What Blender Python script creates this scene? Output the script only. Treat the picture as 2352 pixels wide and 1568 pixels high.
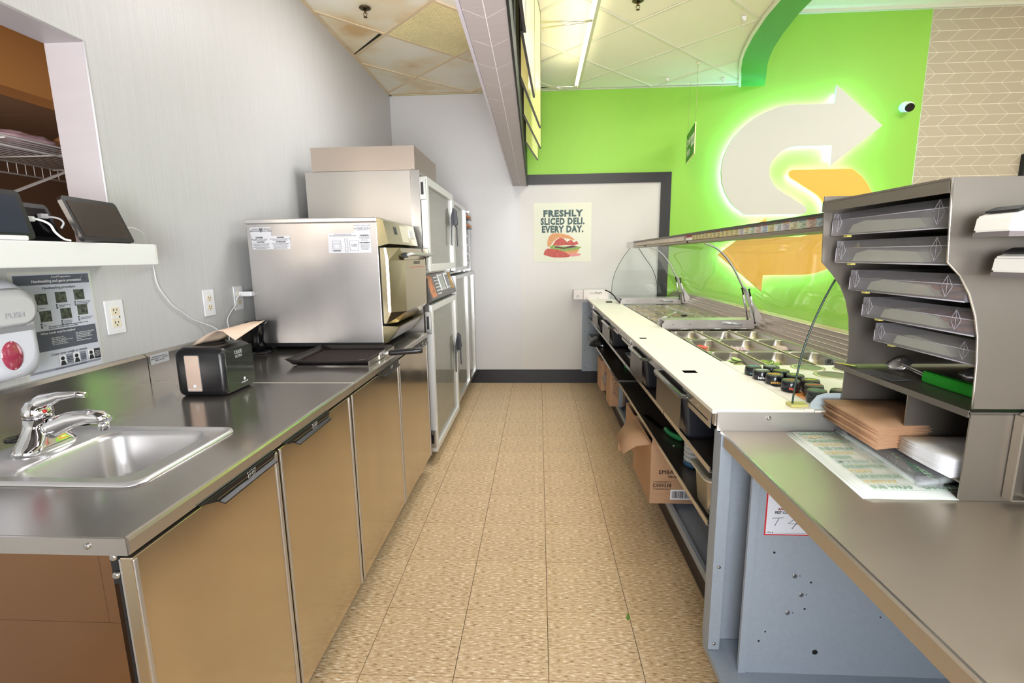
import bpy, bmesh, math, random
from mathutils import Matrix, Vector
random.seed(7)
for o in list(bpy.data.objects):
    bpy.data.objects.remove(o)
SC = bpy.context.scene
COL = SC.collection
PI = math.pi

# ---------------------------------------------------------------- camera
def make_camera():
    yaw, pitch, roll, f, h = 0.0561, 0.1731, -0.0132, 1120.1, 1.3266
    cam = bpy.data.cameras.new('camera')
    cam.sensor_fit = 'HORIZONTAL'
    cam.sensor_width = 36.0
    cam.lens = f / 2352 * 36.0
    cam.clip_start = 0.02
    o = bpy.data.objects.new('camera', cam)
    COL.objects.link(o)
    F = Vector((-math.sin(yaw) * math.cos(pitch), math.cos(yaw) * math.cos(pitch), -math.sin(pitch)))
    r = Vector((math.cos(yaw), math.sin(yaw), 0))
    u = r.cross(F)
    r2 = math.cos(roll) * r + math.sin(roll) * u
    u2 = -math.sin(roll) * r + math.cos(roll) * u
    M = Matrix(((r2.x, u2.x, -F.x, 0), (r2.y, u2.y, -F.y, 0), (r2.z, u2.z, -F.z, h), (0, 0, 0, 1)))
    o.matrix_world = M
    SC.camera = o
make_camera()

# ---------------------------------------------------------------- world, lights, exposure
W = bpy.data.worlds.new('world')
SC.world = W
W.use_nodes = True
W.node_tree.nodes['Background'].inputs[0].default_value = (0.95, 0.97, 1.0, 1)
W.node_tree.nodes['Background'].inputs[1].default_value = 2.05
SC.view_settings.view_transform = 'Standard'
SC.view_settings.look = 'None'
SC.view_settings.gamma = 1.0
SC.view_settings.use_curve_mapping = False
SC.view_settings.exposure = 0.0
SC.cycles.max_bounces = 9
SC.cycles.diffuse_bounces = 4
SC.cycles.glossy_bounces = 5
SC.cycles.transparent_max_bounces = 16
SC.cycles.caustics_reflective = False
SC.cycles.caustics_refractive = False
SC.cycles.sample_clamp_indirect = 8

def area(name, loc, target, sx, sy, power, color=(1, 1, 1), spread=180):
    l = bpy.data.lights.new(name, 'AREA')
    l.shape = 'RECTANGLE'
    l.size, l.size_y = sx, sy
    l.energy = power
    l.color = color
    l.spread = math.radians(spread)
    o = bpy.data.objects.new(name, l)
    COL.objects.link(o)
    o.location = loc
    d = Vector(target) - Vector(loc)
    o.rotation_euler = d.to_track_quat('-Z', 'Y').to_euler()
    return o
# the photographer's flash, just above and right of the lens
def point(name, loc, power, radius, color=(1, 1, 1)):
    l = bpy.data.lights.new(name, 'POINT')
    l.energy = power
    l.shadow_soft_size = radius
    l.color = color
    o = bpy.data.objects.new(name, l)
    COL.objects.link(o)
    o.location = loc
    return o
point('flash_light', (0.20, -0.12, 1.70), 3, 0.05, (1.0, 0.98, 0.98))
# added fill lights behind the camera, aimed up to brighten ceilings and far walls
area('fill_light', (0.15, -0.45, 1.55), (-0.5, 3.8, 2.6), 1.3, 0.9, 11, (0.98, 0.98, 1.0), 90)
area('fill_light', (0.10, -0.35, 0.95), (-0.6, 3.9, 2.885), 0.8, 0.6, 7, (0.98, 0.98, 1.0), 60)
area('fill_light', (0.0, -1.0, 1.2), (0.0, 2.0, 2.885), 1.0, 1.0, 68, (0.97, 0.98, 1.0))
# ceiling troffers over serving line and dining side, plus an added kitchen fill
area('overhead_light', (-0.45, 3.0, 2.84), (-0.45, 3.0, 0), 0.5, 0.6, 23, (0.98, 0.99, 1.0))  # added fill that brightens the far kitchen
area('overhead_light', (0.9, 1.3, 2.84), (0.9, 1.3, 0), 0.6, 1.8, 24, (1.0, 0.98, 0.97))
area('overhead_light', (0.75, 3.4, 2.84), (0.75, 3.4, 0), 0.5, 1.6, 13, (1.0, 0.98, 0.95))
area('dining_light', (3.6, 3.0, 3.45), (3.6, 3.4, 0), 1.6, 2.0, 100, (1.0, 0.985, 0.97))
area('back_room_light', (-1.75, 0.3, 1.6), (-3.0, 2.6, 2.2), 0.3, 0.3, 12, (1.0, 0.88, 0.76))
area('back_room_light', (-3.8, 2.4, 1.0), (-4.2, 3.9, 2.6), 0.4, 0.4, 14, (1.0, 0.86, 0.74))  # added uplight, brightens the back room ceiling

# ---------------------------------------------------------------- materials
def lin(c):
    if isinstance(c, (int, float)):
        c = (c, c, c)
    out = []
    for v in c[:3]:
        v = v / 255.0
        out.append(v / 12.92 if v <= 0.04045 else ((v + 0.055) / 1.055) ** 2.4)
    return (*out, 1)

MATS = {}
def mat(name, col=(200, 200, 200), rough=0.5, metal=0.0, noise=None, bump=None, emit=None, coat=0, spec=None,
        ramp=None, randval=0.0, rnoise=None, alpha=None):
    """noise=(sx,sy,sz,amount) value mottling; bump=(sx,sy,sz,strength); ramp=[(pos,col)..] with noise scale"""
    if name in MATS:
        return MATS[name]
    m = bpy.data.materials.new(name)
    m.use_nodes = True
    nt = m.node_tree
    N, L = nt.nodes, nt.links
    b = N['Principled BSDF']
    b.inputs['Base Color'].default_value = lin(col)
    b.inputs['Roughness'].default_value = rough
    b.inputs['Metallic'].default_value = metal
    if coat:
        b.inputs['Coat Weight'].default_value = coat
    if spec is not None:
        b.inputs['Specular IOR Level'].default_value = spec
    if emit:
        b.inputs['Emission Color'].default_value = lin(emit[0])
        b.inputs['Emission Strength'].default_value = emit[1]
    def nz(s, detail=3):
        tc = N.new('ShaderNodeTexCoord')
        mp = N.new('ShaderNodeMapping')
        mp.inputs['Scale'].default_value = s
        L.new(tc.outputs['Object'], mp.inputs['Vector'])
        n = N.new('ShaderNodeTexNoise')
        n.inputs['Scale'].default_value = 1.0
        n.inputs['Detail'].default_value = detail
        n.inputs['Roughness'].default_value = 0.45
        L.new(mp.outputs['Vector'], n.inputs['Vector'])
        return n
    last = None
    if ramp:
        n = nz(ramp[0], 4)
        cr = N.new('ShaderNodeValToRGB')
        els = cr.color_ramp.elements
        for i, (p, c) in enumerate(ramp[1]):
            e = els[i] if i < 2 else els.new(p)
            e.position = p
            e.color = lin(c)
        L.new(n.outputs['Fac'], cr.inputs['Fac'])
        last = cr.outputs['Color']
    if noise:
        n = nz(noise[:3])
        mr = N.new('ShaderNodeMapRange')
        mr.interpolation_type = 'SMOOTHERSTEP'
        mr.inputs['From Min'].default_value = 0.15
        mr.inputs['From Max'].default_value = 0.85
        mr.inputs['To Min'].default_value = 1 - noise[3]
        mr.inputs['To Max'].default_value = 1 + noise[3] * 0.4
        L.new(n.outputs['Fac'], mr.inputs['Value'])
        hs = N.new('ShaderNodeHueSaturation')
        hs.inputs['Color'].default_value = lin(col)
        if last:
            L.new(last, hs.inputs['Color'])
        L.new(mr.outputs['Result'], hs.inputs['Value'])
        last = hs.outputs['Color']
    if randval:
        oi = N.new('ShaderNodeObjectInfo')
        mr = N.new('ShaderNodeMapRange')
        mr.inputs['To Min'].default_value = 1 - randval
        mr.inputs['To Max'].default_value = 1 + randval
        L.new(oi.outputs['Random'], mr.inputs['Value'])
        hs = N.new('ShaderNodeHueSaturation')
        hs.inputs['Color'].default_value = lin(col)
        if last:
            L.new(last, hs.inputs['Color'])
        L.new(mr.outputs['Result'], hs.inputs['Value'])
        last = hs.outputs['Color']
    if last:
        L.new(last, b.inputs['Base Color'])
    if rnoise:
        n = nz(rnoise[:3])
        mr = N.new('ShaderNodeMapRange')
        mr.inputs['To Min'].default_value = max(0.02, rough - rnoise[3])
        mr.inputs['To Max'].default_value = rough + rnoise[3]
        L.new(n.outputs['Fac'], mr.inputs['Value'])
        L.new(mr.outputs['Result'], b.inputs['Roughness'])
    if bump:
        n = nz(bump[:3], 2)
        bp = N.new('ShaderNodeBump')
        bp.inputs['Strength'].default_value = bump[3]
        bp.inputs['Distance'].default_value = 0.004
        L.new(n.outputs['Fac'], bp.inputs['Height'])
        L.new(bp.outputs['Normal'], b.inputs['Normal'])
    if alpha is not None:
        b.inputs['Alpha'].default_value = alpha
    MATS[name] = m
    return m

def glass_mat(name, tint=(255, 255, 255), ior=1.45, rough=0.02, haze=0.0, hazecol=(255, 255, 255), refl=0.7):
    """thin sheet: transparent with fresnel reflection and an optional milky haze"""
    m = bpy.data.materials.new(name)
    m.use_nodes = True
    nt = m.node_tree
    N, L = nt.nodes, nt.links
    N.clear()
    out = N.new('ShaderNodeOutputMaterial')
    tr = N.new('ShaderNodeBsdfTransparent')
    tr.inputs[0].default_value = lin(tint)
    gl = N.new('ShaderNodeBsdfGlossy')
    gl.inputs['Roughness'].default_value = rough
    lw = N.new('ShaderNodeLayerWeight')
    lw.inputs['Blend'].default_value = 0.5
    pw = N.new('ShaderNodeMath')
    pw.operation = 'POWER'
    pw.inputs[1].default_value = 4.0
    L.new(lw.outputs['Facing'], pw.inputs[0])
    ma = N.new('ShaderNodeMath')
    ma.operation = 'MULTIPLY_ADD'
    ma.inputs[1].default_value = refl
    ma.inputs[2].default_value = 0.035 * (ior / 1.45)
    L.new(pw.outputs[0], ma.inputs[0])
    mx = N.new('ShaderNodeMixShader')
    L.new(ma.outputs[0], mx.inputs[0])
    base = tr.outputs[0]
    if haze:
        df = N.new('ShaderNodeBsdfDiffuse')
        df.inputs[0].default_value = lin(hazecol)
        mh = N.new('ShaderNodeMixShader')
        mh.inputs[0].default_value = haze
        L.new(tr.outputs[0], mh.inputs[1])
        L.new(df.outputs[0], mh.inputs[2])
        base = mh.outputs[0]
    L.new(base, mx.inputs[1])
    L.new(gl.outputs[0], mx.inputs[2])
    L.new(mx.outputs[0], out.inputs[0])
    MATS[name] = m
    return m

steel = mat('brushed_steel', (186, 181, 175), 0.20, 0.88, rnoise=(1.5, 1.5, 1.5, 0.03), noise=(2, 2, 2, 0.04))
steel_top = mat('worktop_steel', (172, 166, 158), 0.17, 0.86, rnoise=(6, 6, 6, 0.04), noise=(3, 3, 3, 0.05))
bench_steel = mat('bench_steel', (196, 184, 168), 0.34, 0.72, rnoise=(6, 6, 6, 0.03), noise=(3, 3, 3, 0.05))
steel_door = mat('door_steel', (204, 188, 162), 0.14, 0.92, rnoise=(5, 5, 5, 0.07), noise=(4, 9, 2, 0.06))
steel_satin = mat('satin_steel', (200, 197, 194), 0.35, 0.85, rnoise=(2, 2, 2, 0.03), noise=(3, 3, 3, 0.05))
steel_rack = mat('rack_steel', (150, 142, 133), 0.42, 0.85, noise=(3, 3, 3, 0.04))
steel_pan = mat('pan_steel', (184, 178, 168), 0.28, 0.9)
alu = mat('aluminium_frame', (214, 214, 212), 0.30, 1.0)
alu_white = mat('white_aluminium', (226, 226, 224), 0.35, 0.3)
chrome = mat('chrome', (235, 235, 238), 0.05, 1.0)
chrome_dark = mat('dark_metal', (70, 70, 72), 0.3, 0.9)
black = mat('black_plastic', (26, 25, 27), 0.32, bump=(120, 120, 120, 0.05))
black_gloss = mat('gloss_black_plastic', (20, 20, 24), 0.12)
black_matte = mat('matte_black', (24, 23, 24), 0.6)
rubber = mat('rubber', (28, 28, 30), 0.55)
white_plastic = mat('white_plastic', (240, 240, 242), 0.3)
ivory = mat('ivory_plastic', (240, 230, 205), 0.35)
white_paint = mat('white_paint', (238, 238, 236), 0.35)
grey_blue = mat('blue_grey_paint', (156, 166, 178), 0.5, noise=(90, 90, 90, 0.05), bump=(300, 300, 300, 0.05))
paper_white = mat('white_paper', (246, 246, 250), 0.7)
ink = mat('black_ink', (24, 24, 26), 0.6)
ink_grey = mat('grey_ink', (96, 98, 104), 0.6)
ink_white = mat('white_ink', (240, 240, 240), 0.6)
dark_shadow = mat('dark_cavity', (12, 12, 12), 0.8)
screw_m = mat('screw_metal', (200, 198, 195), 0.25, 1.0)
kraft = mat('kraft_paper', (187, 146, 112), 0.75, noise=(20, 20, 20, 0.06))
card = mat('cardboard', (192, 152, 118), 0.75, noise=(8, 60, 60, 0.06))
green_plastic = mat('green_plastic', (40, 168, 44), 0.25)
green_dark = mat('dark_green_plastic', (20, 128, 70), 0.3)
glass = glass_mat('clear_glass', (251, 253, 252), 1.42)
glass_door = glass_mat('door_glass', (228, 230, 224), 1.5, 0.03, 0.30, (222, 218, 205))  # haze paints the reflected pale wall into the glass
acrylic = glass_mat('clear_acrylic', (242, 242, 244), 1.45, 0.06, 0.16, (225, 222, 228))
lid_clear = glass_mat('clear_lid', (244, 242, 236), 1.45, 0.12, 0.12, (236, 230, 215), 0.30)
glass_edge = mat('glass_edge', (38, 60, 52), 0.25)
cutting_board = mat('cutting_board', (247, 243, 229), 0.42, noise=(6, 6, 6, 0.03))

# ---------------------------------------------------------------- mesh helpers
def V3(p):
    return Vector(p)

def smooth_path(pts, n=4):
    """Catmull-Rom smoothing of a polyline"""
    out = []
    Q = [tuple(p) for p in pts]
    for i in range(len(Q) - 1):
        p0, p1, p2, p3 = Q[max(i - 1, 0)], Q[i], Q[i + 1], Q[min(i + 2, len(Q) - 1)]
        for k in range(n):
            t = k / n
            out.append(tuple(0.5 * (2 * b + (c - a) * t + (2 * a - 5 * b + 4 * c - d) * t * t + (3 * b - a - 3 * c + d) * t ** 3) for a, b, c, d in zip(p0, p1, p2, p3)))
    out.append(Q[-1])
    return out

class MB:
    def __init__(s):
        s.bm = bmesh.new()
        s.mats = []
        s.cur = 0
    def use(s, m):
        if m not in s.mats:
            s.mats.append(m)
        s.cur = s.mats.index(m)
        return s
    def face(s, pts):
        vs = [s.bm.verts.new(p) for p in pts]
        try:
            f = s.bm.faces.new(vs)
            f.material_index = s.cur
            return f
        except ValueError:
            return None
    def box(s, x0, x1, y0, y1, z0, z1, bev=0.0, M=None):
        bm = s.bm
        vs = [bm.verts.new((x, y, z)) for x in (x0, x1) for y in (y0, y1) for z in (z0, z1)]
        idx = [(0, 1, 3, 2), (4, 6, 7, 5), (0, 4, 5, 1), (2, 3, 7, 6), (0, 2, 6, 4), (1, 5, 7, 3)]
        fs = []
        for q in idx:
            f = bm.faces.new([vs[i] for i in q])
            f.material_index = s.cur
            fs.append(f)
        if bev > 0:
            es = list({e for f in fs for e in f.edges})
            r = bmesh.ops.bevel(bm, geom=es, offset=bev, segments=2, affect='EDGES', profile=0.5)
            for f in r['faces']:
                f.material_index = s.cur
            if M is not None:
                bmesh.ops.transform(bm, matrix=M, verts=list({v for f in bm.faces for v in f.verts if f in set(r['faces'])}))
        elif M is not None:
            bmesh.ops.transform(bm, matrix=M, verts=vs)
        return s
    def prism(s, pts, d):
        """pts: 3D polygon, d: extrusion vector"""
        d = Vector(d)
        a = [s.bm.verts.new(p) for p in pts]
        b = [s.bm.verts.new(Vector(p) + d) for p in pts]
        n = len(pts)
        fs = [s.bm.faces.new(a[::-1]), s.bm.faces.new(b)]
        for i in range(n):
            fs.append(s.bm.faces.new((a[i], a[(i + 1) % n], b[(i + 1) % n], b[i])))
        for f in fs:
            f.material_index = s.cur
        return s
    def tube(s, pts, r, seg=8, caps=True, taper=None):
        pts = [Vector(p) for p in pts]
        n = len(pts)
        loops = []
        up0 = None
        for i, p in enumerate(pts):
            if i == 0:
                t = pts[1] - pts[0]
            elif i == n - 1:
                t = pts[-1] - pts[-2]
            else:
                t = (pts[i + 1] - pts[i]).normalized() + (pts[i] - pts[i - 1]).normalized()
            t.normalize()
            if up0 is None:
                up0 = Vector((0, 0, 1)) if abs(t.z) < 0.9 else Vector((0, 1, 0))
            a = t.cross(up0)
            if a.length < 1e-4:
                a = t.cross(Vector((1, 0, 0)))
            a.normalize()
            b = a.cross(t).normalized()
            up0 = b
            rr = r if taper is None else taper[i]
            loops.append([s.bm.verts.new(p + rr * (math.cos(2 * PI * k / seg) * a + math.sin(2 * PI * k / seg) * b)) for k in range(seg)])
        for i in range(n - 1):
            for k in range(seg):
                f = s.bm.faces.new((loops[i][k], loops[i][(k + 1) % seg], loops[i + 1][(k + 1) % seg], loops[i + 1][k]))
                f.material_index = s.cur
                f.smooth = True
        if caps:
            for lp in (loops[0][::-1], loops[-1]):
                f = s.bm.faces.new(lp)
                f.material_index = s.cur
        return s
    def cyl(s, p0, p1, r, seg=16):
        return s.tube([p0, p1], r, seg)
    def lathe(s, prof, c=(0, 0, 0), seg=24, axis='z', cap0=True, cap1=True, sx=1.0, sy=1.0):
        """prof: [(r, h)...] around an axis through c"""
        loops = []
        for r, h in prof:
            lp = []
            for k in range(seg):
                a = 2 * PI * k / seg
                u, v = r * math.cos(a) * sx, r * math.sin(a) * sy
                p = {'z': (u, v, h), 'x': (h, u, v), 'y': (v, h, u)}[axis]
                lp.append(s.bm.verts.new((c[0] + p[0], c[1] + p[1], c[2] + p[2])))
            loops.append(lp)
        for i in range(len(loops) - 1):
            for k in range(seg):
                f = s.bm.faces.new((loops[i][k], loops[i][(k + 1) % seg], loops[i + 1][(k + 1) % seg], loops[i + 1][k]))
                f.smooth = True
                f.material_index = s.cur
        if cap0:
            s.bm.faces.new(loops[0][::-1]).material_index = s.cur
        if cap1:
            s.bm.faces.new(loops[-1]).material_index = s.cur
        return s
    def rr(s, levels, seg=4, cap0=True, cap1=True, smooth=True):
        """loft of rounded rectangles: (cx, cy, hx, hy, rad, z)"""
        loops = []
        for cx, cy, hx, hy, rad, z in levels:
            lp = []
            rad = max(1e-4, min(rad, hx - 1e-4, hy - 1e-4))
            for q, (sx, sy) in enumerate(((1, 1), (-1, 1), (-1, -1), (1, -1))):
                for k in range(seg + 1):
                    a = PI / 2 * q + PI / 2 * k / seg
                    lp.append(s.bm.verts.new((cx + sx * (hx - rad) + rad * math.cos(a), cy + sy * (hy - rad) + rad * math.sin(a), z)))
            loops.append(lp)
        n = len(loops[0])
        for i in range(len(loops) - 1):
            for k in range(n):
                f = s.bm.faces.new((loops[i][k], loops[i][(k + 1) % n], loops[i + 1][(k + 1) % n], loops[i + 1][k]))
                f.material_index = s.cur
                f.smooth = smooth
        if cap0:
            s.bm.faces.new(loops[0][::-1]).material_index = s.cur
        if cap1:
            s.bm.faces.new(loops[-1]).material_index = s.cur
        return s
    def sheet(s, rows, thick=0.0):
        """grid surface of 3D points, optional thickness along the normal"""
        g = [[s.bm.verts.new(p) for p in r] for r in rows]
        fs = []
        for i in range(len(g) - 1):
            for j in range(len(g[0]) - 1):
                f = s.bm.faces.new((g[i][j], g[i][j + 1], g[i + 1][j + 1], g[i + 1][j]))
                f.smooth = True
                f.material_index = s.cur
                fs.append(f)
        if thick:
            bmesh.ops.recalc_face_normals(s.bm, faces=fs)
            r = bmesh.ops.solidify(s.bm, geom=fs, thickness=thick)
            for e in r['geom']:
                if isinstance(e, bmesh.types.BMFace):
                    e.material_index = s.cur
        return s
    def blob(s, c, r, sub=2, jit=0.0, sc=(1, 1, 1)):
        r_ = bmesh.ops.create_icosphere(s.bm, subdivisions=sub, radius=1.0)
        rnd = random.Random(int(abs(c[0] * 977 + c[1] * 331 + c[2] * 71) * 1000))
        for v in r_['verts']:
            k = 1 + jit * (rnd.random() - 0.5)
            v.co = Vector((c[0] + v.co.x * r * sc[0] * k, c[1] + v.co.y * r * sc[1] * k, c[2] + v.co.z * r * sc[2] * k))
            for f in v.link_faces:
                f.material_index = s.cur
                f.smooth = True
        return s

def pmat(parent):
    M = Matrix.Identity(4)
    chain = []
    while parent is not None:
        chain.append(parent)
        parent = parent.parent
    for o in reversed(chain):
        M = M @ Matrix.LocRotScale(o.location, o.rotation_euler, o.scale)
    return M

def obj(name, mb, m=None, parent=None, world=True, label=None, kind=None, recalc=True):
    bm = mb.bm
    if recalc:
        bmesh.ops.recalc_face_normals(bm, faces=bm.faces)
    if parent is not None and world:
        bmesh.ops.transform(bm, matrix=pmat(parent).inverted(), verts=bm.verts)
    me = bpy.data.meshes.new(name)
    bm.to_mesh(me)
    bm.free()
    if mb.mats:
        for mm in mb.mats:
            me.materials.append(mm)
    elif m is not None:
        me.materials.append(m)
    o = bpy.data.objects.new(name, me)
    COL.objects.link(o)
    if parent is not None:
        o.parent = parent
    if label:
        o['label'] = label
    if kind:
        o['kind'] = kind
    return o

def thing(name, label, cat, loc=(0, 0, 0), rot=(0, 0, 0), group=None):
    o = bpy.data.objects.new(name, None)
    o.empty_display_size = 0.05
    COL.objects.link(o)
    o.location = loc
    o.rotation_euler = rot
    o['label'] = label
    o['category'] = cat
    if group:
        o['group'] = group
    return o

def tag(o, label, cat, group=None):
    o['label'] = label
    o['category'] = cat
    if group:
        o['group'] = group
    return o

def dup(root, loc, rot=None, label=None, group=None):
    r = root.copy()
    COL.objects.link(r)
    r.location = loc
    if rot is not None:
        r.rotation_euler = rot
    if label:
        r['label'] = label
    if group:
        r['group'] = group
    for ch in list(root.children):
        c = ch.copy()
        COL.objects.link(c)
        c.parent = r
        for g in list(ch.children):
            d = g.copy()
            COL.objects.link(d)
            d.parent = c
    return r

def text(body, size, m, parent, origin, right, up, align='CENTER', bold=0.0, cs=1.0, name='lettering', depth=0.0006, world=True, sx=1.0, lsp=1.0, label=None):
    cu = bpy.data.curves.new('t', 'FONT')
    cu.body = body
    cu.size = size
    cu.align_x = align
    cu.align_y = 'CENTER'
    cu.offset = bold
    cu.space_character = cs
    cu.extrude = depth / 2
    cu.resolution_u = 2
    cu.space_line = lsp
    to = bpy.data.objects.new('t', cu)
    COL.objects.link(to)
    bpy.context.view_layer.update()
    me = bpy.data.meshes.new_from_object(to.evaluated_get(bpy.context.evaluated_depsgraph_get()))
    bpy.data.objects.remove(to)
    bpy.data.curves.remove(cu)
    r = Vector(right).normalized()
    u = Vector(up).normalized()
    n = r.cross(u)
    o_ = Vector(origin)
    M = Matrix(((r.x * sx, u.x, n.x, o_.x), (r.y * sx, u.y, n.y, o_.y), (r.z * sx, u.z, n.z, o_.z), (0, 0, 0, 1)))
    if parent is not None and world:
        M = pmat(parent).inverted() @ M
    me.transform(M)
    me.materials.clear()
    me.materials.append(m)
    o = bpy.data.objects.new(name, me)
    COL.objects.link(o)
    if parent is not None:
        o.parent = parent
    if label:
        o['label'] = label
    return o

def clip(poly, a, b, c):
    """keep the part of a 2D polygon with a*x+b*y<=c"""
    out = []
    n = len(poly)
    for i in range(n):
        p, q = poly[i], poly[(i + 1) % n]
        dp, dq = a * p[0] + b * p[1] - c, a * q[0] + b * q[1] - c
        if dp <= 0:
            out.append(p)
        if dp * dq < 0:
            t = dp / (dp - dq)
            out.append((p[0] + (q[0] - p[0]) * t, p[1] + (q[1] - p[1]) * t))
    return out

def parea(poly):
    return 0.5 * abs(sum(poly[i][0] * poly[(i + 1) % len(poly)][1] - poly[(i + 1) % len(poly)][0] * poly[i][1] for i in range(len(poly)))) if len(poly) > 2 else 0

def instance(name, me, parent, loc, rot=(0, 0, 0), label=None):
    o = bpy.data.objects.new(name, me)
    COL.objects.link(o)
    o.parent = parent
    o.location = loc
    o.rotation_euler = rot
    if label:
        o['label'] = label
    return o
# ================================================================ SETTING
D = 5.045      # back wall
WX = -1.45     # left wall
CZ = 2.885     # low ceiling
HZ = 3.50      # high ceiling of the dining side

def struct(name, mb, m=None, parent=None):
    o = obj(name, mb, m, parent)
    if parent is None:
        o['kind'] = 'structure'
    return o

# ---- floor
grout = mat('floor_joint', (58, 46, 36), 0.8)
tile_m = mat('vinyl_tile', (200, 168, 126), 0.36, ramp=((44, 190, 1), [(0.33, (156, 124, 88)), (0.42, (206, 174, 132)), (0.57, (216, 186, 146)), (0.65, (244, 228, 202))]),
             noise=(3.0, 3.0, 1, 0.08), randval=0.02, bump=(30, 120, 1, 0.04))
far_floor_m = mat('vinyl_floor_plain', (196, 163, 121), 0.4, ramp=((44, 190, 1), [(0.33, (156, 124, 88)), (0.42, (206, 174, 132)), (0.57, (216, 186, 146)), (0.65, (244, 228, 202))]))
mb = MB().use(grout).box(-1.6, 6.5, -2.6, 5.2, -0.12, -0.0032)
mb.use(far_floor_m).box(-1.45, -0.9045, -2.6, 5.045, -0.0032, -0.0005).box(1.2500, 6.5, -2.6, 5.045, -0.0032, -0.0005)
mb.box(-0.9045, 1.25, -2.6, 0.732 - 0.3048 * 2, -0.0032, -0.0005)
floor = struct('floor', mb)
T = 0.3048
x0, y0 = 0.0275, 2.256
t_me = None
for c in range(-4, 5):
    for r in range(-7, 10):
        ax, ay = x0 + T * (c), y0 + T * r
        if ax < -0.95 or ax > 1.1:
            continue
        top = min(ay + T, D)
        if top - ay < 0.02:
            continue
        if top - ay < T - 1e-3:
            b = MB().box(0.0011, T - 0.0011, 0.0007, top - ay - 0.0007, -0.003, 0)
            o = obj('floor_tile', b, tile_m, floor, world=False)
            o.location = (ax, ay, 0)
            continue
        if t_me is None:
            b = MB().box(0.0011, T - 0.0011, 0.0007, T - 0.0007, -0.003, 0)
            o = obj('floor_tile', b, tile_m, floor, world=False)
            t_me = o.data
            o.location = (ax, ay, 0)
        else:
            instance('floor_tile', t_me, floor, (ax, ay, 0))

# ---- left wall with the pass-through opening
wallpaper = mat('ribbed_wallpaper', (203, 203, 201), 0.42, noise=(3, 260, 4.0, 0.06), bump=(3, 420, 5, 0.12))
wall_plain = mat('grey_wall_paint', (209, 208, 209), 0.38, noise=(60, 60, 60, 0.02))
jamb_m = mat('jamb_paint', (186, 181, 186), 0.45, noise=(3, 3, 30, 0.03))
OY0, OY1, OZ0, OZ1 = 0.15, 1.622, 1.335, 2.020
mb = MB()
mb.box(WX - 0.13, WX, OY1, 5.2, 0, 3.6)
mb.box(WX - 0.13, WX, -2.6, OY0, 0, 3.6)
mb.box(WX - 0.13, WX, OY0, OY1, OZ1, 3.6)
mb.box(WX - 0.13, WX, OY0, OY1, 0, OZ0)
wall_left = struct('wall_left', mb, wallpaper)
mb = MB()
mb.box(WX - 0.128, WX + 0.0015, OY1 - 0.004, OY1 + 0.001, OZ0, OZ1)
mb.box(WX - 0.128, WX + 0.0015, OY0, OY1, OZ1 - 0.004, OZ1 + 0.001)
mb.box(WX - 0.128, WX + 0.0015, OY0, OY1, OZ0 - 0.001, OZ0 + 0.004)
obj('jamb_lining', mb, jamb_m, wall_left)
mb = MB().use(mat('corner_bead', (226, 226, 230), 0.4))
mb.tube([(WX + 0.001, OY1, OZ0), (WX + 0.001, OY1, OZ1)], 0.004, 6)
mb.tube([(WX + 0.001, OY0, OZ1), (WX + 0.001, OY1, OZ1)], 0.003, 6)
obj('corner_bead', mb, None, wall_left)

# ---- back wall
lime = mat('lime_green_paint', (150, 206, 72), 0.5, noise=(3, 3, 0.8, 0.03), bump=(14, 14, 40, 0.04))
panel_m = mat('glossy_wall_panel', (214, 211, 208), 0.36, noise=(1.5, 1.5, 1.5, 0.02), spec=0.35)
wall_back = struct('wall_back', MB().use(lime).box(WX - 0.13, 6.6, D, D + 0.15, 0, 3.7))
obj('grey_wall_panel', MB().box(WX, -0.18, D - 0.006, D - 0.0005, 0, CZ - 0.004), wall_plain, wall_back)
obj('white_wall_panel', MB().box(-0.18, 1.196, D - 0.006, D - 0.0005, 0, 2.026), panel_m, wall_back)
frame_m = mat('black_trim', (44, 42, 44), 0.38)
mb = MB()
mb.prism([(-0.13, D - 0.022, 2.020), (1.196, D - 0.022, 2.020), (1.294, D - 0.022, 2.114), (-0.13, D - 0.022, 2.114)], (0, 0.0215, 0))
top_trim = struct('trim_1', mb, frame_m)
mb = MB()
mb.prism([(1.196, D - 0.022, 0.3), (1.294, D - 0.022, 0.3), (1.294, D - 0.022, 2.1135), (1.196, D - 0.022, 2.0195)], (0, 0.0215, 0))
struct('trim_2', mb, frame_m)
base_m = mat('black_skirting', (30, 31, 36), 0.35)
mb = MB().box(WX + 0.02, 0.64, D - 0.018, D - 0.0065, 0, 0.128).box(WX + 0.02, 0.64, D - 0.013, D - 0.0065, 0.128, 0.143)
struct('baseboard_back', mb, base_m)

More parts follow.
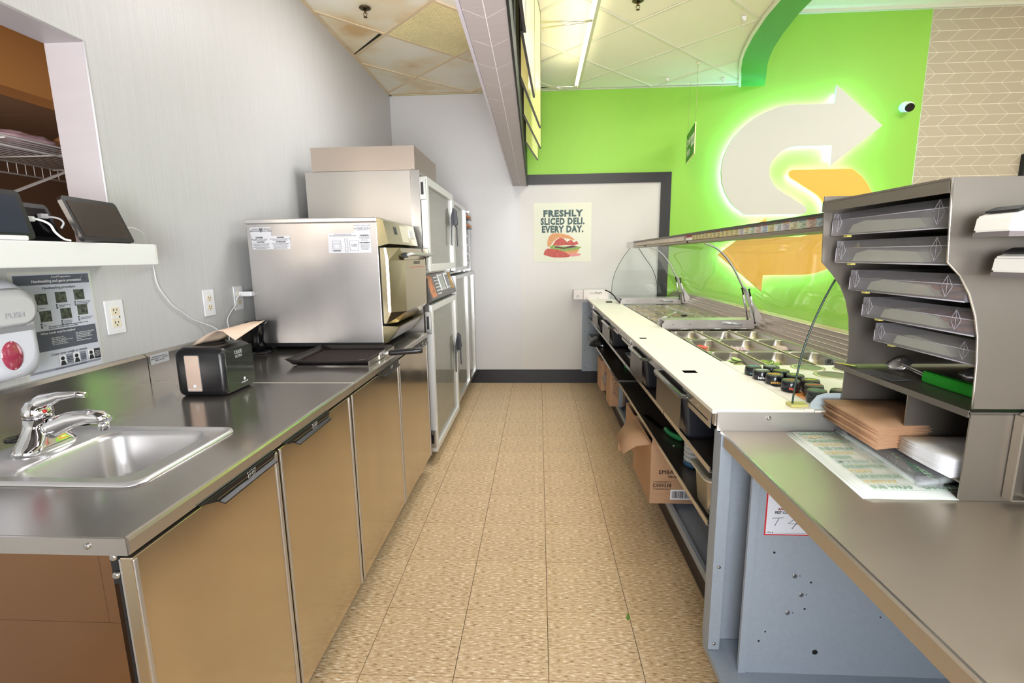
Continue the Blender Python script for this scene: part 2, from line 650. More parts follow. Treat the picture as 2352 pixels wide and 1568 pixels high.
# chevron tiled part of the back wall
ct_m = mat('chevron_tile', (186, 172, 150), 0.5, randval=0.02)
cg_m = mat('chevron_grout', (240, 234, 216), 0.6)
obj('tile_backing', MB().box(3.56, 6.5, D - 0.003, D - 0.0005, 0, 3.50), cg_m, wall_back)
rh, tw, sl, g = 0.0905, 0.172, 0.100, 0.0045
ct = {}
for row in range(-9, 18):
    z0 = 1.930 + row * rh
    even = row % 2
    for c in range(-1, 9):
        bx = 3.545 + c * tw
        if even:
            P = [(bx + sl, z0), (bx + tw + sl, z0), (bx + tw, z0 + rh), (bx, z0 + rh)]
        else:
            P = [(bx, z0), (bx + tw, z0), (bx + tw + sl, z0 + rh), (bx + sl, z0 + rh)]
        cx = sum(p[0] for p in P) / 4
        cz = sum(p[1] for p in P) / 4
        P = [(cx + (p[0] - cx) * (1 - g / tw * 1.2), cz + (p[1] - cz) * (1 - g / rh)) for p in P]
        Q = clip(P, -1, 0, -3.562)
        Q = clip(Q, 0, 1, 3.497)
        if parea(Q) < 3e-4:
            continue
        full = abs(parea(Q) - parea(P)) < 1e-7
        if full and even in ct:
            instance('wall_tile', ct[even], wall_back, (bx, 0, z0))
            continue
        b = MB().prism([(q[0] - bx, D - 0.0042, q[1] - z0) for q in Q], (0, 0.0011, 0))
        o = obj('wall_tile', b, ct_m, wall_back, world=False)
        o.location = (bx, 0, z0)
        if full:
            ct[even] = o.data

# ---- other walls of the room (behind and right of the camera)
tan_wall = mat('tan_wall_paint', (176, 140, 104), 0.6)
cream_wall = mat('cream_wall_paint', (226, 222, 208), 0.6)
struct('wall_front', MB().box(WX - 0.13, 6.6, -2.75, -2.6, 0, 0.95).box(WX - 0.13, 6.6, -2.75, -2.6, 2.75, 3.7).box(WX - 0.13, WX + 0.3, -2.75, -2.6, 0.95, 2.75), tan_wall)
mb = MB().use(chrome_dark)
for k in range(6):
    xx = WX + 0.3 + k * 1.5
    mb.box(xx, xx + 0.05, -2.70, -2.64, 0.95, 2.75)
mb.use(glass).box(WX + 0.3, 6.5, -2.675, -2.670, 0.95, 2.75)
struct('window_2', mb)  # unseen storefront glazing, added to admit daylight as frontal fill
mb = MB().box(6.5, 6.65, -2.6, D, 0, 0.8).box(6.5, 6.65, -2.6, D, 2.7, 3.7).box(6.5, 6.65, -2.6, -2.1, 0.8, 2.7).box(6.5, 6.65, 3.9, D, 0.8, 2.7)
struct('wall_right', mb, cream_wall)
mb = MB().use(chrome_dark)
for yy in (-2.1, -0.1, 1.9, 3.86):
    mb.box(6.52, 6.58, yy, yy + 0.04, 0.8, 2.7)
mb.box(6.52, 6.58, -2.1, 3.9, 0.8, 0.84).box(6.52, 6.58, -2.1, 3.9, 2.66, 2.7)
mb.use(glass).box(6.545, 6.55, -2.1, 3.9, 0.84, 2.66)
struct('window_1', mb)

# ---- curved green bulkhead between the low and the high ceiling
arcA = [(1.907, 5.045), (1.812, 4.80), (1.723, 4.583), (1.655, 4.38), (1.61, 4.216), (1.555, 3.946), (1.515, 3.65), (1.503, 3.40), (1.52, 3.05), (1.585, 2.6), (1.70, 2.2), (1.88, 1.8), (2.10, 1.4), (2.35, 0.9), (2.5, 0.3), (2.55, -0.5), (2.55, -2.6)]
def offs(P, d):
    out = []
    for i, p in enumerate(P):
        a = P[max(i - 1, 0)]
        b = P[min(i + 1, len(P) - 1)]
        t = Vector((b[0] - a[0], b[1] - a[1])).normalized()
        out.append((p[0] - t.y * d, p[1] + t.x * d))
    return out
arcB = offs(arcA, 0.2)
arcB[0] = (2.125, 5.045)
def arcx(y):
    for i in range(len(arcA) - 1):
        if arcA[i + 1][1] <= y <= arcA[i][1]:
            t = (y - arcA[i][1]) / (arcA[i + 1][1] - arcA[i][1])
            return arcA[i][0] + t * (arcA[i + 1][0] - arcA[i][0])
    return arcA[0][0] if y > 5 else arcA[-1][0]
def band(name, A, B, z0, z1, m, parent=None):
    mb = MB()
    bm = mb.bm
    L = [[bm.verts.new((p[0], p[1], z)) for p in P] for P, z in ((A, z0), (B, z0), (B, z1), (A, z1))]
    for i in range(len(A) - 1):
        for j in range(4):
            a, b = L[j], L[(j + 1) % 4]
            f = bm.faces.new((a[i], a[i + 1], b[i + 1], b[i]))
            f.smooth = j in (1, 3)
    for e in (0, -1):
        bm.faces.new([L[j][e] for j in range(4)])
    return obj(name, mb, m, parent)
green_bh = mat('bulkhead_green_paint', (72, 158, 62), 0.5, noise=(4, 4, 4, 0.03))
bh = band('trim_3', arcA, arcB, 2.872, 3.49, green_bh)
bh['kind'] = 'structure'
band('edge_trim', offs(arcA, -0.022), offs(arcA, 0.0), 2.868, 2.890, mat('grid_white', (226, 224, 212), 0.45), bh)

# ---- ceilings
ceil_m = mat('ceiling_backing', (70, 66, 58), 0.8)
mb = MB()
xs = [(WX - 0.05, -2.6)] + [(p[0] + 0.08, p[1]) for p in arcA[::-1]] + [(WX - 0.05, D)]
mb.prism([(p[0], p[1], 2.905) for p in xs], (0, 0, 0.05))
mb.box(WX - 0.13, 6.6, -2.7, 5.2, 3.53, 3.6)
ceiling = struct('ceiling', mb, ceil_m)
kt_m = mat('stained_ceiling_tile', (222, 208, 176), 0.8, ramp=((2.2, 2.2, 2.2), [(0.30, (214, 180, 128)), (0.42, (236, 220, 184)), (0.52, (242, 234, 210)), (0.70, (246, 241, 226))]), bump=(220, 220, 220, 0.10), randval=0.03)
st_m = mat('ceiling_tile_board', (244, 240, 220), 0.8, bump=(220, 220, 220, 0.08), noise=(2, 2, 2, 0.02), randval=0.015)
gb_k = mat('stained_grid_bar', (226, 204, 166), 0.5, noise=(3, 3, 3, 0.08))
gb_s = mat('ceiling_grid_bar', (226, 224, 206), 0.5)
B0 = Vector((-0.650, 4.160))
U = Vector((0.4310, 0.4310))
Vv = Vector((-0.4310, 0.4310))
BEAMX = lambda y: -0.150 - 0.0085 * (y - 1.45)
def clip_region(P, side):
    P = clip(P, 0, 1, D - 0.002)
    P = clip(P, 0, -1, 2.55)
    if side == 'k':
        P = clip(P, -1, 0, -(WX + 0.002))
        P = clip(P, 1, 0.0085, BEAMX(0) - 0.0)
    else:
        P = clip(P, -1, -0.0085, -(BEAMX(0)) - 0.02)
        if len(P) > 2:
            ya, yb = min(p[1] for p in P), max(p[1] for p in P)
            xa, xb = arcx(ya) + 0.05, arcx(yb) + 0.05
            if yb - ya > 1e-3:
                k = (xb - xa) / (yb - ya)
                P = clip(P, 1, -k, xa - k * ya)
    return P
louvre_ij = None
for i in range(-9, 10):
    for j in range(-9, 10):
        c = B0 + U * (i + 0.5) + Vv * (j + 0.5)
        if c.y < 1.2 or c.x > 2.6 or c.y > 5.6:
            continue
        q = [B0 + U * i + Vv * j, B0 + U * (i + 1) + Vv * j, B0 + U * (i + 1) + Vv * (j + 1), B0 + U * i + Vv * (j + 1)]
        drop = random.uniform(0.0, 0.004)
        for side in 'ks':
            P = [c + (p - c) * 0.968 for p in q]
            P = clip_region([(p.x, p.y) for p in P], side)
            if parea(P) < 0.004:
                continue
            if side == 'k' and abs(c.x + 0.650) < 0.1 and abs(c.y - 3.729) < 0.1:
                louvre_ij = (i, j, P)
                continue
            if side == 'k' and abs(c.x + 1.512) < 0.1 and abs(c.y - 3.729) < 0.1:
                P = clip(P, 1.0, 0.93, -1.081 + 0.93 * 3.729 - 0.050)   # the slipped tile leaves a dark gap
            b = MB().prism([(p[0], p[1], CZ + 0.004 + drop) for p in P], (0, 0, 0.010))
            obj('ceiling_tile', b, kt_m if side == 'k' else st_m, ceiling)
        # grid bars along two sides of the cell
        for a, bb in ((q[0], q[1]), (q[0], q[3])):
            d = (bb - a).normalized()
            dz = 0.0 if bb is q[1] else 0.0004
            n = Vector((-d.y, d.x)) * 0.0112
            for side in 'ks':
                P = clip_region([tuple(a - n), tuple(bb - n), tuple(bb + n), tuple(a + n)], side)
                if parea(P) < 0.002:
                    continue
                b = MB().prism([(p[0], p[1], CZ - dz) for p in P], (0, 0, 0.006))
                obj('grid_bar', b, gb_k if side == 'k' else gb_s, ceiling)
mb = MB()
for yy in range(0, 11):
    ya = -2.6 + yy * 0.61
mb.box(2.2, 6.5, -2.6, D, HZ - 0.004, HZ + 0.03)
obj('high_ceiling_board', MB().prism([(p[0], p[1], HZ - 0.004) for p in ([(6.5, D)] + [(p[0] - 0.02, p[1]) for p in arcB] + [(6.5, -2.6)])], (0, 0, 0.02)), st_m, ceiling)
mb.bm.free()
# wall angles along the ceiling edge
mb = MB().box(WX, WX + 0.022, 1.2, D, CZ - 0.002, CZ + 0.002).box(WX, -0.18, D - 0.028, D - 0.006, CZ - 0.002, CZ + 0.002)
obj('wall_angle', mb, gb_k, ceiling)
mb = MB().box(-0.12, 1.9, D - 0.022, D, CZ - 0.002, CZ + 0.002).box(2.12, 6.4, D - 0.03, D, HZ - 0.03, HZ - 0.002)
obj('wall_angle', mb, gb_s, ceiling)

# louvre light panel in the kitchen ceiling
if louvre_ij:
    i, j, P = louvre_ij
    lv = thing('louvre_panel', 'yellowed egg-crate louvre panel in the stained ceiling beside the header', 'ceiling panel', (-0.65, 3.729, CZ), (0, 0, PI / 4))
    lm = mat('louvre_plastic', (236, 222, 168), 0.35, noise=(2, 2, 2, 0.12))
    mb = MB()
    hw = 0.292
    nn = 30
    for k in range(nn + 1):
        p = -hw + 2 * hw * k / nn
        mb.box(p - 0.0028, p + 0.0028, -hw, hw, 0.001, 0.012)
        mb.box(-hw, hw, p - 0.0028, p + 0.0028, 0.0015, 0.0125)
    o = obj('louvre', mb, lm, lv, world=False)
    o['kind'] = 'stuff'
    obj('backing', MB().box(-hw, hw, -hw, hw, 0.0128, 0.018), mat('louvre_back', (120, 98, 56), 0.7), lv, world=False)

def sprinkler(x, y, z, label):
    t = thing('sprinkler_head', label, 'sprinkler', (x, y, z))
    obj('escutcheon', MB().lathe([(0.036, 0.0), (0.036, -0.004), (0.016, -0.010), (0.012, -0.004)], seg=20), mat('tarnished_metal', (90, 78, 56), 0.35, 0.9), t, world=False)
    mb = MB().lathe([(0.007, -0.002), (0.007, -0.03), (0.004, -0.032)], seg=10)
    mb.tube([(-0.010, 0, -0.028), (-0.012, 0, -0.040), (0, 0, -0.052)], 0.0018, 6).tube([(0.010, 0, -0.028), (0.012, 0, -0.040), (0, 0, -0.052)], 0.0018, 6)
    obj('nozzle', mb, mat('dark_brass', (80, 62, 40), 0.4, 0.9), t, world=False)
    obj('deflector', MB().lathe([(0.002, -0.052), (0.012, -0.053), (0.012, -0.055), (0.002, -0.056)], seg=12), MATS['dark_brass'], t, world=False)
sprinkler(-1.092, 3.348, CZ, 'tarnished sprinkler head in the stained kitchen ceiling')
sprinkler(0.624, 3.395, CZ, 'sprinkler head in the cream ceiling right of the light bar, cut by the frame top')
for (x, y, lab) in ((1.668, 4.852, 'small white ceiling clip beside the green bulkhead foot'), (1.375, 3.668, 'small white ceiling clip with a hanging thread, nearest the frame top'), (1.16, 4.80, 'cream ceiling clip above the green wall left of the sign wires')):
    t = thing('ceiling_clip', lab, 'clip', (x, y, CZ))
    obj('clip_body', MB().prism([(-0.016, -0.01, 0), (0.016, -0.01, 0), (0.010, -0.01, -0.03), (-0.004, -0.01, -0.022)], (0, 0.02, 0)), white_plastic, t, world=False)
    obj('thread', MB().tube([(0.0, 0, -0.02), (0.002, 0, -0.10)], 0.0008, 4), white_plastic, t, world=False)

# ---- header beam over the aisle with its chevron laminate
beam_m = mat('header_laminate', (168, 158, 156), 0.42, noise=(4, 120, 4, 0.05))
beam_line = mat('laminate_joint', (240, 236, 236), 0.5)
root = bpy.data.objects.new('trim_4', None)
# the beam mesh itself is the structure piece
b = MB()
def bx(y, off):
    return BEAMX(y) + off
ya, yb = -2.55, D - 0.001
hw = 0.063
for (o0, o1, z0, z1) in ((-hw, hw, 2.0135, CZ + 0.02),):
    b.use(beam_m)
    pts = [(bx(ya, o0), ya), (bx(ya, o1), ya), (bx(yb, o1), yb), (bx(yb, o0), yb)]
    b.prism([(p[0], p[1], z0) for p in pts], (0, 0, z1 - z0))
bpy.data.objects.remove(root)
beam = struct('trim_4', b)
obj('joint_face', MB().prism([(bx(ya, -hw), ya, 2.0125), (bx(ya, hw), ya, 2.0125), (bx(yb, hw), yb, 2.0125), (bx(yb, -hw), yb, 2.0125)], (0, 0, 0.001)), beam_line, beam)
per = 0.196
k = -6
while True:
    yt = 1.561 + per * k
    k += 1
    if yt - per > D:
        break
    for s in (-1, 1):
        e = 0.0011
        # each tile: inner edge at the centre line (tip), outer edge 0.06 nearer
        P = [(s * e, yt + e), (s * (hw - 0.0005), yt - 0.06 + e), (s * (hw - 0.0005), yt - 0.06 + per - e), (s * e, yt + per - e)]
        P = clip(P, 0, 1, D - 0.002)
        if parea(P) < 1e-4:
            continue
        pts = [(bx(p[1], p[0]), p[1], 2.0120) for p in P]
        obj('laminate_tile', MB().prism(pts, (0, 0, 0.0006)), beam_m, beam)
# edge strips of the beam
mb = MB()
mb.prism([(bx(ya, hw + 0.001), ya, 2.006), (bx(ya, hw + 0.009), ya, 2.006), (bx(yb, hw + 0.009), yb, 2.006), (bx(yb, hw + 0.001), yb, 2.006)], (0, 0, 0.86))
obj('black_edge_strip', mb, black_matte, beam)
mb = MB()
mb.prism([(bx(ya, -hw - 0.012), ya, 2.009), (bx(ya, -hw - 0.001), ya, 2.009), (bx(yb, -hw - 0.001), yb, 2.009), (bx(yb, -hw - 0.012), yb, 2.009)], (0, 0, 0.03))
obj('edge_trim', mb, mat('edge_trim_grey', (190, 182, 190), 0.4), beam)

# ================================================================ things hung from the ceiling
# menu boards on the customer side of the header
mcream = mat('menu_board_face', (240, 232, 168), 0.2, noise=(2, 1.2, 12, 0.05), emit=((240, 232, 170), 0.10))  # faint glow added to make the boards look brighter
def menu_board(lab, y0_, y1_, xa, xb, z0, z1, tilt=0.0):
    yc, xc, zc = (y0_ + y1_) / 2, (xa + xb) / 2, z1
    ang = math.atan2(xb - xa, y1_ - y0_)
    t = thing('menu_board', lab, 'menu board', (xc, yc, zc), (0, tilt, -ang), group='menu boards hung behind the header')
    L, H = (y1_ - y0_) / 2, z1 - z0
    mb = MB().box(-0.0045, 0.0035, -L + 0.004, L - 0.004, -H + 0.004, -0.004)
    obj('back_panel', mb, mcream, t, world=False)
    mb = MB()
    for (a, b_, c, d) in ((-L, L, -H, -H + 0.006), (-L, L, -0.006, 0), (-L, -L + 0.006, -H, 0), (L - 0.006, L, -H, 0)):
        mb.box(-0.0055, 0.0055, a, b_, c, d)
    obj('frame', mb, mat('menu_frame', (58, 54, 50), 0.35, 0.5), t, world=False)
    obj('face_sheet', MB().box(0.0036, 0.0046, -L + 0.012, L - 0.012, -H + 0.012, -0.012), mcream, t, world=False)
    obj('hanger', MB().tube([(0, -L * 0.7, 0), (0, -L * 0.7, 0.07)], 0.003, 6).tube([(0, L * 0.7, 0), (0, L * 0.7, 0.07)], 0.003, 6), screw_m, t, world=False)
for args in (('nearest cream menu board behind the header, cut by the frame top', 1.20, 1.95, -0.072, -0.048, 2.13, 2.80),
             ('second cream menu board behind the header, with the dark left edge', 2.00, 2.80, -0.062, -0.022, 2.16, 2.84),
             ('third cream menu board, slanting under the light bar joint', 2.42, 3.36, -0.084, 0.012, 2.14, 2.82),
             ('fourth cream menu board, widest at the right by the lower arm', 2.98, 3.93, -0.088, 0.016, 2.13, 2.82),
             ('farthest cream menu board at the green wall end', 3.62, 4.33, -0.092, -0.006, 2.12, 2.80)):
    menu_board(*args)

# fluorescent light bar on arms
lb = thing('light_bar', 'long bright fluorescent light bar on steel arms beside the header', 'light', (0.32, 3.2, 2.70))
mb = MB()
mb.box(0.325, 0.345, 1.5, 4.38, 2.690, 2.735)
obj('channel', mb, mat('channel_paint', (196, 200, 172), 0.4), lb)
tube_m = mat('lit_tube', (255, 250, 235), 0.5, emit=((255, 246, 222), 17.0))
for (a, b_) in ((1.55, 3.19), (3.24, 4.35)):
    obj('tube', MB().cyl((0.313, a, 2.712), (0.313, b_, 2.712), 0.0095, 12), tube_m, lb, label='lit white tube')
for yy in (3.215, 4.372):
    obj('arm', MB().tube([(0.020, yy, 2.705), (0.33, yy, 2.705)], 0.005, 8), screw_m, lb)
    if yy < 4:
        obj('arm', MB().tube([(0.020, yy + 0.03, 2.685), (0.33, yy, 2.70)], 0.004, 8), screw_m, lb)

# order here sign
ang = -math.radians(8.8)
sg = thing('hanging_sign', 'green Order Here sign hanging on two wires in front of the lime wall', 'sign', (1.326, 4.445, 2.42), (0, 0, ang))
sg_m = mat('sign_green', (52, 132, 52), 0.5)
obj('board', MB().box(-0.004, 0.004, 0, 0.50, -0.25, 0), sg_m, sg, world=False)
obj('edge', MB().box(-0.0045, 0.0045, -0.006, 0, -0.25, 0).box(-0.0045, 0.0045, 0, 0.50, -0.256, -0.25), mat('sign_edge', (238, 232, 178), 0.5), sg, world=False)
text('Order', 0.105, ink_white, sg, (-0.0046, 0.345, -0.085), (0, -1, 0), (0, 0, 1), world=False, bold=0.002)
text('Here', 0.105, ink_white, sg, (-0.0046, 0.355, -0.175), (0, -1, 0), (0, 0, 1), world=False, bold=0.002)
mb = MB()
for k, (w, h) in enumerate(((0.16, 0.030), (0.17, 0.008), (0.17, 0.008), (0.16, 0.026))):
    z = -0.085 - (0, 0.024, 0.040, 0.064)[k]
    mb.box(-0.0052, -0.0042, 0.115 - w / 2, 0.115 + w / 2, z - h / 2, z + h / 2)
obj('sandwich_symbol', mb, ink_white, sg, world=False)
obj('wire', MB().tube([(0, 0.01, 0), (-0.004, 0.0, 0.462)], 0.0014, 5), mat('wire_metal', (190, 184, 140), 0.4, 0.6), sg, world=False)
obj('wire', MB().tube([(0, 0.47, 0), (0.0, 0.47, 0.462)], 0.0012, 5), MATS['wire_metal'], sg, world=False)
obj('ceiling_hook', MB().lathe([(0.012, 0.464), (0.012, 0.455), (0.004, 0.450)], seg=10), ivory, sg, world=False)

# ---- back lit arrow logo on the lime wall
white_pts = [(3.181, 2.473), (2.738, 2.837), (2.736, 2.679), (2.345, 2.679), (2.235, 2.664), (2.129, 2.625), (2.025, 2.575), (1.936, 2.505), (1.850, 2.415), (1.785, 2.308), (1.752, 2.200), (1.744, 2.092), (1.758, 1.990), (1.793, 1.900), (1.838, 1.826), (1.893, 1.762), (1.99, 1.690), (2.538, 1.688), (2.566, 1.705), (2.570, 1.735), (2.550, 1.762), (2.491, 1.796), (2.410, 1.848), (2.335, 1.893), (2.280, 1.930), (2.238, 1.976), (2.200, 2.040), (2.190, 2.111), (2.215, 2.190), (2.289, 2.268), (2.350, 2.298), (2.419, 2.310), (2.745, 2.307), (2.745, 2.126)]
lc = (2.4705, 1.8935)
yellow_pts = [(2 * lc[0] - p[0], 2 * lc[1] - p[1]) for p in white_pts]
halo = mat('halo_led', (235, 255, 225), 0.5, emit=((150, 226, 255), 80.0))
for nm, P, m, lab in (('arrow_sign', white_pts, mat('sign_white', (222, 219, 214), 0.55), 'large white bent arrow with glowing halo, upper half of the wall logo'),
                      ('arrow_sign', yellow_pts, mat('sign_yellow', (248, 196, 84), 0.55), 'large yellow bent arrow with glowing halo, lower half of the wall logo')):
    t = thing(nm, lab, 'sign', (sum(p[0] for p in P) / len(P), D, sum(p[1] for p in P) / len(P)))
    b = MB().prism([(p[0], D - 0.075, p[1]) for p in P], (0, 0.02, 0))
    obj('face_plate', b, m, t)
    # LED strip following the outline, set back behind the plate
    n = len(P)
    mb = MB()
    area2 = sum(P[i][0] * P[(i + 1) % n][1] - P[(i + 1) % n][0] * P[i][1] for i in range(n))
    sgn = 1 if area2 > 0 else -1
    I = []
    for i in range(n):
        a, q, c = Vector(P[i - 1]), Vector(P[i]), Vector(P[(i + 1) % n])
        d1, d2 = (q - a).normalized(), (c - q).normalized()
        n1, n2 = Vector((-d1.y, d1.x)) * sgn, Vector((-d2.y, d2.x)) * sgn
        bis = (n1 + n2)
        bis = bis / max(bis.length_squared / 2, 0.35)
        I.append(q + bis * 0.030)
    for i in range(n):
        a, c = I[i], I[(i + 1) % n]
        if (c - a).length < 0.004:
            continue
        mb.prism([(a.x, D - 0.040, a.y), (c.x, D - 0.040, c.y), (c.x, D - 0.028, c.y), (a.x, D - 0.028, a.y)], (0, 0, 0.004))
    obj('led_strip', mb, halo, t)
    obj('standoff', MB().cyl((t.location.x * 0 + (2.55 if m.name == 'sign_white' else 2.35), D - 0.055, 2.5 if m.name == 'sign_white' else 1.3), ((2.55 if m.name == 'sign_white' else 2.35), D, 2.5 if m.name == 'sign_white' else 1.3), 0.02), alu, t)

# security camera
sc_ = thing('security_camera', 'small white dome security camera with black eye on the lime wall', 'camera', (3.40, D, 2.645))
obj('mount', MB().lathe([(0.045, 0), (0.045, -0.03), (0.040, -0.045), (0.02, -0.05)], axis='y', seg=20), white_plastic, sc_, world=False)
mb = MB().blob((0.004, -0.058, -0.012), 0.046, 3)
obj('ball', mb, white_plastic, sc_, world=False)
mb = MB().use(black_gloss)
d = Vector((-0.25, -0.85, -0.35)).normalized()
c = Vector((0.004, -0.058, -0.012))
mb.cyl(c + d * 0.030, c + d * 0.047, 0.036, 24)
obj('eye', mb, None, sc_, world=False)

# red framed picture at the right edge, and its dark plant-like top
pic = thing('framed_picture', 'pink and red picture in a black frame at the right edge of the tiled wall', 'picture', (4.70, D, 2.0))
obj('frame', MB().box(4.505, 5.0, D - 0.05, D - 0.008, 1.55, 2.20), black_matte, pic)
obj('print', MB().box(4.53, 4.98, D - 0.053, D - 0.050, 1.57, 2.18), mat('pink_print', (232, 130, 118), 0.5), pic)

# poster on the white panel
po = thing('wall_poster', 'square pale green poster reading FRESHLY SLICED DELI. EVERY DAY. above a sandwich', 'poster', (0.24, D - 0.006, 1.55))
yp = D - 0.0078
obj('sheet', MB().box(-0.047, 0.527, yp, D - 0.0062, 1.263, 1.844), mat('poster_paper', (228, 230, 212), 0.55), po)
pt = mat('poster_teal', (74, 98, 98), 0.6)
for s, z, sz, sx in (('FRESHLY', 1.738, 0.086, 1.06), ('SLICED DELI.', 1.661, 0.086, 0.80), ('EVERY DAY.', 1.584, 0.086, 0.82)):
    text(s, sz, pt, po, (0.240, yp - 0.0004, z), (1, 0, 0), (0, 0, 1), bold=0.0048, sx=sx, cs=1.13)
bun = mat('bun_print', (222, 160, 112), 0.6, noise=(30, 30, 30, 0.1))
meat = mat('meat_print', (206, 96, 88), 0.6, noise=(60, 60, 60, 0.3))
meat2 = mat('ham_print', (226, 150, 150), 0.6)
leaf = mat('lettuce_print', (150, 180, 96), 0.6, noise=(80, 80, 80, 0.3))
drk = mat('purple_print', (92, 58, 70), 0.6)
def flat_poly(name, P, m, parent, y, th=0.0005):
    obj(name, MB().prism([(p[0], y, p[1]) for p in P], (0, th, 0)), m, parent)
flat_poly('bun_top', [(0.090, 1.415), (0.088, 1.47), (0.105, 1.52), (0.14, 1.547), (0.19, 1.549), (0.25, 1.541), (0.31, 1.522), (0.355, 1.492), (0.362, 1.478), (0.335, 1.482), (0.27, 1.498), (0.20, 1.505), (0.15, 1.47), (0.115, 1.42)], bun, po, yp - 0.0006)
flat_poly('bun_base', [(0.225, 1.385), (0.40, 1.40), (0.405, 1.375), (0.385, 1.350), (0.32, 1.344), (0.24, 1.350)], bun, po, yp - 0.0006)
flat_poly('lettuce', [(0.11, 1.415), (0.14, 1.43), (0.25, 1.415), (0.33, 1.425), (0.43, 1.408), (0.40, 1.385), (0.31, 1.372), (0.26, 1.368), (0.18, 1.378), (0.125, 1.39)], leaf, po, yp - 0.0010)
flat_poly('onion', [(0.16, 1.420), (0.26, 1.405), (0.34, 1.425), (0.40, 1.412), (0.34, 1.404), (0.25, 1.392), (0.17, 1.404)], drk, po, yp - 0.0012)
flat_poly('salami', [(0.14, 1.43), (0.17, 1.475), (0.215, 1.505), (0.25, 1.495), (0.285, 1.46), (0.33, 1.485), (0.35, 1.455), (0.385, 1.468), (0.40, 1.440), (0.36, 1.425), (0.28, 1.43), (0.20, 1.425)], meat, po, yp - 0.0014)
flat_poly('ham_fold', [(0.050, 1.337), (0.060, 1.375), (0.085, 1.397), (0.12, 1.395), (0.20, 1.385), (0.26, 1.362), (0.32, 1.330), (0.315, 1.312), (0.25, 1.306), (0.16, 1.308), (0.10, 1.320)], meat, po, yp - 0.0014)
flat_poly('ham_slice', [(0.30, 1.345), (0.36, 1.350), (0.42, 1.345), (0.425, 1.330), (0.39, 1.318), (0.33, 1.314)], meat2, po, yp - 0.0012)

# ================================================================ back room seen through the opening
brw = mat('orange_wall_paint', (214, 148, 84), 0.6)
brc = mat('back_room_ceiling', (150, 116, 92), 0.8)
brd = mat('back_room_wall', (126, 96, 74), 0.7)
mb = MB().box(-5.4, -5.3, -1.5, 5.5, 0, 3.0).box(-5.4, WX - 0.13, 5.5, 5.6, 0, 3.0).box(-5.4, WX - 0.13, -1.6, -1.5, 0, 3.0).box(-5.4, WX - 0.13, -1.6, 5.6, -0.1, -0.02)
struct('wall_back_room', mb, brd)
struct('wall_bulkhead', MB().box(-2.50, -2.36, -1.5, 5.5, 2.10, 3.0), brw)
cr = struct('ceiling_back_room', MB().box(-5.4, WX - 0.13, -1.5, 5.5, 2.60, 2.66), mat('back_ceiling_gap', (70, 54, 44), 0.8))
cme = None
for i in range(5):
    for j in range(10):
        xa, ya_ = -5.3 + i * 0.61, -0.6 + j * 0.61
        if xa + 0.59 > -2.5:
            continue
        if cme is None:
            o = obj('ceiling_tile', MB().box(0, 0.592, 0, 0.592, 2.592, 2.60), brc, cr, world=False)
            cme = o.data
            o.location = (xa, ya_, 0)
        else:
            instance('ceiling_tile', cme, cr, (xa, ya_, 0))
ws = thing('wire_shelf', 'white wire shelf in the dark room behind the opening', 'shelf', (-2.2, 1.6, 1.80))
wm = mat('white_wire', (232, 228, 226), 0.4)
mb = MB()
for k in range(14):
    xx = -2.02 - k * 0.036
    mb.tube([(xx, 0.7, 1.80), (xx, 3.0, 1.80)], 0.0028, 5)
obj('long_wires', mb, wm, ws)['kind'] = 'stuff'
mb = MB()
for k in range(7):
    yy = 0.85 + k * 0.33
    mb.tube([(-2.01, yy, 1.794), (-2.50, yy, 1.794)], 0.0035, 5)
obj('cross_wires', mb, wm, ws)['kind'] = 'stuff'
mb = MB().tube([(-2.01, 0.7, 1.80), (-2.01, 3.0, 1.80)], 0.0045, 6).tube([(-2.01, 0.7, 1.765), (-2.01, 3.0, 1.765)], 0.0045, 6)
mb.tube([(-2.50, 0.7, 1.80), (-2.50, 3.0, 1.80)], 0.0045, 6).tube([(-2.50, 0.7, 1.745), (-2.50, 3.0, 1.745)], 0.0045, 6)
for k in range(56):
    yy = 0.72 + k * 0.041
    mb.tube([(-2.50, yy, 1.80), (-2.50, yy, 1.745)], 0.0022, 4)
obj('lip', mb, wm, ws)
obj('brace', MB().box(-0.008, 0.008, -0.32, 0.32, -0.004, 0.004, M=Matrix.Translation((-2.26, 2.05, 1.62)) @ Matrix.Rotation(0.45, 4, 'X')), wm, ws)
pk = mat('pink_plastic', (226, 190, 200), 0.35, noise=(30, 30, 30, 0.2))
def bag(name, lab, c, s, m, cat):
    mb = MB()
    mb.blob((0, 0, s[2]), 1.0, 3, 0.35, s)
    o = obj(name, mb, m, None, world=False)
    o.location = c
    tag(o, lab, cat)
bag('plastic_bag', 'crumpled pale pink plastic bag lying on the wire shelf', (-2.22, 2.06, 1.806), (0.13, 0.16, 0.030), pk, 'bag')
bag('plastic_bag', 'clear crumpled bag with orange print at the shelf end by the jamb', (-2.20, 2.38, 1.806), (0.10, 0.12, 0.060), mat('orange_bag', (214, 160, 110), 0.25, noise=(24, 24, 24, 0.5)), 'bag')
obj_c = obj('white_cable', MB().tube(smooth_path([(-1.86, 2.06, 1.87), (-1.80, 1.93, 1.845), (-1.76, 1.825, 1.79), (-1.75, 1.812, 1.73), (-1.75, 1.818, 1.66), (-1.75, 1.835, 1.58), (-1.75, 1.85, 1.3)]), 0.004, 6), white_plastic)
tag(obj_c, 'white cable hanging past the wire shelf end behind the jamb', 'cable')
# ================================================================ LEFT SIDE
LZ = 0.885
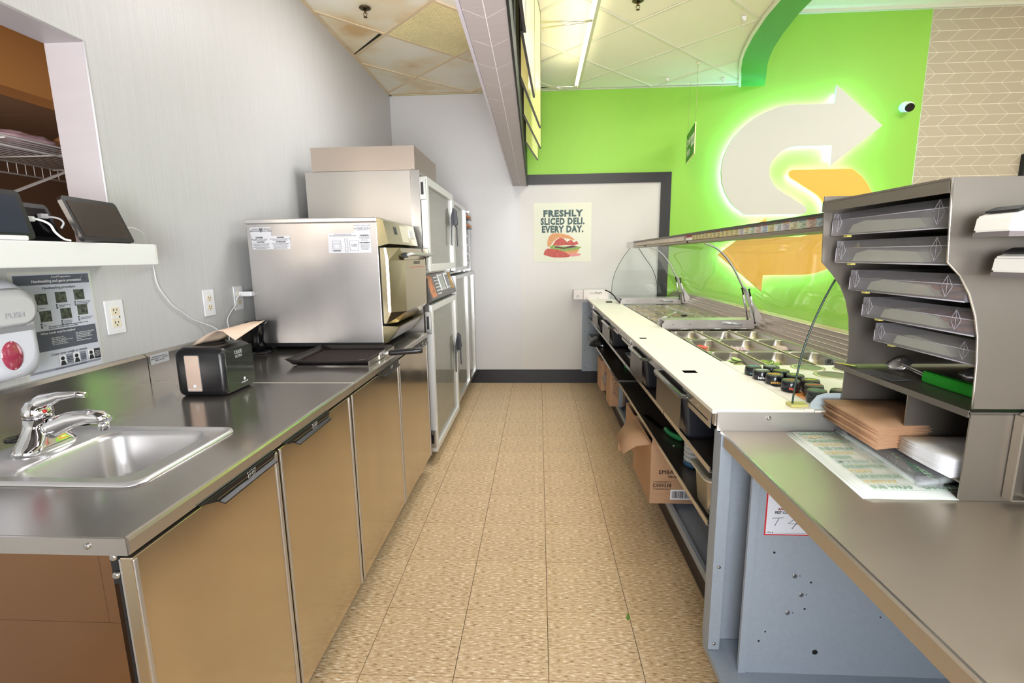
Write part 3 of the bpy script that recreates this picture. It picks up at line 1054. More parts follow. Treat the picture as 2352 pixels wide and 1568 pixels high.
# ---- under-counter refrigerators
def door(parent, ya, yb, hy0, hy1, crest=True):
    X0, X1, z0, z1 = -0.692, -0.670, 0.118, 0.8455
    d = obj('door', MB().use(steel_door).box(X0, X1, ya, yb, z0, z1, 0.002), None, parent)
    obj('edge_channel', MB().box(X0 - 0.004, X1 + 0.003, yb - 0.014, yb - 0.002, z0, z1 - 0.004, 0.0015), steel_satin, d)
    obj('edge_channel', MB().box(X0 - 0.004, X1 + 0.002, ya + 0.001, ya + 0.009, z0, z1 - 0.004, 0.0015), steel_satin, d)
    mb = MB().use(black)
    # scooped pull: trapezoid lip, widening towards the top
    P = [(-0.6685, hy0, 0.853), (-0.6685, hy1, 0.853), (-0.6685, hy1 - 0.012, 0.836), (-0.6685, hy0 + 0.055, 0.834)]
    mb.prism(P, (0.006, 0, 0))
    mb.prism([(-0.6685, hy0 + 0.055, 0.834), (-0.6685, hy1 - 0.012, 0.836), (-0.652, hy1 - 0.014, 0.829), (-0.652, hy0 + 0.057, 0.827)], (0, 0, 0.003))
    h = obj('handle', mb, None, d)
    mb = MB().box(-0.6625, -0.6618, hy0 + 0.05, hy1 - 0.014, 0.8405, 0.8415)
    obj('handle_line', mb, mat('handle_line_gold', (150, 128, 84), 0.4, 0.5), d)
    if crest:
        c = (hy0 + hy1) / 2 + 0.03
        s = 0.013
        pts = [(-1, 0.75), (-0.5, 0.6), (0, 0.8), (0.5, 0.6), (1, 0.75), (0.8, 0.1), (0.9, -0.5), (0.45, -0.55), (0, -0.9), (-0.45, -0.55), (-0.9, -0.5), (-0.8, 0.1)]
        mb = MB()
        n = len(pts)
        for i in range(n):
            a, b_ = pts[i], pts[(i + 1) % n]
            mb.tube([(-0.6610, c + a[0] * s * 1.2, 0.843 + a[1] * s * 0.8), (-0.6610, c + b_[0] * s * 1.2, 0.843 + b_[1] * s * 0.8)], 0.0005, 4)
        wv = [(-0.7, 0.3), (-0.5, -0.3), (-0.2, 0.3), (0.0, -0.3), (0.3, 0.4), (0.3, -0.3), (0.6, 0.3)]
        mb.tube([(-0.6610, c + a[0] * s * 1.1, 0.843 + a[1] * s * 0.8) for a in wv], 0.0006, 4)
        obj('crest', mb, mat('crest_silver', (190, 188, 180), 0.4, 0.3), d)
    return d
def fridge(lab, ya, yb, doors):
    t = thing('undercounter_fridge', lab, 'refrigerator', (-1.05, (ya + yb) / 2, 0))
    mb = MB().use(mat('cabinet_side_steel', (160, 122, 90), 0.34, 0.95, noise=(2, 2, 2, 0.12), rnoise=(3, 3, 3, 0.03)))
    mb.box(-1.42, -0.712, ya + 0.004, yb - 0.004, 0.105, 0.720)
    mb.box(-0.732, -0.712, ya + 0.004, yb - 0.004, 0.7205, 0.853).box(-1.42, -1.40, ya + 0.004, yb - 0.004, 0.7205, 0.853)
    mb.box(-1.3995, -0.7325, ya + 0.004, ya + 0.024, 0.7205, 0.853).box(-1.3995, -0.7325, yb - 0.024, yb - 0.004, 0.7205, 0.853)
    obj('body', mb, None, t)
    obj('front_gasket', MB().box(-0.712, -0.694, ya + 0.012, yb - 0.006, 0.13, 0.846), black_matte, t)
    mb = MB().box(-0.735, -0.715, ya + 0.02, yb - 0.02, 0.06, 0.104)
    obj('kick_rail', mb, black_matte, t)
    for yy in (ya + 0.09, yb - 0.09):
        for xx in (-0.80, -1.33):
            mb = MB().cyl((xx, yy, 0.060), (xx, yy, 0.104), 0.012, 10)
            mb.use(rubber)
            mb.lathe([(0.036, -0.013), (0.036, 0.013)], (xx, yy, 0.036), 18, 'y')
            mb.use(chrome_dark).box(xx - 0.02, xx + 0.02, yy - 0.018, yy + 0.018, 0.060, 0.068)
            obj('caster', mb, chrome_dark if not mb.mats else None, t)
    for d in doors:
        door(t, *d)
    return t
f1 = fridge('near stainless undercounter fridge below the hand sink, two mirror-like doors', 0.694, 1.640, [(0.694, 1.145, 0.850, 1.128), (1.156, 1.632, 1.172, 1.450)])
mb = MB().use(chrome_dark).box(-0.7115, -0.6935, 0.6975, 0.7005, 0.795, 0.852)
for zz in (0.846, 0.813):
    mb.use(screw_m).lathe([(0.0065, 0.0), (0.0065, -0.004), (0.004, -0.006)], (-0.7025, 0.6972, zz), 14, 'y')
obj('hinge', mb, None, f1, label='steel hinge bracket with two screws')
f2 = fridge('far stainless undercounter fridge below the speed oven, two mirror-like doors', 1.648, 2.840, [(1.650, 2.236, 1.930, 2.226), (2.250, 2.836, 2.52, 2.82)])

# ---- worktops with splashback
def worktop(lab, ya, yb, hole=None):
    t = thing('steel_worktop', lab, 'worktop', (-1.05, (ya + yb) / 2, LZ - 0.03))
    XB, XF, z0, z1 = WX + 0.001, -0.672, 0.8545, LZ
    mb = MB()
    if hole:
        hx0, hx1, hy0, hy1 = hole
        mb.box(XB, hx0, ya, yb, z1 - 0.010, z1).box(hx1, XF, ya, yb, z1 - 0.010, z1)
        mb.box(hx0, hx1, ya, hy0, z1 - 0.010, z1).box(hx0, hx1, hy1, yb, z1 - 0.010, z1)
    else:
        mb.box(XB, XF, ya, yb, z1 - 0.010, z1)
    obj('top_sheet', mb, steel_top, t)
    mb = MB()
    mb.prism([(XF, ya, z0), (XF + 0.004, ya, z0), (XF + 0.006, ya, z1 - 0.006), (XF + 0.004, ya, z1 - 0.001), (XF - 0.001, ya, z1 + 0.0006), (XF - 0.004, ya, z1 - 0.001), (XF, ya, z1 - 0.006)], (0, yb - ya, 0))
    mb.box(XB, XF + 0.003, ya - 0.004, ya, z0, z1 - 0.0005)
    mb.box(XB, XF + 0.003, yb - 0.0005, yb + 0.0005, z0, z1 - 0.0015)
    obj('front_edge', mb, steel, t)
    mb = MB()
    mb.prism([(WX + 0.001, ya, z1), (WX + 0.022, ya, z1), (WX + 0.022, ya, z1 + 0.096), (WX + 0.012, ya, z1 + 0.105), (WX + 0.001, ya, z1 + 0.107)], (0, yb - ya - 0.001, 0))
    obj('splashback', mb, steel, t)
    return t
wt1 = worktop('stainless worktop around the hand sink with splashback', 0.690, 1.668, (-1.135, -0.835, 0.885, 1.178))
wt2 = worktop('stainless worktop under the speed oven beyond the seam', 1.671, 2.845)
obj('rivet', MB().lathe([(0.005, 0), (0.005, -0.002), (0.002, -0.003)], (-0.735, 0.686, 0.871), 12, 'y'), screw_m, wt1)
mb = MB().use(mat('seam_sealant', (222, 214, 196), 0.5)).box(WX + 0.024, -0.668, 1.6682, 1.6708, LZ - 0.006, LZ + 0.0006)
obj('seam_sealant', mb, None, wt2)
mb = MB().box(WX + 0.0222, WX + 0.0228, 1.682, 1.772, 0.948, 0.985)
pl = obj('rating_plate', mb, mat('silver_label', (202, 204, 208), 0.4, 0.2), wt2)
text('BEVERAGE AIR DIV. OF\nBREVARD N.C.  115V 60HZ\nSERIAL 0052163', 0.0072, ink_grey, pl, (WX + 0.0230, 1.725, 0.967), (0, 1, 0), (0, 0, 1))

# ---- hand sink
sk = thing('hand_sink', 'drop-in stainless hand sink with rounded bowl set in the near worktop', 'sink', (-1.03, 1.025, LZ))
cx, cy = -1.0325, 1.026
bxc, byc = -0.985, 1.030
mb = MB()
mb.rr([(cx, cy, 0.2375, 0.168, 0.035, LZ + 0.0005), (cx, cy, 0.2355, 0.166, 0.034, LZ + 0.006), (cx, cy, 0.229, 0.160, 0.032, LZ + 0.0075), (cx, cy, 0.222, 0.153, 0.03, LZ + 0.004),
       (bxc, byc, 0.141, 0.138, 0.045, LZ + 0.004), (bxc, byc, 0.136, 0.134, 0.05, LZ + 0.001), (bxc, byc, 0.132, 0.130, 0.05, LZ - 0.012), (bxc, byc, 0.118, 0.116, 0.055, LZ - 0.10), (bxc, byc, 0.104, 0.102, 0.06, LZ - 0.135), (bxc, byc, 0.07, 0.07, 0.05, LZ - 0.148), (bxc, byc, 0.03, 0.03, 0.029, LZ - 0.152)], seg=6, cap0=False)
obj('bowl', mb, mat('sink_steel', (206, 204, 204), 0.30, 0.72), sk)
obj('drain', MB().lathe([(0.028, LZ - 0.151), (0.026, LZ - 0.149), (0.018, LZ - 0.1505), (0.004, LZ - 0.151)], (bxc, byc, 0), 20), chrome, sk)

# ---- faucet
fc = thing('faucet', 'single-lever chrome faucet with a red dot standing on the hand sink', 'faucet', (-1.195, 1.045, LZ + 0.004))
FC = fc
zb = LZ + 0.004
mb = MB()
mb.rr([(-1.195, 1.045, 0.034, 0.068, 0.033, zb), (-1.195, 1.045, 0.034, 0.068, 0.033, zb + 0.010), (-1.195, 1.045, 0.031, 0.056, 0.030, zb + 0.022), (-1.197, 1.045, 0.030, 0.042, 0.029, zb + 0.038), (-1.198, 1.045, 0.029, 0.031, 0.028, zb + 0.060), (-1.199, 1.045, 0.028, 0.028, 0.0275, zb + 0.076)], seg=6)
obj('body', mb, chrome, fc)
mb = MB()
# spout: oval arm rising from the body then out over the bowl
pts = [(-1.195, 1.045, zb + 0.035), (-1.160, 1.046, zb + 0.055), (-1.120, 1.048, zb + 0.070), (-1.080, 1.050, zb + 0.077), (-1.050, 1.052, zb + 0.074), (-1.036, 1.053, zb + 0.064)]
mb.tube(pts, 0.02, 14, taper=[0.026, 0.024, 0.020, 0.017, 0.016, 0.013])
obj('spout', mb, chrome, fc)
obj('aerator', MB().cyl((-1.046, 1.052, zb + 0.066), (-1.046, 1.052, zb + 0.044), 0.011, 16), chrome, fc)
mb = MB()
mb.lathe([(0.0285, zb + 0.078), (0.0295, zb + 0.088), (0.0265, zb + 0.103), (0.018, zb + 0.114), (0.006, zb + 0.118)], (-1.199, 1.045, 0), 24)
mb.tube([(-1.205, 1.045, zb + 0.098), (-1.180, 1.047, zb + 0.115), (-1.145, 1.052, zb + 0.126), (-1.108, 1.057, zb + 0.129), (-1.085, 1.060, zb + 0.126)], 0.01, 12, taper=[0.022, 0.018, 0.011, 0.0075, 0.0065])
obj('lever', mb, chrome, fc)
obj('red_dot', MB().blob((-1.170, 1.036, zb + 0.094), 0.0045, 2), mat('red_dot', (200, 40, 36), 0.3), fc)
FC.location = (-1.183, 1.047, LZ + 0.004)
obj_ = obj('drain_plug', MB().lathe([(0.026, LZ + 0.0005), (0.026, LZ + 0.004), (0.018, LZ + 0.006)], (-1.325, 1.11, 0), 20).tube([(-1.325, 1.11, LZ + 0.004), (-1.318, 1.115, LZ + 0.012)], 0.004, 6), black)
tag(obj_, 'round black rubber plug on the worktop behind the faucet', 'plug')
obj_ = obj('drain_stopper', MB().lathe([(0.019, LZ + 0.0005), (0.019, LZ + 0.003), (0.012, LZ + 0.004)], (-1.262, 1.222, 0), 16), black)
tag(obj_, 'small flat black stopper on the worktop just beyond the faucet spout', 'plug')

# ---- napkin dispenser
nd = thing('napkin_dispenser', 'black tabletop napkin dispenser with smoky side window by the sink', 'dispenser', (-1.10, 1.57, LZ))
NX0, NX1, NY0, NY1, NZ0, NZ1 = -1.186, -1.020, 1.487, 1.655, 0.8855, 1.048
mb = MB()
cxn, cyn = (NX0 + NX1) / 2, (NY0 + NY1) / 2
hx, hy = (NX1 - NX0) / 2, (NY1 - NY0) / 2
mb.rr([(cxn, cyn, hx - 0.012, hy - 0.012, 0.012, NZ0), (cxn, cyn, hx - 0.003, hy - 0.003, 0.016, NZ0 + 0.008), (cxn, cyn, hx, hy, 0.018, NZ0 + 0.02), (cxn, cyn, hx, hy, 0.018, NZ1 - 0.022), (cxn, cyn, hx - 0.004, hy - 0.004, 0.02, NZ1 - 0.010), (cxn, cyn, hx - 0.018, hy - 0.012, 0.02, NZ1)], seg=5)
obj('housing', mb, black, nd)
mb = MB().rr([(cxn - 0.01, cyn, 0.045, 0.030, 0.02, NZ1 + 0.0005), (cxn - 0.01, cyn, 0.045, 0.030, 0.02, NZ1 + 0.002)], seg=5)
obj('slot', mb, dark_shadow, nd)
def rrect_xz(x0, x1, z0, z1, r, y, n=4):
    out = []
    for q, (cx_, cz_) in enumerate(((x1 - r, z1 - r), (x0 + r, z1 - r), (x0 + r, z0 + r), (x1 - r, z0 + r))):
        for k in range(n + 1):
            a = PI / 2 * q + PI / 2 * k / n
            out.append((cx_ + r * math.cos(a), y, cz_ + r * math.sin(a)))
    return out
def rrect_yz(y0, y1, z0, z1, r, x, n=4):
    return [(x, p[0], p[2]) for p in rrect_xz(y0, y1, z0, z1, r, 0, n)]
obj('front_window', MB().prism(rrect_xz(-1.147, -1.100, 0.905, 1.022, 0.004, NY0 - 0.0015), (0, 0.0025, 0)), mat('napkin_tan', (206, 178, 160), 0.35, noise=(6, 6, 20, 0.05), coat=0.5), nd, label='window showing tan napkins')
obj('window_rim', MB().prism(rrect_xz(-1.149, -1.098, 0.903, 1.024, 0.005, NY0 - 0.0008), (0, 0.0016, 0)), mat('rim_grey', (120, 120, 122), 0.4), nd)
text('georgia-pacific', 0.0075, ink_white, nd, (-1.122, NY0 - 0.002, 0.912), (1, 0, 0), (0, 0, 1))
obj('logo_disc', MB().cyl((-1.122, NY0 - 0.0022, 0.922), (-1.122, NY0 - 0.0014, 0.922), 0.0055, 14), ink_white, nd)
sm = mat('smoky_window', (58, 60, 54), 0.14, noise=(30, 30, 60, 0.25), coat=0.6)
obj('side_window', MB().prism(rrect_yz(1.500, 1.650, 0.894, 1.036, 0.010, NX1 - 0.0005), (0.002, 0, 0)), sm, nd)
text('DIXIE', 0.017, mat('silver_ink', (170, 172, 172), 0.4), nd, (NX1 + 0.0018, 1.570, 1.020), (0, 1, 0), (0, 0, 1), bold=0.0003)
text('ULTRA', 0.0125, MATS['silver_ink'], nd, (NX1 + 0.0018, 1.570, 1.006), (0, 1, 0), (0, 0, 1), bold=0.0002)
text('georgia-pacific', 0.0065, ink_white, nd, (NX1 + 0.0018, 1.590, 0.913), (0, 1, 0), (0, 0, 1))
obj('logo_disc', MB().cyl((NX1 + 0.0012, 1.590, 0.923), (NX1 + 0.002, 1.590, 0.923), 0.0055, 14), ink_white, nd)
towel_m = mat('tan_napkin', (216, 190, 168), 0.8, noise=(60, 60, 60, 0.03))
rows = []
for i in range(9):
    u = i / 8
    row = []
    for j in range(5):
        v = j / 4
        x = -1.150 + 0.045 * v + 0.145 * u
        y = 1.530 + 0.105 * v + 0.012 * u
        z = 1.048 + 0.050 * math.sin(min(1, u * 1.15) * PI * 0.62) - 0.030 * max(0, u - 0.72) / 0.28 * (1 - v) + 0.022 * v * u
        row.append((x, y, z))
    rows.append(row)
nk = obj('paper_napkin', MB().sheet(rows, 0.0012), towel_m)
tag(nk, 'tan paper napkin pulled out of the top of the black dispenser', 'napkin')

# black cup lid holder behind the dispenser
bc = thing('black_cup', 'black plastic cup with flared foot on the worktop behind the napkin dispenser', 'cup', (-1.345, 2.235, LZ))
obj('cup_body', MB().lathe([(0.036, 0.012), (0.030, 0.06), (0.038, 0.135), (0.050, 0.15), (0.046, 0.15), (0.034, 0.13)], seg=24, cap1=True), black_gloss, bc, world=False)
obj('foot', MB().lathe([(0.060, 0.0005), (0.060, 0.006), (0.040, 0.013)], seg=24), black_gloss, bc, world=False)

# ---- perforated basket on a steel peel
pe = thing('oven_peel', 'flat steel oven peel with black grip overhanging the worktop edge', 'peel', (-0.86, 2.10, LZ))
mb = MB().box(-1.010, -0.700, 1.935, 2.285, LZ + 0.001, LZ + 0.003)
mb.prism([(-0.704, 1.935, LZ + 0.003), (-0.700, 1.935, LZ + 0.003), (-0.700, 1.935, LZ + 0.022), (-0.704, 1.935, LZ + 0.022)], (0, 0.35, 0))
obj('blade', mb, steel, pe)
mb = MB().box(-0.7005, -0.697, 2.06, 2.14, LZ + 0.004, LZ + 0.030)
mb.cyl((-0.698, 2.10, LZ + 0.019), (-0.665, 2.105, LZ + 0.022), 0.0085, 14)
obj('ferrule', mb, steel_satin, pe)
obj('grip', MB().tube([(-0.668, 2.105, LZ + 0.022), (-0.66, 2.106, LZ + 0.023), (-0.56, 2.12, LZ + 0.029), (-0.528, 2.125, LZ + 0.031), (-0.522, 2.126, LZ + 0.031)], 0.014, 16, taper=[0.0115, 0.0125, 0.0140, 0.0140, 0.011]), black, pe, label='round black grip')
bk = thing('oven_basket', 'black perforated oven basket lying on the steel peel in front of the oven', 'basket', (-0.90, 2.10, LZ))
bkm = mat('black_basket', (44, 37, 35), 0.55, noise=(40, 40, 40, 0.2))
mb = MB()
X0, X1, Y0, Y1, Zb = -1.035, -0.712, 1.955, 2.270, LZ + 0.0042
mb.box(X0, X1, Y0, Y1, Zb, Zb + 0.0015)
obj('bottom', mb, bkm, bk)
mb = MB()
fl, h = 0.022, 0.030
c0 = [(X0, Y0), (X1, Y0), (X1, Y1), (X0, Y1)]
c1 = [(X0 - fl, Y0 - fl), (X1 + 0.004, Y0 - fl), (X1 + 0.004, Y1 + 0.005), (X0 - fl, Y1 + 0.005)]
for i in range(4):
    a, b_ = c0[i], c0[(i + 1) % 4]
    c_, d_ = c1[(i + 1) % 4], c1[i]
    n = 8
    rows = [[(a[0] + (b_[0] - a[0]) * k / n, a[1] + (b_[1] - a[1]) * k / n, Zb + 0.001) for k in range(n + 1)],
            [(d_[0] + (c_[0] - d_[0]) * k / n, d_[1] + (c_[1] - d_[1]) * k / n, Zb + h - (0.012 * math.sin(PI * k / n) if i in (0,) else 0.004)) for k in range(n + 1)]]
    mb.sheet(rows, 0.0015)
obj('side', mb, bkm, bk)
mb = MB()
for k in range(60):
    xx = X0 + 0.004 + (X1 - X0 - 0.008) * k / 59
    mb.box(xx - 0.0007, xx + 0.0007, Y0 + 0.003, Y1 - 0.003, Zb + 0.0016, Zb + 0.0028)
for k in range(58):
    yy = Y0 + 0.004 + (Y1 - Y0 - 0.008) * k / 57
    mb.box(X0 + 0.003, X1 - 0.003, yy - 0.0007, yy + 0.0007, Zb + 0.0016, Zb + 0.0028)
obj('weave', mb, mat('basket_weave', (70, 60, 56), 0.45), bk)['kind'] = 'stuff'

# ---- speed oven
ov = thing('speed_oven', 'large stainless rapid-cook oven with warning labels on its side, on the worktop', 'oven', (-1.07, 2.58, LZ))
OX0, OX1, OY0_, OY1_, OZ0_, OZ1_ = -1.386, -0.755, 2.300, 2.860, 0.918, 1.515
oven_steel = mat('oven_side_steel', (184, 180, 178), 0.35, 0.92, noise=(5, 5, 2, 0.14), rnoise=(4, 4, 4, 0.03))
mb = MB().box(OX0, OX1, OY0_, OY1_, OZ0_, OZ1_ - 0.022, 0.003)
obj('cabinet', mb, oven_steel, ov)
mb = MB().box(OX0 - 0.004, OX1 + 0.001, OY0_ - 0.004, OY1_ + 0.004, OZ1_ - 0.022, OZ1_, 0.004)
obj('top_cover', mb, steel_satin, ov)
mb = MB().box(OX0 + 0.03, OX1 - 0.02, OY0_ + 0.015, OY1_ - 0.03, 0.900, OZ0_ + 0.001)
obj('base_rail', mb, black_matte, ov)
for xx in (OX0 + 0.05, OX1 - 0.05):
    for yy in (OY0_ + 0.05, OY1_ - 0.05):
        obj('foot', MB().cyl((xx, yy, LZ + 0.0005), (xx, yy, 0.905), 0.02, 14), rubber, ov)
# control fascia
cf = mat('fascia_steel', (176, 166, 130), 0.22, 1.0)
mb = MB().prism([(OX1, OY0_, 1.380), (OX1 + 0.052, OY0_, 1.392), (OX1 + 0.030, OY0_, 1.500), (OX1, OY0_, 1.512)], (0, OY1_ - OY0_, 0))
obj('control_fascia', mb, cf, ov)
n_ = Vector((0.108, 0, 0.022)).normalized()
def on_fascia(y, t, off=0.0008):
    a = Vector((OX1 + 0.052, y, 1.392)).lerp(Vector((OX1 + 0.030, y, 1.500)), t)
    return a + n_ * off
def fpatch(name, y0_, y1_, t0, t1, m, off=0.001, label=None):
    P = [on_fascia(y0_, t0, 0.0002), on_fascia(y1_, t0, 0.0002), on_fascia(y1_, t1, 0.0002), on_fascia(y0_, t1, 0.0002)]
    return obj(name, MB().prism(P, n_ * off), m, ov, label=label)
fpatch('display', 2.56, 2.68, 0.12, 0.90, mat('display_cream', (214, 208, 176), 0.15, coat=0.5), label='pale display')
fpatch('badge', 2.44, 2.49, 0.45, 0.80, black, label='small black emblem')
text('W', 0.034, black, ov, on_fascia(2.465, 0.58, 0.0022), (0, 1, 0), (-0.2, 0, 1), bold=0.0015)
fpatch('usb_cover', 2.72, 2.83, 0.35, 0.75, steel_satin, 0.004)
# door with chamfered near edge
mb = MB()
zA, zB = 1.012, 1.374
prof = lambda y, dx: [(OX1 + 0.004, y, zA), (OX1 + dx * 0.55, y, zA), (OX1 + dx, y, zA + 0.055), (OX1 + dx * 1.02, y, zB - 0.06), (OX1 + dx * 0.80, y, zB), (OX1 + 0.004, y, zB)]
loops = [[mb.bm.verts.new(p) for p in prof(y, dx)] for y, dx in ((2.308, 0.030), (2.312, 0.042), (2.365, 0.105), (2.80, 0.105), (2.852, 0.05))]
for i in range(len(loops) - 1):
    for k in range(6):
        mb.bm.faces.new((loops[i][k], loops[i][(k + 1) % 6], loops[i + 1][(k + 1) % 6], loops[i + 1][k]))
mb.bm.faces.new(loops[0][::-1]); mb.bm.faces.new(loops[-1])
od = obj('oven_door', mb, mat('oven_door_steel', (190, 178, 146), 0.19, 1.0, rnoise=(4, 4, 4, 0.03)), ov)
mb = MB().tube([(-0.655, 2.350, 1.338), (-0.618, 2.353, 1.340), (-0.607, 2.37, 1.341), (-0.607, 2.79, 1.341), (-0.618, 2.812, 1.340), (-0.655, 2.815, 1.338)], 0.0085, 12)
obj('handle', mb, steel_satin, od)
obj('handle_boss', MB().box(-0.655, -0.630, 2.340, 2.362, 1.325, 1.350, 0.003).box(-0.655, -0.630, 2.80, 2.826, 1.325, 1.350, 0.003), black, od)
text('OVEN IS HOT', 0.022, mat('grey_print', (104, 100, 92), 0.5), od, (OX1 + 0.1075, 2.60, 1.300), (0, 1, 0), (0, 0, 1), bold=0.001)
obj('red_line', MB().box(OX1 + 0.1070, OX1 + 0.1078, 2.46, 2.74, 1.276, 1.279), mat('red_print', (190, 60, 50), 0.5), od)
obj('door_gap', MB().box(OX1 - 0.002, OX1 + 0.004, 2.303, 2.857, 1.000, 1.380), dark_shadow, ov)
# lower grille
mb = MB().prism([(OX1, OY0_ + 0.004, OZ0_), (OX1 + 0.016, OY0_ + 0.004, OZ0_), (OX1 + 0.078, OY0_ + 0.004, 0.998), (OX1, OY0_ + 0.004, 1.001)], (0, 0.05, 0))
mb.prism([(OX1, 2.795, OZ0_), (OX1 + 0.016, 2.795, OZ0_), (OX1 + 0.078, 2.795, 0.998), (OX1, 2.795, 1.001)], (0, 0.06, 0))
mb.prism([(OX1 + 0.06, 2.35, 0.985), (OX1 + 0.078, 2.35, 0.998), (OX1, 2.35, 1.001), (OX1, 2.35, 0.985)], (0, 0.45, 0))
obj('lower_fascia', mb, cf, ov)
for k in range(14):
    yy = 2.368 + k * 0.0315
    obj('slat', MB().prism([(OX1 + 0.004, yy, OZ0_ + 0.002), (OX1 + 0.014, yy, OZ0_ + 0.002), (OX1 + 0.068, yy, 0.986), (OX1 + 0.050, yy, 0.986)], (0, 0.012, 0)), steel_satin, ov)
# labels on the near side
yl = OY0_ - 0.0006
def label_plate(x0, x1, z0, z1):
    return obj('sticker', MB().box(x0, x1, yl - 0.0006, yl + 0.0008, z0, z1), mat('sticker_paper', (208, 208, 212), 0.7), ov)
l1 = label_plate(-1.366, -1.265, 1.435, 1.476)
l2 = label_plate(-1.362, -1.176, 1.374, 1.4355)
Y2 = yl - 0.0010
def tx(s, x, z, sz, par, bold=0.0, al='CENTER', sx=1.0):
    text(s, sz, ink, par, (x, Y2, z), (1, 0, 0), (0, 0, 1), al, bold, sx=sx, depth=0.0004)
tx('CAUTION\nMICROWAVES', -1.343, 1.463, 0.0085, l1, 0.0002, sx=0.85)
tx('ATTENTION\nMICRO-ONDES', -1.288, 1.463, 0.0085, l1, 0.0002, sx=0.85)
obj('warning_triangle', MB().prism([(-1.325, Y2 - 0.0003, 1.472), (-1.305, Y2 - 0.0003, 1.472), (-1.315, Y2 - 0.0003, 1.450)], (0, 0.0005, 0)), ink_grey, l1)
tx('DANGER', -1.325, 1.4285, 0.0085, l2, 0.0004)
tx('DANGER', -1.222, 1.4285, 0.0085, l2, 0.0004)
tx('DISCONNECT THE ELECTRICAL\nPOWER BEFORE SERVICING', -1.325, 1.418, 0.0055, l2)
tx('DECONNECTER DU CIRCUIT D\'ALIMENTATION\nELECTRIQUE AVANT L\'ENTRETIEN', -1.224, 1.418, 0.0055, l2, sx=0.85)
tx('CAUTION', -1.320, 1.4075, 0.0085, l2, 0.0004)
tx('ATTENTION', -1.222, 1.4075, 0.0085, l2, 0.0004)
tx('This device is to be serviced only by\nproperly qualified service personnel.\nConsult the service manual for\nproper service procedures to assure\ncontinued safe operation', -1.318, 1.389, 0.0054, l2)
tx('Seul le personnel adequatement qualifie\ndoit faire entretenir cet appareil.\nConsulter le manuel d\'entretien pour\nles procedures a suivre afin de\ngarantir un fonctionnement sur', -1.224, 1.389, 0.0054, l2, sx=0.95)
l3 = label_plate(-0.862, -0.789, 1.444, 1.484)
tx('WARRANTY SERVICE LABEL', -0.826, 1.478, 0.0062, l3)
tx('1 - 800 NUMBER ON FILE\nSERIAL NUMBER   USED SERIES\nCALL BEFORE SERVICE', -0.826, 1.463, 0.0058, l3)
l4 = label_plate(-0.992, -0.786, 1.352, 1.4435)
tx('NOT FOR BUILT-IN INSTALLATION\nNON CONCU POUR UNE INSTALLATION ENCASTREE', -0.920, 1.434, 0.0062, l4, sx=0.85)
tx('WARNING:', -0.816, 1.432, 0.0085, l4, 0.0004)
tx('To reduce the risk of fire or\nelectric shock, product must\nkeep the minimum\nclearance shown.', -0.816, 1.418, 0.0055, l4, sx=0.8)
tx('AVERTISSEMENT:', -0.816, 1.398, 0.0080, l4, 0.0004, sx=0.85)
tx('Pour reduire le risque\nd\'incendie ou de choc\nelectrique, installer en\nlaissant le degagement\nminimum indique.', -0.816, 1.379, 0.0055, l4, sx=0.85)
tx('A = 50mm\n(2 inches)', -0.868, 1.387, 0.0062, l4, 0.0002)
mb = MB()
def frame_xz(x0, x1, z0, z1, w=0.0011):
    for a in ((x0, x1, z0, z0 + w), (x0, x1, z1 - w, z1), (x0, x0 + w, z0, z1), (x1 - w, x1, z0, z1)):
        mb.box(a[0], a[1], Y2 - 0.0003, Y2 + 0.0002, a[2], a[3])
frame_xz(-0.973, -0.931, 1.364, 1.408); frame_xz(-0.967, -0.937, 1.370, 1.396); frame_xz(-0.889, -0.846, 1.362, 1.408); frame_xz(-0.912, -0.898, 1.356, 1.418)
mb.box(-0.970, -0.934, Y2 - 0.0003, Y2 + 0.0002, 1.360, 1.364)
for k in range(5):
    mb.box(-0.912, -0.898, Y2 - 0.0003, Y2 + 0.0002, 1.366 + k * 0.011, 1.3666 + k * 0.011)
obj('diagram', mb, ink_grey, l4)

# ---- bread oven / proofer tower beyond
tw = thing('proofer_tower', 'tall stainless bread oven and proofer with white-framed glass doors on casters', 'oven', (-1.03, 3.40, 0))
TX0, TX1, TY0, TY1 = -1.385, -0.700, 2.955, 3.860
tow = mat('tower_steel', (184, 179, 172), 0.38, 0.8, rnoise=(3, 3, 3, 0.05), noise=(2, 2, 2, 0.05))
def shell(x0, x1, y0_, y1_, z0, z1, th=0.025):
    mb = MB()
    mb.box(x0, x1, y0_, y0_ + th, z0, z1).box(x0, x1, y1_ - th, y1_, z0, z1).box(x0, x0 + th, y0_ + th, y1_ - th, z0, z1)
    mb.box(x0 + th, x1, y0_ + th, y1_ - th, z1 - th, z1).box(x0 + th, x1, y0_ + th, y1_ - th, z0, z0 + th)
    return mb
obj('upper_cabinet', shell(TX0, TX1, TY0, TY1, 1.225, 1.832), tow, tw)
mb = MB().box(TX1 - 0.055, TX1 + 0.002, TY0 - 0.002, TY0, 1.225, 1.832)
mb.use(screw_m)
for zz in (1.793, 1.776):
    mb.lathe([(0.004, 0), (0.004, -0.003), (0.002, -0.004)], (TX1 - 0.046, TY0 - 0.002, zz), 10, 'y')
obj('corner_post', mb, steel_satin if not mb.mats else None, tw)
mb = MB().box(-1.338, -0.722, TY0 - 0.006, 3.56, 1.833, 1.968)
obj('top_box', mb, mat('top_box_steel', (190, 176, 164), 0.34, 0.85), tw)
mb = MB()
for zz in (1.955, 1.842):
    mb.lathe([(0.004, 0), (0.004, -0.003), (0.002, -0.004)], (-0.735, TY0 - 0.006, zz), 10, 'y')
obj('screw', mb, screw_m, tw)
obj('lower_cabinet', shell(TX0, TX1 - 0.012, TY0 + 0.01, TY1, 0.075, 1.050), tow, tw)
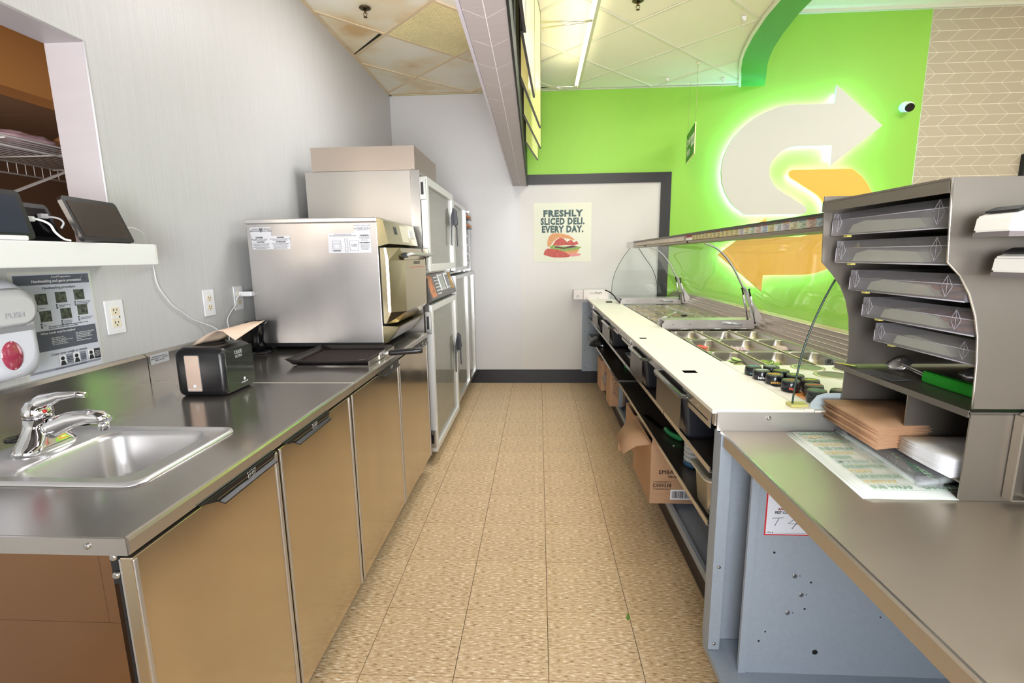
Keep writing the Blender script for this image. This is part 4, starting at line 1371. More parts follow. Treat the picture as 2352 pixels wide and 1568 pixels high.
obj('mid_body', MB().prism([(TX0, TY0 + 0.01, 1.052), (-0.665, TY0 + 0.01, 1.052), (-0.655, TY0 + 0.01, 1.060), (-0.705, TY0 + 0.01, 1.222), (TX0, TY0 + 0.01, 1.222)], (0, TY1 - TY0 - 0.02, 0)), mat('control_steel', (96, 92, 90), 0.35, 0.7), tw)
nn_ = Vector((0.162, 0, 0.05)).normalized()
def on_ctl(y, t, off=0.0):
    return Vector((-0.655, y, 1.060)).lerp(Vector((-0.705, y, 1.222)), t) + nn_ * off
def cpatch(name, y0_, y1_, t0, t1, m, off=0.002, label=None):
    P = [on_ctl(y0_, t0, 0.0005), on_ctl(y1_, t0, 0.0005), on_ctl(y1_, t1, 0.0005), on_ctl(y0_, t1, 0.0005)]
    return obj(name, MB().prism(P, nn_ * off), m, tw, label=label)
cpatch('control_plate', TY0 + 0.03, TY1 - 0.03, 0.04, 0.96, mat('control_plate', (88, 86, 86), 0.35), 0.001)
cpatch('bread_sticker', TY0 + 0.05, TY0 + 0.19, 0.10, 0.92, mat('bread_print', (206, 132, 92), 0.5, noise=(30, 30, 30, 0.5)), 0.002, 'orange bread picture')
cpatch('bread_sticker', TY1 - 0.14, TY1 - 0.05, 0.20, 0.95, mat('bun_sticker', (196, 150, 70), 0.5, noise=(40, 40, 40, 0.4)), 0.002, 'brown bun picture')
for (a, b_) in ((3.34, 3.50), (3.56, 3.68)):
    cpatch('display_frame', a, b_, 0.25, 0.92, alu, 0.003)
    cpatch('display', a + 0.015, b_ - 0.015, 0.35, 0.84, mat('lcd_grey', (150, 158, 150), 0.2) if a < 3.5 else black_gloss, 0.0045)
mb = MB()
for k in range(6):
    for q in range(3):
        P = [on_ctl(3.20 + q * 0.04, 0.15 + k * 0.13, 0.001), on_ctl(3.225 + q * 0.04, 0.15 + k * 0.13, 0.001), on_ctl(3.225 + q * 0.04, 0.19 + k * 0.13, 0.001), on_ctl(3.20 + q * 0.04, 0.19 + k * 0.13, 0.001)]
        mb.prism(P, nn_ * 0.002)
obj('control_marks', mb, ink_white, tw)
def glass_frame_door(parent, x0, y0_, y1_, z0, z1, w=0.04, hinge='near', handle_z=None, near_handle=False, m=None):
    fm = m or alu_white
    dr = obj('door', MB().box(x0, x0 + 0.04, y0_, y0_ + w, z0, z1, 0.002).box(x0, x0 + 0.04, y1_ - w, y1_, z0, z1, 0.002).box(x0, x0 + 0.04, y0_ + w, y1_ - w, z1 - w, z1, 0.002).box(x0, x0 + 0.04, y0_ + w, y1_ - w, z0, z0 + w, 0.002), fm, parent)
    obj('glass_pane', MB().box(x0 + 0.018, x0 + 0.024, y0_ + w - 0.004, y1_ - w + 0.004, z0 + w - 0.004, z1 - w + 0.004), glass_door, dr)
    if handle_z:
        hy = y0_ + w * 0.5 if near_handle else y1_ - w * 0.5
        sgn_ = 1 if near_handle else -1
        mb = MB()
        zc = handle_z
        mb.prism([(x0 + 0.042, hy - 0.012, zc + 0.10), (x0 + 0.062, hy - 0.012, zc + 0.08), (x0 + 0.070, hy - 0.012, zc - 0.02), (x0 + 0.060, hy - 0.012, zc - 0.03), (x0 + 0.042, hy - 0.012, zc - 0.03)], (0, 0.024, 0))
        mb.prism([(x0 + 0.041, hy + sgn_ * 0.012, zc + 0.09), (x0 + 0.041, hy + sgn_ * 0.11, zc + 0.02), (x0 + 0.041, hy + sgn_ * 0.12, zc - 0.18), (x0 + 0.041, hy + sgn_ * 0.095, zc - 0.19), (x0 + 0.041, hy + sgn_ * 0.075, zc - 0.05), (x0 + 0.041, hy + sgn_ * 0.02, zc - 0.03)], (0.006, 0, 0))
        obj('handle', mb, mat('handle_black', (52, 54, 62), 0.3), dr)
    return dr
glass_frame_door(tw, TX1 + 0.004, TY0 + 0.004, 3.845, 1.240, 1.795, 0.045, handle_z=1.60)
glass_frame_door(tw, TX1 + 0.004, TY0 + 0.004, 3.845, 0.085, 1.035, 0.040, handle_z=0.62)
for z0, z1 in ((1.66, 1.79), (1.25, 1.38), (0.86, 1.00), (0.12, 0.24)):
    mb = MB().use(alu).box(TX1 + 0.003, TX1 + 0.040, TY0 - 0.020, TY0 + 0.003, z0, z1, 0.003)
    mb.use(chrome_dark).box(TX1 + 0.012, TX1 + 0.028, TY0 - 0.0225, TY0 - 0.019, z0 + 0.03, z1 - 0.03)
    obj('hinge', mb, None, tw)
for zz, n in ((1.27, 3), (0.16, 8)):
    for k in range(n):
        z = zz + k * (0.16 if n == 3 else 0.105)
        mb = MB()
        for q in range(10):
            xx = TX0 + 0.06 + q * 0.065
            mb.tube([(xx, TY0 + 0.04, z), (xx, TY1 - 0.04, z)], 0.0022, 4)
        mb.tube([(TX1 - 0.03, TY0 + 0.03, z), (TX1 - 0.03, TY1 - 0.03, z)], 0.004, 6)
        obj('wire_rack', mb, steel_satin, tw)
def casters(t, xs, ys, top, r=0.045):
    for xx in xs:
        for yy in ys:
            mb = MB().use(chrome_dark).cyl((xx, yy, top - 0.015), (xx, yy, top), 0.02, 10)
            mb.use(chrome_dark).box(xx - 0.022, xx - 0.018, yy - 0.02, yy + 0.02, r * 0.8, top - 0.01).box(xx + 0.018, xx + 0.022, yy - 0.02, yy + 0.02, r * 0.8, top - 0.01)
            mb.use(rubber).lathe([(r * 0.7, -0.016), (r, -0.012), (r, 0.012), (r * 0.7, 0.016)], (xx, yy - 0.015, r), 20, 'x')
            mb.use(chrome).lathe([(r * 0.35, -0.018), (r * 0.35, 0.018)], (xx, yy - 0.015, r), 12, 'x')
            obj('caster', mb, None, t)
casters(tw, (-0.745, -1.33), (3.03, 3.80), 0.075, 0.032)
obj('side_bracket', MB().box(-0.700, -0.672, TY0 - 0.012, TY0 - 0.002, 0.98, 1.20), MATS['control_steel'], tw)

# ---- holding cabinet beyond the tower
hc = thing('holding_cabinet', 'narrow aluminium glass-door holding cabinet in the far corner on black casters', 'cabinet', (-1.03, 4.4, 0))
HY0, HY1 = 3.885, 5.000
obj('cabinet_shell', shell(-1.36, -0.705, HY0, HY1, 0.125, 1.775, 0.02), alu, hc)
obj('shelf_divider', MB().box(-1.33, -0.72, HY0 + 0.022, HY1 - 0.022, 1.190, 1.205), alu, hc)
glass_frame_door(hc, -0.701, HY0 + 0.004, 4.560, 1.215, 1.765, 0.03, handle_z=1.60, near_handle=True, m=alu)
glass_frame_door(hc, -0.701, HY0 + 0.004, 4.560, 0.13, 1.180, 0.03, handle_z=0.62, near_handle=True, m=alu)
glass_frame_door(hc, -0.701, 4.575, 4.995, 0.13, 1.180, 0.03, m=alu)
mb = MB().box(-0.705, -0.69, 4.575, 4.60, 1.19, 1.775).box(-0.705, -0.69, 4.975, 4.998, 1.19, 1.775)
obj('open_rack_frame', mb, alu, hc)
for k in range(6):
    z = 1.25 + k * 0.085
    obj('tray_rail', MB().box(-1.3, -0.70, 4.59, 4.61, z, z + 0.004).box(-1.3, -0.70, 4.96, 4.978, z, z + 0.004), alu, hc)
casters(hc, (-0.74, -1.3), (4.00, 4.48, 4.90), 0.125, 0.05)
for k, z in enumerate((1.594, 1.679)):
    tr = thing('bread_tray', ('lower' if k == 0 else 'upper') + ' dark tray of brown bread sticking out of the corner cabinet', 'tray', (-0.95, 4.785, z))
    obj('tray', MB().box(-1.2, -0.665, 4.612, 4.958, z, z + 0.008, 0.002), chrome_dark, tr)
    for q in range(3):
        mb = MB().blob((-0.70, 4.68 + q * 0.10, z + 0.024), 0.045, 2, 0.05, (0.9, 1.0, 0.40))
        obj('bread', mb, mat('bread_crust', (196, 120, 70), 0.6), tr)
for k in range(4):
    z = 1.25 + k * 0.085 + 0.005
    o = obj('sheet_pan', MB().box(-1.25, -0.69, 4.612, 4.958, z, z + 0.03, 0.004), alu)
    tag(o, 'aluminium sheet pan, %s of four stacked on the open corner rack' % ('lowest', 'second lowest', 'third from the bottom', 'topmost')[k], 'pan', 'sheet pans in the corner rack')

# ---- wall things on the left
def outlet(lab, yc, zc, w=0.072, h=0.114, decora=False, name='wall_outlet'):
    t = thing(name, lab, 'outlet', (WX, yc, zc))
    obj('cover_plate', MB().box(WX + 0.0005, WX + 0.006, yc - w / 2, yc + w / 2, zc - h / 2, zc + h / 2, 0.002), white_plastic, t)
    if decora:
        obj('receptacle', MB().box(WX + 0.006, WX + 0.0075, yc - 0.017, yc + 0.017, zc - 0.034, zc + 0.034, 0.0005), ivory, t)
        obj('button_bar', MB().box(WX + 0.0075, WX + 0.0085, yc - 0.016, yc + 0.010, zc - 0.004, zc + 0.004), white_plastic, t)
        obj('indicator', MB().box(WX + 0.0075, WX + 0.0086, yc + 0.012, yc + 0.0145, zc - 0.003, zc + 0.003), ink, t)
    else:
        for s in (-1, 1):
            obj('receptacle', MB().lathe([(0.0165, 0.006), (0.0165, 0.0078)], (WX, yc, zc + s * 0.0195), 24, 'x', sy=0.9), ivory, t)
    mb = MB()
    for s in (-1, 1):
        z = zc + s * (0.0195 if not decora else 0.021)
        mb.box(WX + 0.0072, WX + 0.0084, yc - 0.0075, yc - 0.0055, z, z + 0.008).box(WX + 0.0072, WX + 0.0084, yc + 0.0055, yc + 0.0073, z + 0.001, z + 0.007)
        mb.lathe([(0.0024, 0.0072), (0.0024, 0.0084)], (WX, yc, z - 0.006), 10, 'x')
    obj('slots', mb, dark_shadow, t)
    mb = MB()
    for s in (-1, 1):
        mb.lathe([(0.0028, 0.006), (0.0024, 0.0072)], (WX, yc, zc + s * 0.0465), 10, 'x')
    obj('screw', mb, ivory, t)
    return t
outlet('white outlet with cream square receptacle beside the handwashing notice', 1.581, 1.139, decora=True)
outlet('white duplex outlet, middle of the three above the napkin dispenser', 2.065, 1.142)
outlet('white duplex outlet with a charger plugged in, next to the oven', 2.280, 1.145)
ch = thing('phone_charger', 'white charger block plugged into the outlet next to the oven', 'charger', (WX + 0.01, 2.285, 1.165))
obj('plug_block', MB().box(WX + 0.009, WX + 0.075, 2.270, 2.302, 1.153, 1.176, 0.004), white_plastic, ch)
obj('plug_tip', MB().box(WX + 0.022, WX + 0.040, 2.262, 2.2695, 1.155, 1.170, 0.002), white_plastic, ch)
cb = obj('charger_cable', MB().tube(smooth_path([(WX + 0.03, 2.262, 1.162), (WX + 0.028, 2.245, 1.158), (WX + 0.02, 2.235, 1.140), (WX + 0.016, 2.232, 1.115), (WX + 0.012, 2.200, 1.090), (WX + 0.012, 2.165, 1.055), (WX + 0.03, 2.14, 1.02), (WX + 0.04, 2.12, 0.99), (WX + 0.05, 2.10, 0.905)]), 0.0026, 6), white_plastic)
tag(cb, 'short white cable from the charger block down behind the napkin dispenser', 'cable')
cb = obj('long_cable', MB().tube(smooth_path([(-1.30, 1.500, 1.425), (-1.32, 1.55, 1.434), (-1.345, 1.62, 1.425), (-1.365, 1.665, 1.402), (-1.39, 1.705, 1.372), (-1.42, 1.75, 1.335), (WX + 0.006, 1.777, 1.306), (WX + 0.006, 1.779, 1.26), (WX + 0.006, 1.790, 1.225), (WX + 0.006, 1.815, 1.19), (WX + 0.006, 1.850, 1.150), (WX + 0.006, 1.90, 1.118), (WX + 0.006, 1.945, 1.085), (WX + 0.008, 2.00, 1.062), (WX + 0.03, 2.05, 1.03), (WX + 0.05, 2.08, 0.97), (WX + 0.06, 2.09, 0.89)]), 0.0026, 6), white_plastic)
tag(cb, 'long white cable running down the wall from the tablet shelf', 'cable')

# handwashing notice
ns = thing('wall_notice', 'laminated grey handwashing and germ prevention notice behind the soap dispenser', 'notice', (WX, 1.40, 1.14))
NY0_, NY1_, NZ0_, NZ1_ = 1.275, 1.508, 0.994, 1.294
xw = WX + 0.0012
obj('laminate', MB().box(WX + 0.0003, xw, NY0_ - 0.008, NY1_ + 0.008, NZ0_ - 0.008, NZ1_ + 0.006), mat('laminate_film', (216, 216, 210), 0.2, coat=0.5), ns)
obj('sheet', MB().box(xw, xw + 0.0004, NY0_, NY1_, NZ0_, NZ1_), mat('notice_paper', (214, 217, 228), 0.5), ns)
dg = mat('notice_dark', (92, 96, 108), 0.5)
mg = mat('notice_mid', (150, 154, 168), 0.5)
hd = mat('hand_photo', (92, 98, 86), 0.5, noise=(110, 110, 110, 0.95))
bk_ = mat('photo_black', (36, 38, 44), 0.5)
def npatch(name, y0_, y1_, z0, z1, m, e=0.0006):
    return obj(name, MB().box(xw + 0.0004, xw + 0.0004 + e, y0_, y1_, z0, z1), m, ns)
npatch('header_band', NY0_ + 0.002, NY1_ - 0.002, 1.262, 1.290, dg)
npatch('dark_band', NY0_ + 0.002, NY1_ - 0.004, 1.068, 1.128, dg)
npatch('foot_band', NY0_ + 0.002, NY1_ - 0.004, 1.007, 1.014, mg)
def ntx(s, y, z, sz, m=ink_grey, al='LEFT', b=0.0, sx=1.0):
    text(s, sz, m, ns, (xw + 0.0014, y, z), (0, 1, 0), (0, 0, 1), al, b, sx=sx, depth=0.0003)
ntx('Food Preparation', 1.385, 1.284, 0.0085, ink_white)
ntx('Handwashing and germ prevention', 1.325, 1.272, 0.0115, ink_white, b=0.0002, sx=0.95)
ntx('Handwashing procedure', 1.352, 1.252, 0.0105, b=0.0001)
for i, (yy, zz) in enumerate(((1.405, 1.222), (1.465, 1.226), (1.413, 1.172), (1.469, 1.178), (1.345, 1.220), (1.350, 1.170))):
    npatch('photo', yy - 0.017, yy + 0.017, zz - 0.016, zz + 0.016, hd)
    npatch('step_number', yy - 0.019, yy - 0.014, zz - 0.034, zz - 0.019, dg)
    text(('2', '3', '5', '6', '1', '4')[i], 0.008, ink_white, ns, (xw + 0.0014, yy - 0.0165, zz - 0.026), (0, 1, 0), (0, 0, 1), depth=0.0003)
    ntx(('Produce hands and soap\nthoroughly', 'Scrub vigorously. Pay attention\nto between the fingers and\nrub for twenty seconds', 'Use a clean paper\ntowel to dry and\nturn off the tap', 'Dry your hands using a new\nsingle-use paper towel', 'Wet hands', 'Rinse')[i], yy - 0.011, zz - 0.0265, 0.0044, sx=0.85)
ntx('After rinsing and drying, dry hands thoroughly and allow to air dry.\nHand sanitizer does NOT replace handwashing.', 1.352, 1.136, 0.0050, ink, sx=0.95)
ntx('When hands must be washed', 1.325, 1.120, 0.0090, ink_white, b=0.0001)
ntx('- Before starting a shift\n- After using the restroom\n- After touching different food products\n- Before handling raw food\n- After taking out the garbage', 1.352, 1.094, 0.0050, ink_white, sx=0.85)
ntx('- After touching hair, face, skin or clothes\n- After cleaning equipment such as\n  sweeping, mopping and wiping\n- After handling money or any other\n  used item\n- Before and after wearing gloves', 1.430, 1.096, 0.0050, ink_white, sx=0.78)
ntx('Cover your cough or sneeze', 1.345, 1.055, 0.0100, b=0.0001)
for i, yy in enumerate((1.385, 1.430, 1.480)):
    npatch('panel', yy - 0.018, yy + 0.026, 1.016, 1.048, mg if i < 2 else bk_)
    npatch('picture', yy - 0.018, yy + 0.004, 1.016, 1.048, paper_white, 0.0008)
    mb = MB()
    mb.lathe([(0.0062, 0.0010), (0.0062, 0.0013)], (xw, yy - 0.007, 1.038), 14, 'x')
    mb.prism([(xw + 0.001, yy - 0.016, 1.017), (xw + 0.001, yy + 0.003, 1.017), (xw + 0.001, yy - 0.002, 1.031), (xw + 0.001, yy - 0.012, 1.031)], (0.0004, 0, 0))
    obj('coughing_figure', mb, bk_, ns)
    ntx('Turn your\nhead away\nand cough\nin elbow', yy + 0.007, 1.032, 0.0050, ink if i < 2 else ink_white, sx=0.8)
ntx('The use of gloves is not a replacement for washing hands', 1.350, 1.0105, 0.0045, ink)
hx_ = [(1.490 + 0.012 * math.cos(a), 1.276 + 0.012 * math.sin(a)) for a in [k * PI / 3 for k in range(6)]]
mb = MB()
for i in range(6):
    a, b_ = hx_[i], hx_[(i + 1) % 6]
    mb.tube([(xw + 0.0012, a[0], a[1]), (xw + 0.0012, b_[0], b_[1])], 0.0006, 4)
obj('hexagon_mark', mb, mg, ns)

# soap dispenser
sd = thing('soap_dispenser', 'white wall-mounted soap dispenser with a grey press lever and pink oval window', 'dispenser', (WX, 1.14, 1.15))
spm = mat('dispenser_white', (226, 228, 238), 0.25)
def loft_x(levels, m, name, smooth=True, label=None):
    """rounded rectangles stacked along +X: (x, yc, zc, hy, hz, r)"""
    mb = MB()
    loops = []
    for x, yc, zc, hy_, hz_, r in levels:
        loops.append([mb.bm.verts.new(p) for p in rrect_yz(yc - hy_, yc + hy_, zc - hz_, zc + hz_, r, x, 5)])
    n = len(loops[0])
    for i in range(len(loops) - 1):
        for k in range(n):
            f = mb.bm.faces.new((loops[i][k], loops[i][(k + 1) % n], loops[i + 1][(k + 1) % n], loops[i + 1][k]))
            f.smooth = smooth
    mb.bm.faces.new(loops[0][::-1]); mb.bm.faces.new(loops[-1])
    return obj(name, mb, m, sd, label=label)
loft_x([(WX + 0.002, 1.150, 1.155, 0.082, 0.125, 0.02), (WX + 0.05, 1.150, 1.155, 0.086, 0.130, 0.03), (WX + 0.09, 1.148, 1.150, 0.080, 0.122, 0.04), (WX + 0.115, 1.145, 1.145, 0.066, 0.105, 0.05), (WX + 0.120, 1.145, 1.145, 0.05, 0.09, 0.05)], spm, 'housing')
loft_x([(WX + 0.105, 1.148, 1.215, 0.074, 0.048, 0.040), (WX + 0.124, 1.148, 1.213, 0.070, 0.045, 0.040), (WX + 0.133, 1.147, 1.208, 0.055, 0.032, 0.030)], mat('lever_grey', (206, 206, 208), 0.3), 'press_lever')
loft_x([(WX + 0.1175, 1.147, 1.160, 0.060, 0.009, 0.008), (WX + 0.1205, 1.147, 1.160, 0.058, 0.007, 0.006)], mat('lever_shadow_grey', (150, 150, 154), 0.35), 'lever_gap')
mb = MB().blob((WX + 0.117, 1.140, 1.095), 0.035, 3, 0, (0.30, 0.78, 1.12))
obj('window', mb, mat('pink_window', (168, 60, 84), 0.12, coat=0.6), sd, label='pink oval window')
text('PUSH', 0.020, mat('embossed_grey', (186, 186, 190), 0.4), sd, (WX + 0.1342, 1.150, 1.196), (0, 1, 0), (0, 0, 1), depth=0.0012)

# tablet shelf on the wall
sh = thing('tablet_shelf', 'white wall shelf under the opening with tablets on it', 'shelf', (WX, 1.0, 1.345))
obj('board', MB().box(WX + 0.001, -1.252, 0.20, 1.560, 1.314, 1.380, 0.003), white_paint, sh)
obj('end_cap', MB().box(WX + 0.001, -1.2525, 1.5605, 1.566, 1.316, 1.378, 0.001), mat('shelf_end', (216, 214, 206), 0.5), sh)
SZ = 1.380
def tablet(lab, c, L, H, tilt, yaw, m_screen, cam=False, rim=0.013):
    t = thing('tablet', lab, 'tablet', c, (0, tilt, yaw))
    mb = MB()
    P = rrect_yz(-L / 2, L / 2, 0, H, 0.012, -0.006, 4)
    mb.prism(P, (0.012, 0, 0))
    obj('case', mb, black, t, world=False)
    obj('screen', MB().prism(rrect_yz(-L / 2 + rim, L / 2 - rim, rim, H - rim, 0.003, 0.0062, 3), (0.0012, 0, 0)), m_screen, t, world=False)
    return t
scr = mat('dusty_screen', (62, 54, 48), 0.22, noise=(60, 60, 60, 0.3), coat=0.3)
blue_scr = mat('blue_dark_screen', (36, 46, 62), 0.15, coat=0.5)
tablet('wide black tablet with dusty screen, rightmost on the white shelf', (-1.262, 1.400, SZ + 0.002), 0.215, 0.128, -0.35, 0.16, scr)
tablet('dark blue-screened tablet at the left edge on the white shelf', (-1.262, 1.095, SZ + 0.003), 0.185, 0.120, -0.22, 0.05, blue_scr)
tablet('black tablet leaning back between the two others on the shelf', (-1.34, 1.26, SZ + 0.002), 0.16, 0.105, -0.3, 0.12, black_gloss)
o = obj('tablet_stand', MB().box(-1.30, -1.256, 1.02, 1.165, SZ + 0.0005, SZ + 0.012, 0.003), white_plastic)
tag(o, 'white stand foot under the left tablet on the shelf', 'stand')
o = obj('usb_cable', MB().tube(smooth_path([(-1.300, 1.195, 1.437), (-1.290, 1.225, 1.436), (-1.280, 1.245, 1.425), (-1.275, 1.252, 1.405), (-1.270, 1.268, 1.388), (-1.262, 1.280, 1.3835)]), 0.0030, 6).box(-1.306, -1.292, 1.190, 1.222, 1.430, 1.443, 0.002), white_plastic)
tag(o, 'white cable with plug hanging between the left and middle tablets', 'cable')
o = obj('usb_cable', MB().tube(smooth_path([(-1.350, 1.30, 1.450), (-1.335, 1.325, 1.447), (-1.33, 1.335, 1.435), (-1.335, 1.330, 1.420)]), 0.0028, 6).box(-1.356, -1.342, 1.288, 1.308, 1.444, 1.457, 0.002), white_plastic)
tag(o, 'short white plug and cable behind the wide tablet', 'cable')
lp = thing('metal_canister', 'dark shiny canister with a painted glint behind the tablets in the opening', 'canister', (-1.50, 1.33, 1.42))
obj('can', MB().cyl((-1.62, 1.20, 1.50), (-1.50, 1.42, 1.43), 0.035, 20), mat('can_brown', (70, 48, 36), 0.2, 0.8), lp)
obj('stand_leg', MB().cyl((-1.56, 1.32, 1.340), (-1.56, 1.32, 1.44), 0.008, 8), chrome_dark, lp)
obj('glint_disc', MB().lathe([(0.016, 0), (0.012, 0.006)], (-1.530, 1.285, 1.497), 14, 'x'), mat('glint_glow', (255, 236, 214), 0.3, emit=((255, 232, 205), 1.2)), lp)  # small glowing disc stands in for a bright reflection
# ================================================================ RIGHT SIDE: sandwich unit
BZ = 0.890
su = thing('sandwich_unit', 'long refrigerated sandwich counter with blue-grey cabinet and open steel shelves', 'counter', (0.9, 3.2, 0))
UY0, UY1 = 1.372, 5.028
# cabinet shell
mb = MB().box(0.92, 1.40, UY0, UY1, 0.10, 0.80)
obj('cabinet_body', mb, grey_blue, su)
obj('near_panel', MB().box(0.510, 0.918, UY0, UY0 + 0.012, 0.143, 0.825), grey_blue, su)
mb = MB().box(0.447, 0.918, UY1 - 0.012, UY1, 0.130, 0.850)
mb.use(grey_blue)
for zz in (0.75, 0.55, 0.35):
    mb.use(dark_shadow).lathe([(0.004, 0), (0.004, -0.001)], (0.475, UY1 - 0.012, zz), 10, 'y')
mb2 = MB().use(grey_blue).box(0.447, 0.918, UY1 - 0.012, UY1, 0.130, 0.850)
mb2.use(dark_shadow)
for zz in (0.75, 0.55, 0.35, 0.17):
    mb2.lathe([(0.004, 0), (0.004, -0.001)], (0.475, UY1 - 0.012, zz), 10, 'y')
mb.bm.free()
obj('far_panel', mb2, None, su)
mb = MB().use(grey_blue).box(0.508, 0.541, 1.326, 1.330, 0.145, 0.826).box(0.508, 0.512, 1.330, 1.371, 0.145, 0.826)
mb.use(screw_m)
for zz in (0.42, 0.165):
    mb.lathe([(0.005, 0), (0.005, -0.002), (0.002, -0.003)], (0.525, 1.326, zz), 12, 'y')
obj('corner_post', mb, None, su)
mb = MB().box(0.600, 0.615, UY0 + 0.0125, UY1 - 0.014, 0.150, 0.185).box(0.6152, 0.918, UY0 + 0.014, UY1 - 0.014, 0.150, 0.158)
obj('bottom_shelf', mb, grey_blue, su)
obj('toe_kick', MB().box(0.640, 0.66, 1.375, UY1 - 0.014, 0.0005, 0.149), mat('brown_toe', (52, 44, 42), 0.5), su)
for yy in (2.62, 3.60, 4.35):
    obj('divider_post', MB().box(0.602, 0.632, yy, yy + 0.022, 0.186, 0.505), grey_blue, su)
# shelves
sh_dark = mat('dark_shelf_steel', (104, 95, 86), 0.28, 0.8, noise=(3, 3, 3, 0.1))
def open_shelf(z, name, secs, x0, x1):
    s = obj(name, MB().box(x0 + 0.004, x1, secs[0][0], secs[-1][1], z, z + 0.006), sh_dark, su)
    for a, b_ in secs:
        mb = MB()
        mb.prism([(x0, a, z), (x0 + 0.003, a, z), (x0 + 0.003, a, z + 0.015), (x0, a, z + 0.015)], (0, b_ - a, 0))
        mb.prism([(x0, a, z), (x0 + 0.012, a, z - 0.001), (x0 + 0.012, a, z - 0.004), (x0, a, z - 0.003)], (0, b_ - a, 0))
        obj('lip', mb, steel, s)
    return s
open_shelf(0.690, 'upper_shelf', [(1.385, 1.915), (1.925, 2.80), (2.81, 3.70), (3.71, 5.00)], 0.502, 0.90)
open_shelf(0.520, 'lower_shelf', [(1.385, 3.080), (3.09, 5.00)], 0.504, 0.90)
obj('seam_strip', MB().box(0.506, 0.66, 3.080, 3.088, 0.527, 0.529), alu, su)
obj('shelf_bracket', MB().use(alu).box(0.600, 0.640, 2.66, 2.68, 0.40, 0.517), None, su)
# end frame of the top (stainless riser at the near end)
mb = MB().use(steel_satin).box(0.505, 1.42, 1.3535, 1.3595, 0.829, 0.884)
mb.use(screw_m).lathe([(0.0065, 0), (0.0065, -0.002), (0.003, -0.005)], (0.645, 1.3535, 0.868), 14, 'y')
obj('end_riser', mb, None, su)
mb = MB().box(0.500, 0.506, 1.36, UY1, 0.842, 0.8775)
obj('front_apron', mb, steel, su)
mb = MB().box(0.506, 0.760, 1.362, 5.035, 0.868, 0.878)
obj('top_deck', mb, steel, su)
mb = MB().box(0.748, 0.7600, 1.362, UY1, 0.80, 0.868)
obj('well_wall', mb, steel_satin, su)
obj('well_floor', MB().box(0.76, 1.27, 1.372, UY1, 0.700, 0.712), steel_satin, su)

# customer-side stepped rail
rp = [(1.262, 0.874), (1.275, 0.884), (1.288, 0.884), (1.290, 0.898), (1.304, 0.900), (1.307, 0.914), (1.320, 0.916), (1.323, 0.930), (1.336, 0.932), (1.339, 0.947), (1.352, 0.949), (1.355, 0.966), (1.43, 0.966), (1.43, 0.810), (1.262, 0.810)]
rl = thing('guard_rail', 'stepped pinkish steel rail along the customer side of the sandwich counter', 'rail', (1.34, 3.2, 0.88))
obj('rail_profile', MB().prism([(p[0], 1.36, p[1]) for p in rp], (0, 5.03 - 1.36, 0)), mat('rail_steel', (196, 180, 170), 0.34, 0.6), rl)
mb = MB()
for (x, z) in ((1.2885, 0.8985), (1.3055, 0.9145), (1.3215, 0.9305), (1.3375, 0.9475), (1.3535, 0.9665)):
    mb.tube([(x, 1.362, z), (x, 5.028, z)], 0.0018, 5)
obj('rail_beads', mb, mat('rail_bead', (232, 222, 210), 0.25, 0.6), rl)

# cutting boards
def board(lab, ya, yb, slots, x1=0.745, step=False):
    t = thing('cutting_board', lab, 'cutting board', (0.62, (ya + yb) / 2, BZ - 0.011), group='white cutting boards along the counter')
    x0 = 0.492
    if slots:
        (sx0, sx1, sy0, sy1) = slots
        mb = MB().box(x0, sx0, ya, yb, BZ - 0.0115, BZ).box(sx1, x1, ya, yb, BZ - 0.0115, BZ).box(sx0, sx1, ya, sy0, BZ - 0.0115, BZ).box(sx0, sx1, sy1, yb, BZ - 0.0115, BZ)
    else:
        mb = MB().box(x0, x1, ya, yb, BZ - 0.0115, BZ)
    obj('board', mb, cutting_board, t)
    if slots:
        obj('slot_inlay', MB().box(sx0 + 0.0002, sx1 - 0.0002, sy0 + 0.0002, sy1 - 0.0002, BZ - 0.0113, BZ - 0.0006), mat('slot_shade', (8, 8, 8), 1.0, spec=0.0), t)  # black inlay paints in the darkness inside the slot
    if step:
        obj('end_apron', MB().box(x0 + 0.013, x1 + 0.15, ya - 0.0012, ya - 0.0002, BZ - 0.010, BZ - 0.001), cutting_board, t)
board('near white cutting board with a dark slot, at the bench end', 1.3605, 3.040, (0.541, 0.592, 1.800, 1.845))
board('far white cutting board running to the back wall', 3.0425, 5.028, None)
o = obj('board_slot', MB().box(0.532, 0.568, 2.563, 2.592, BZ + 0.0002, BZ + 0.0008), MATS['slot_shade'])  # flat black patch painting the shade of a slot
tag(o, 'small dark slot in the white board, second from the bench end', 'slot')
o = obj('board_edge', MB().box(0.7455, 0.772, 1.3605, 2.00, BZ - 0.0115, BZ + 0.002), mat('board_edge_white', (238, 234, 222), 0.4))
tag(o, 'raised white edging around the sauce well corner', 'edging')

# slotted brackets hanging under the board
def bracket(lab, ya, yb, h=0.050, x=0.4960):
    t = thing('slotted_bracket', lab, 'bracket', (x, (ya + yb) / 2, 0.865), group='slotted steel brackets under the cutting boards')
    z1, z0 = 0.8775, 0.8775 - h
    sy0, sy1 = ya + 0.02, yb - 0.02
    sz = z0 + 0.016
    mb = MB().box(x, x + 0.003, ya, yb, sz + 0.005, z1).box(x, x + 0.003, ya, yb, z0, sz).box(x, x + 0.003, ya, sy0, sz, sz + 0.005).box(x, x + 0.003, sy1, yb, sz, sz + 0.005)
    obj('plate', mb, steel, t)
    obj('slot_shadow', MB().box(x + 0.0028, x + 0.0034, sy0, sy1, sz, sz + 0.005), dark_shadow, t)
    mb = MB()
    for f in (0.42, 0.62):
        mb.lathe([(0.003, 0), (0.003, -0.0015)], (x, ya + (yb - ya) * f, z0 + 0.032), 10, 'x')
    obj('screw', mb, screw_m, t)
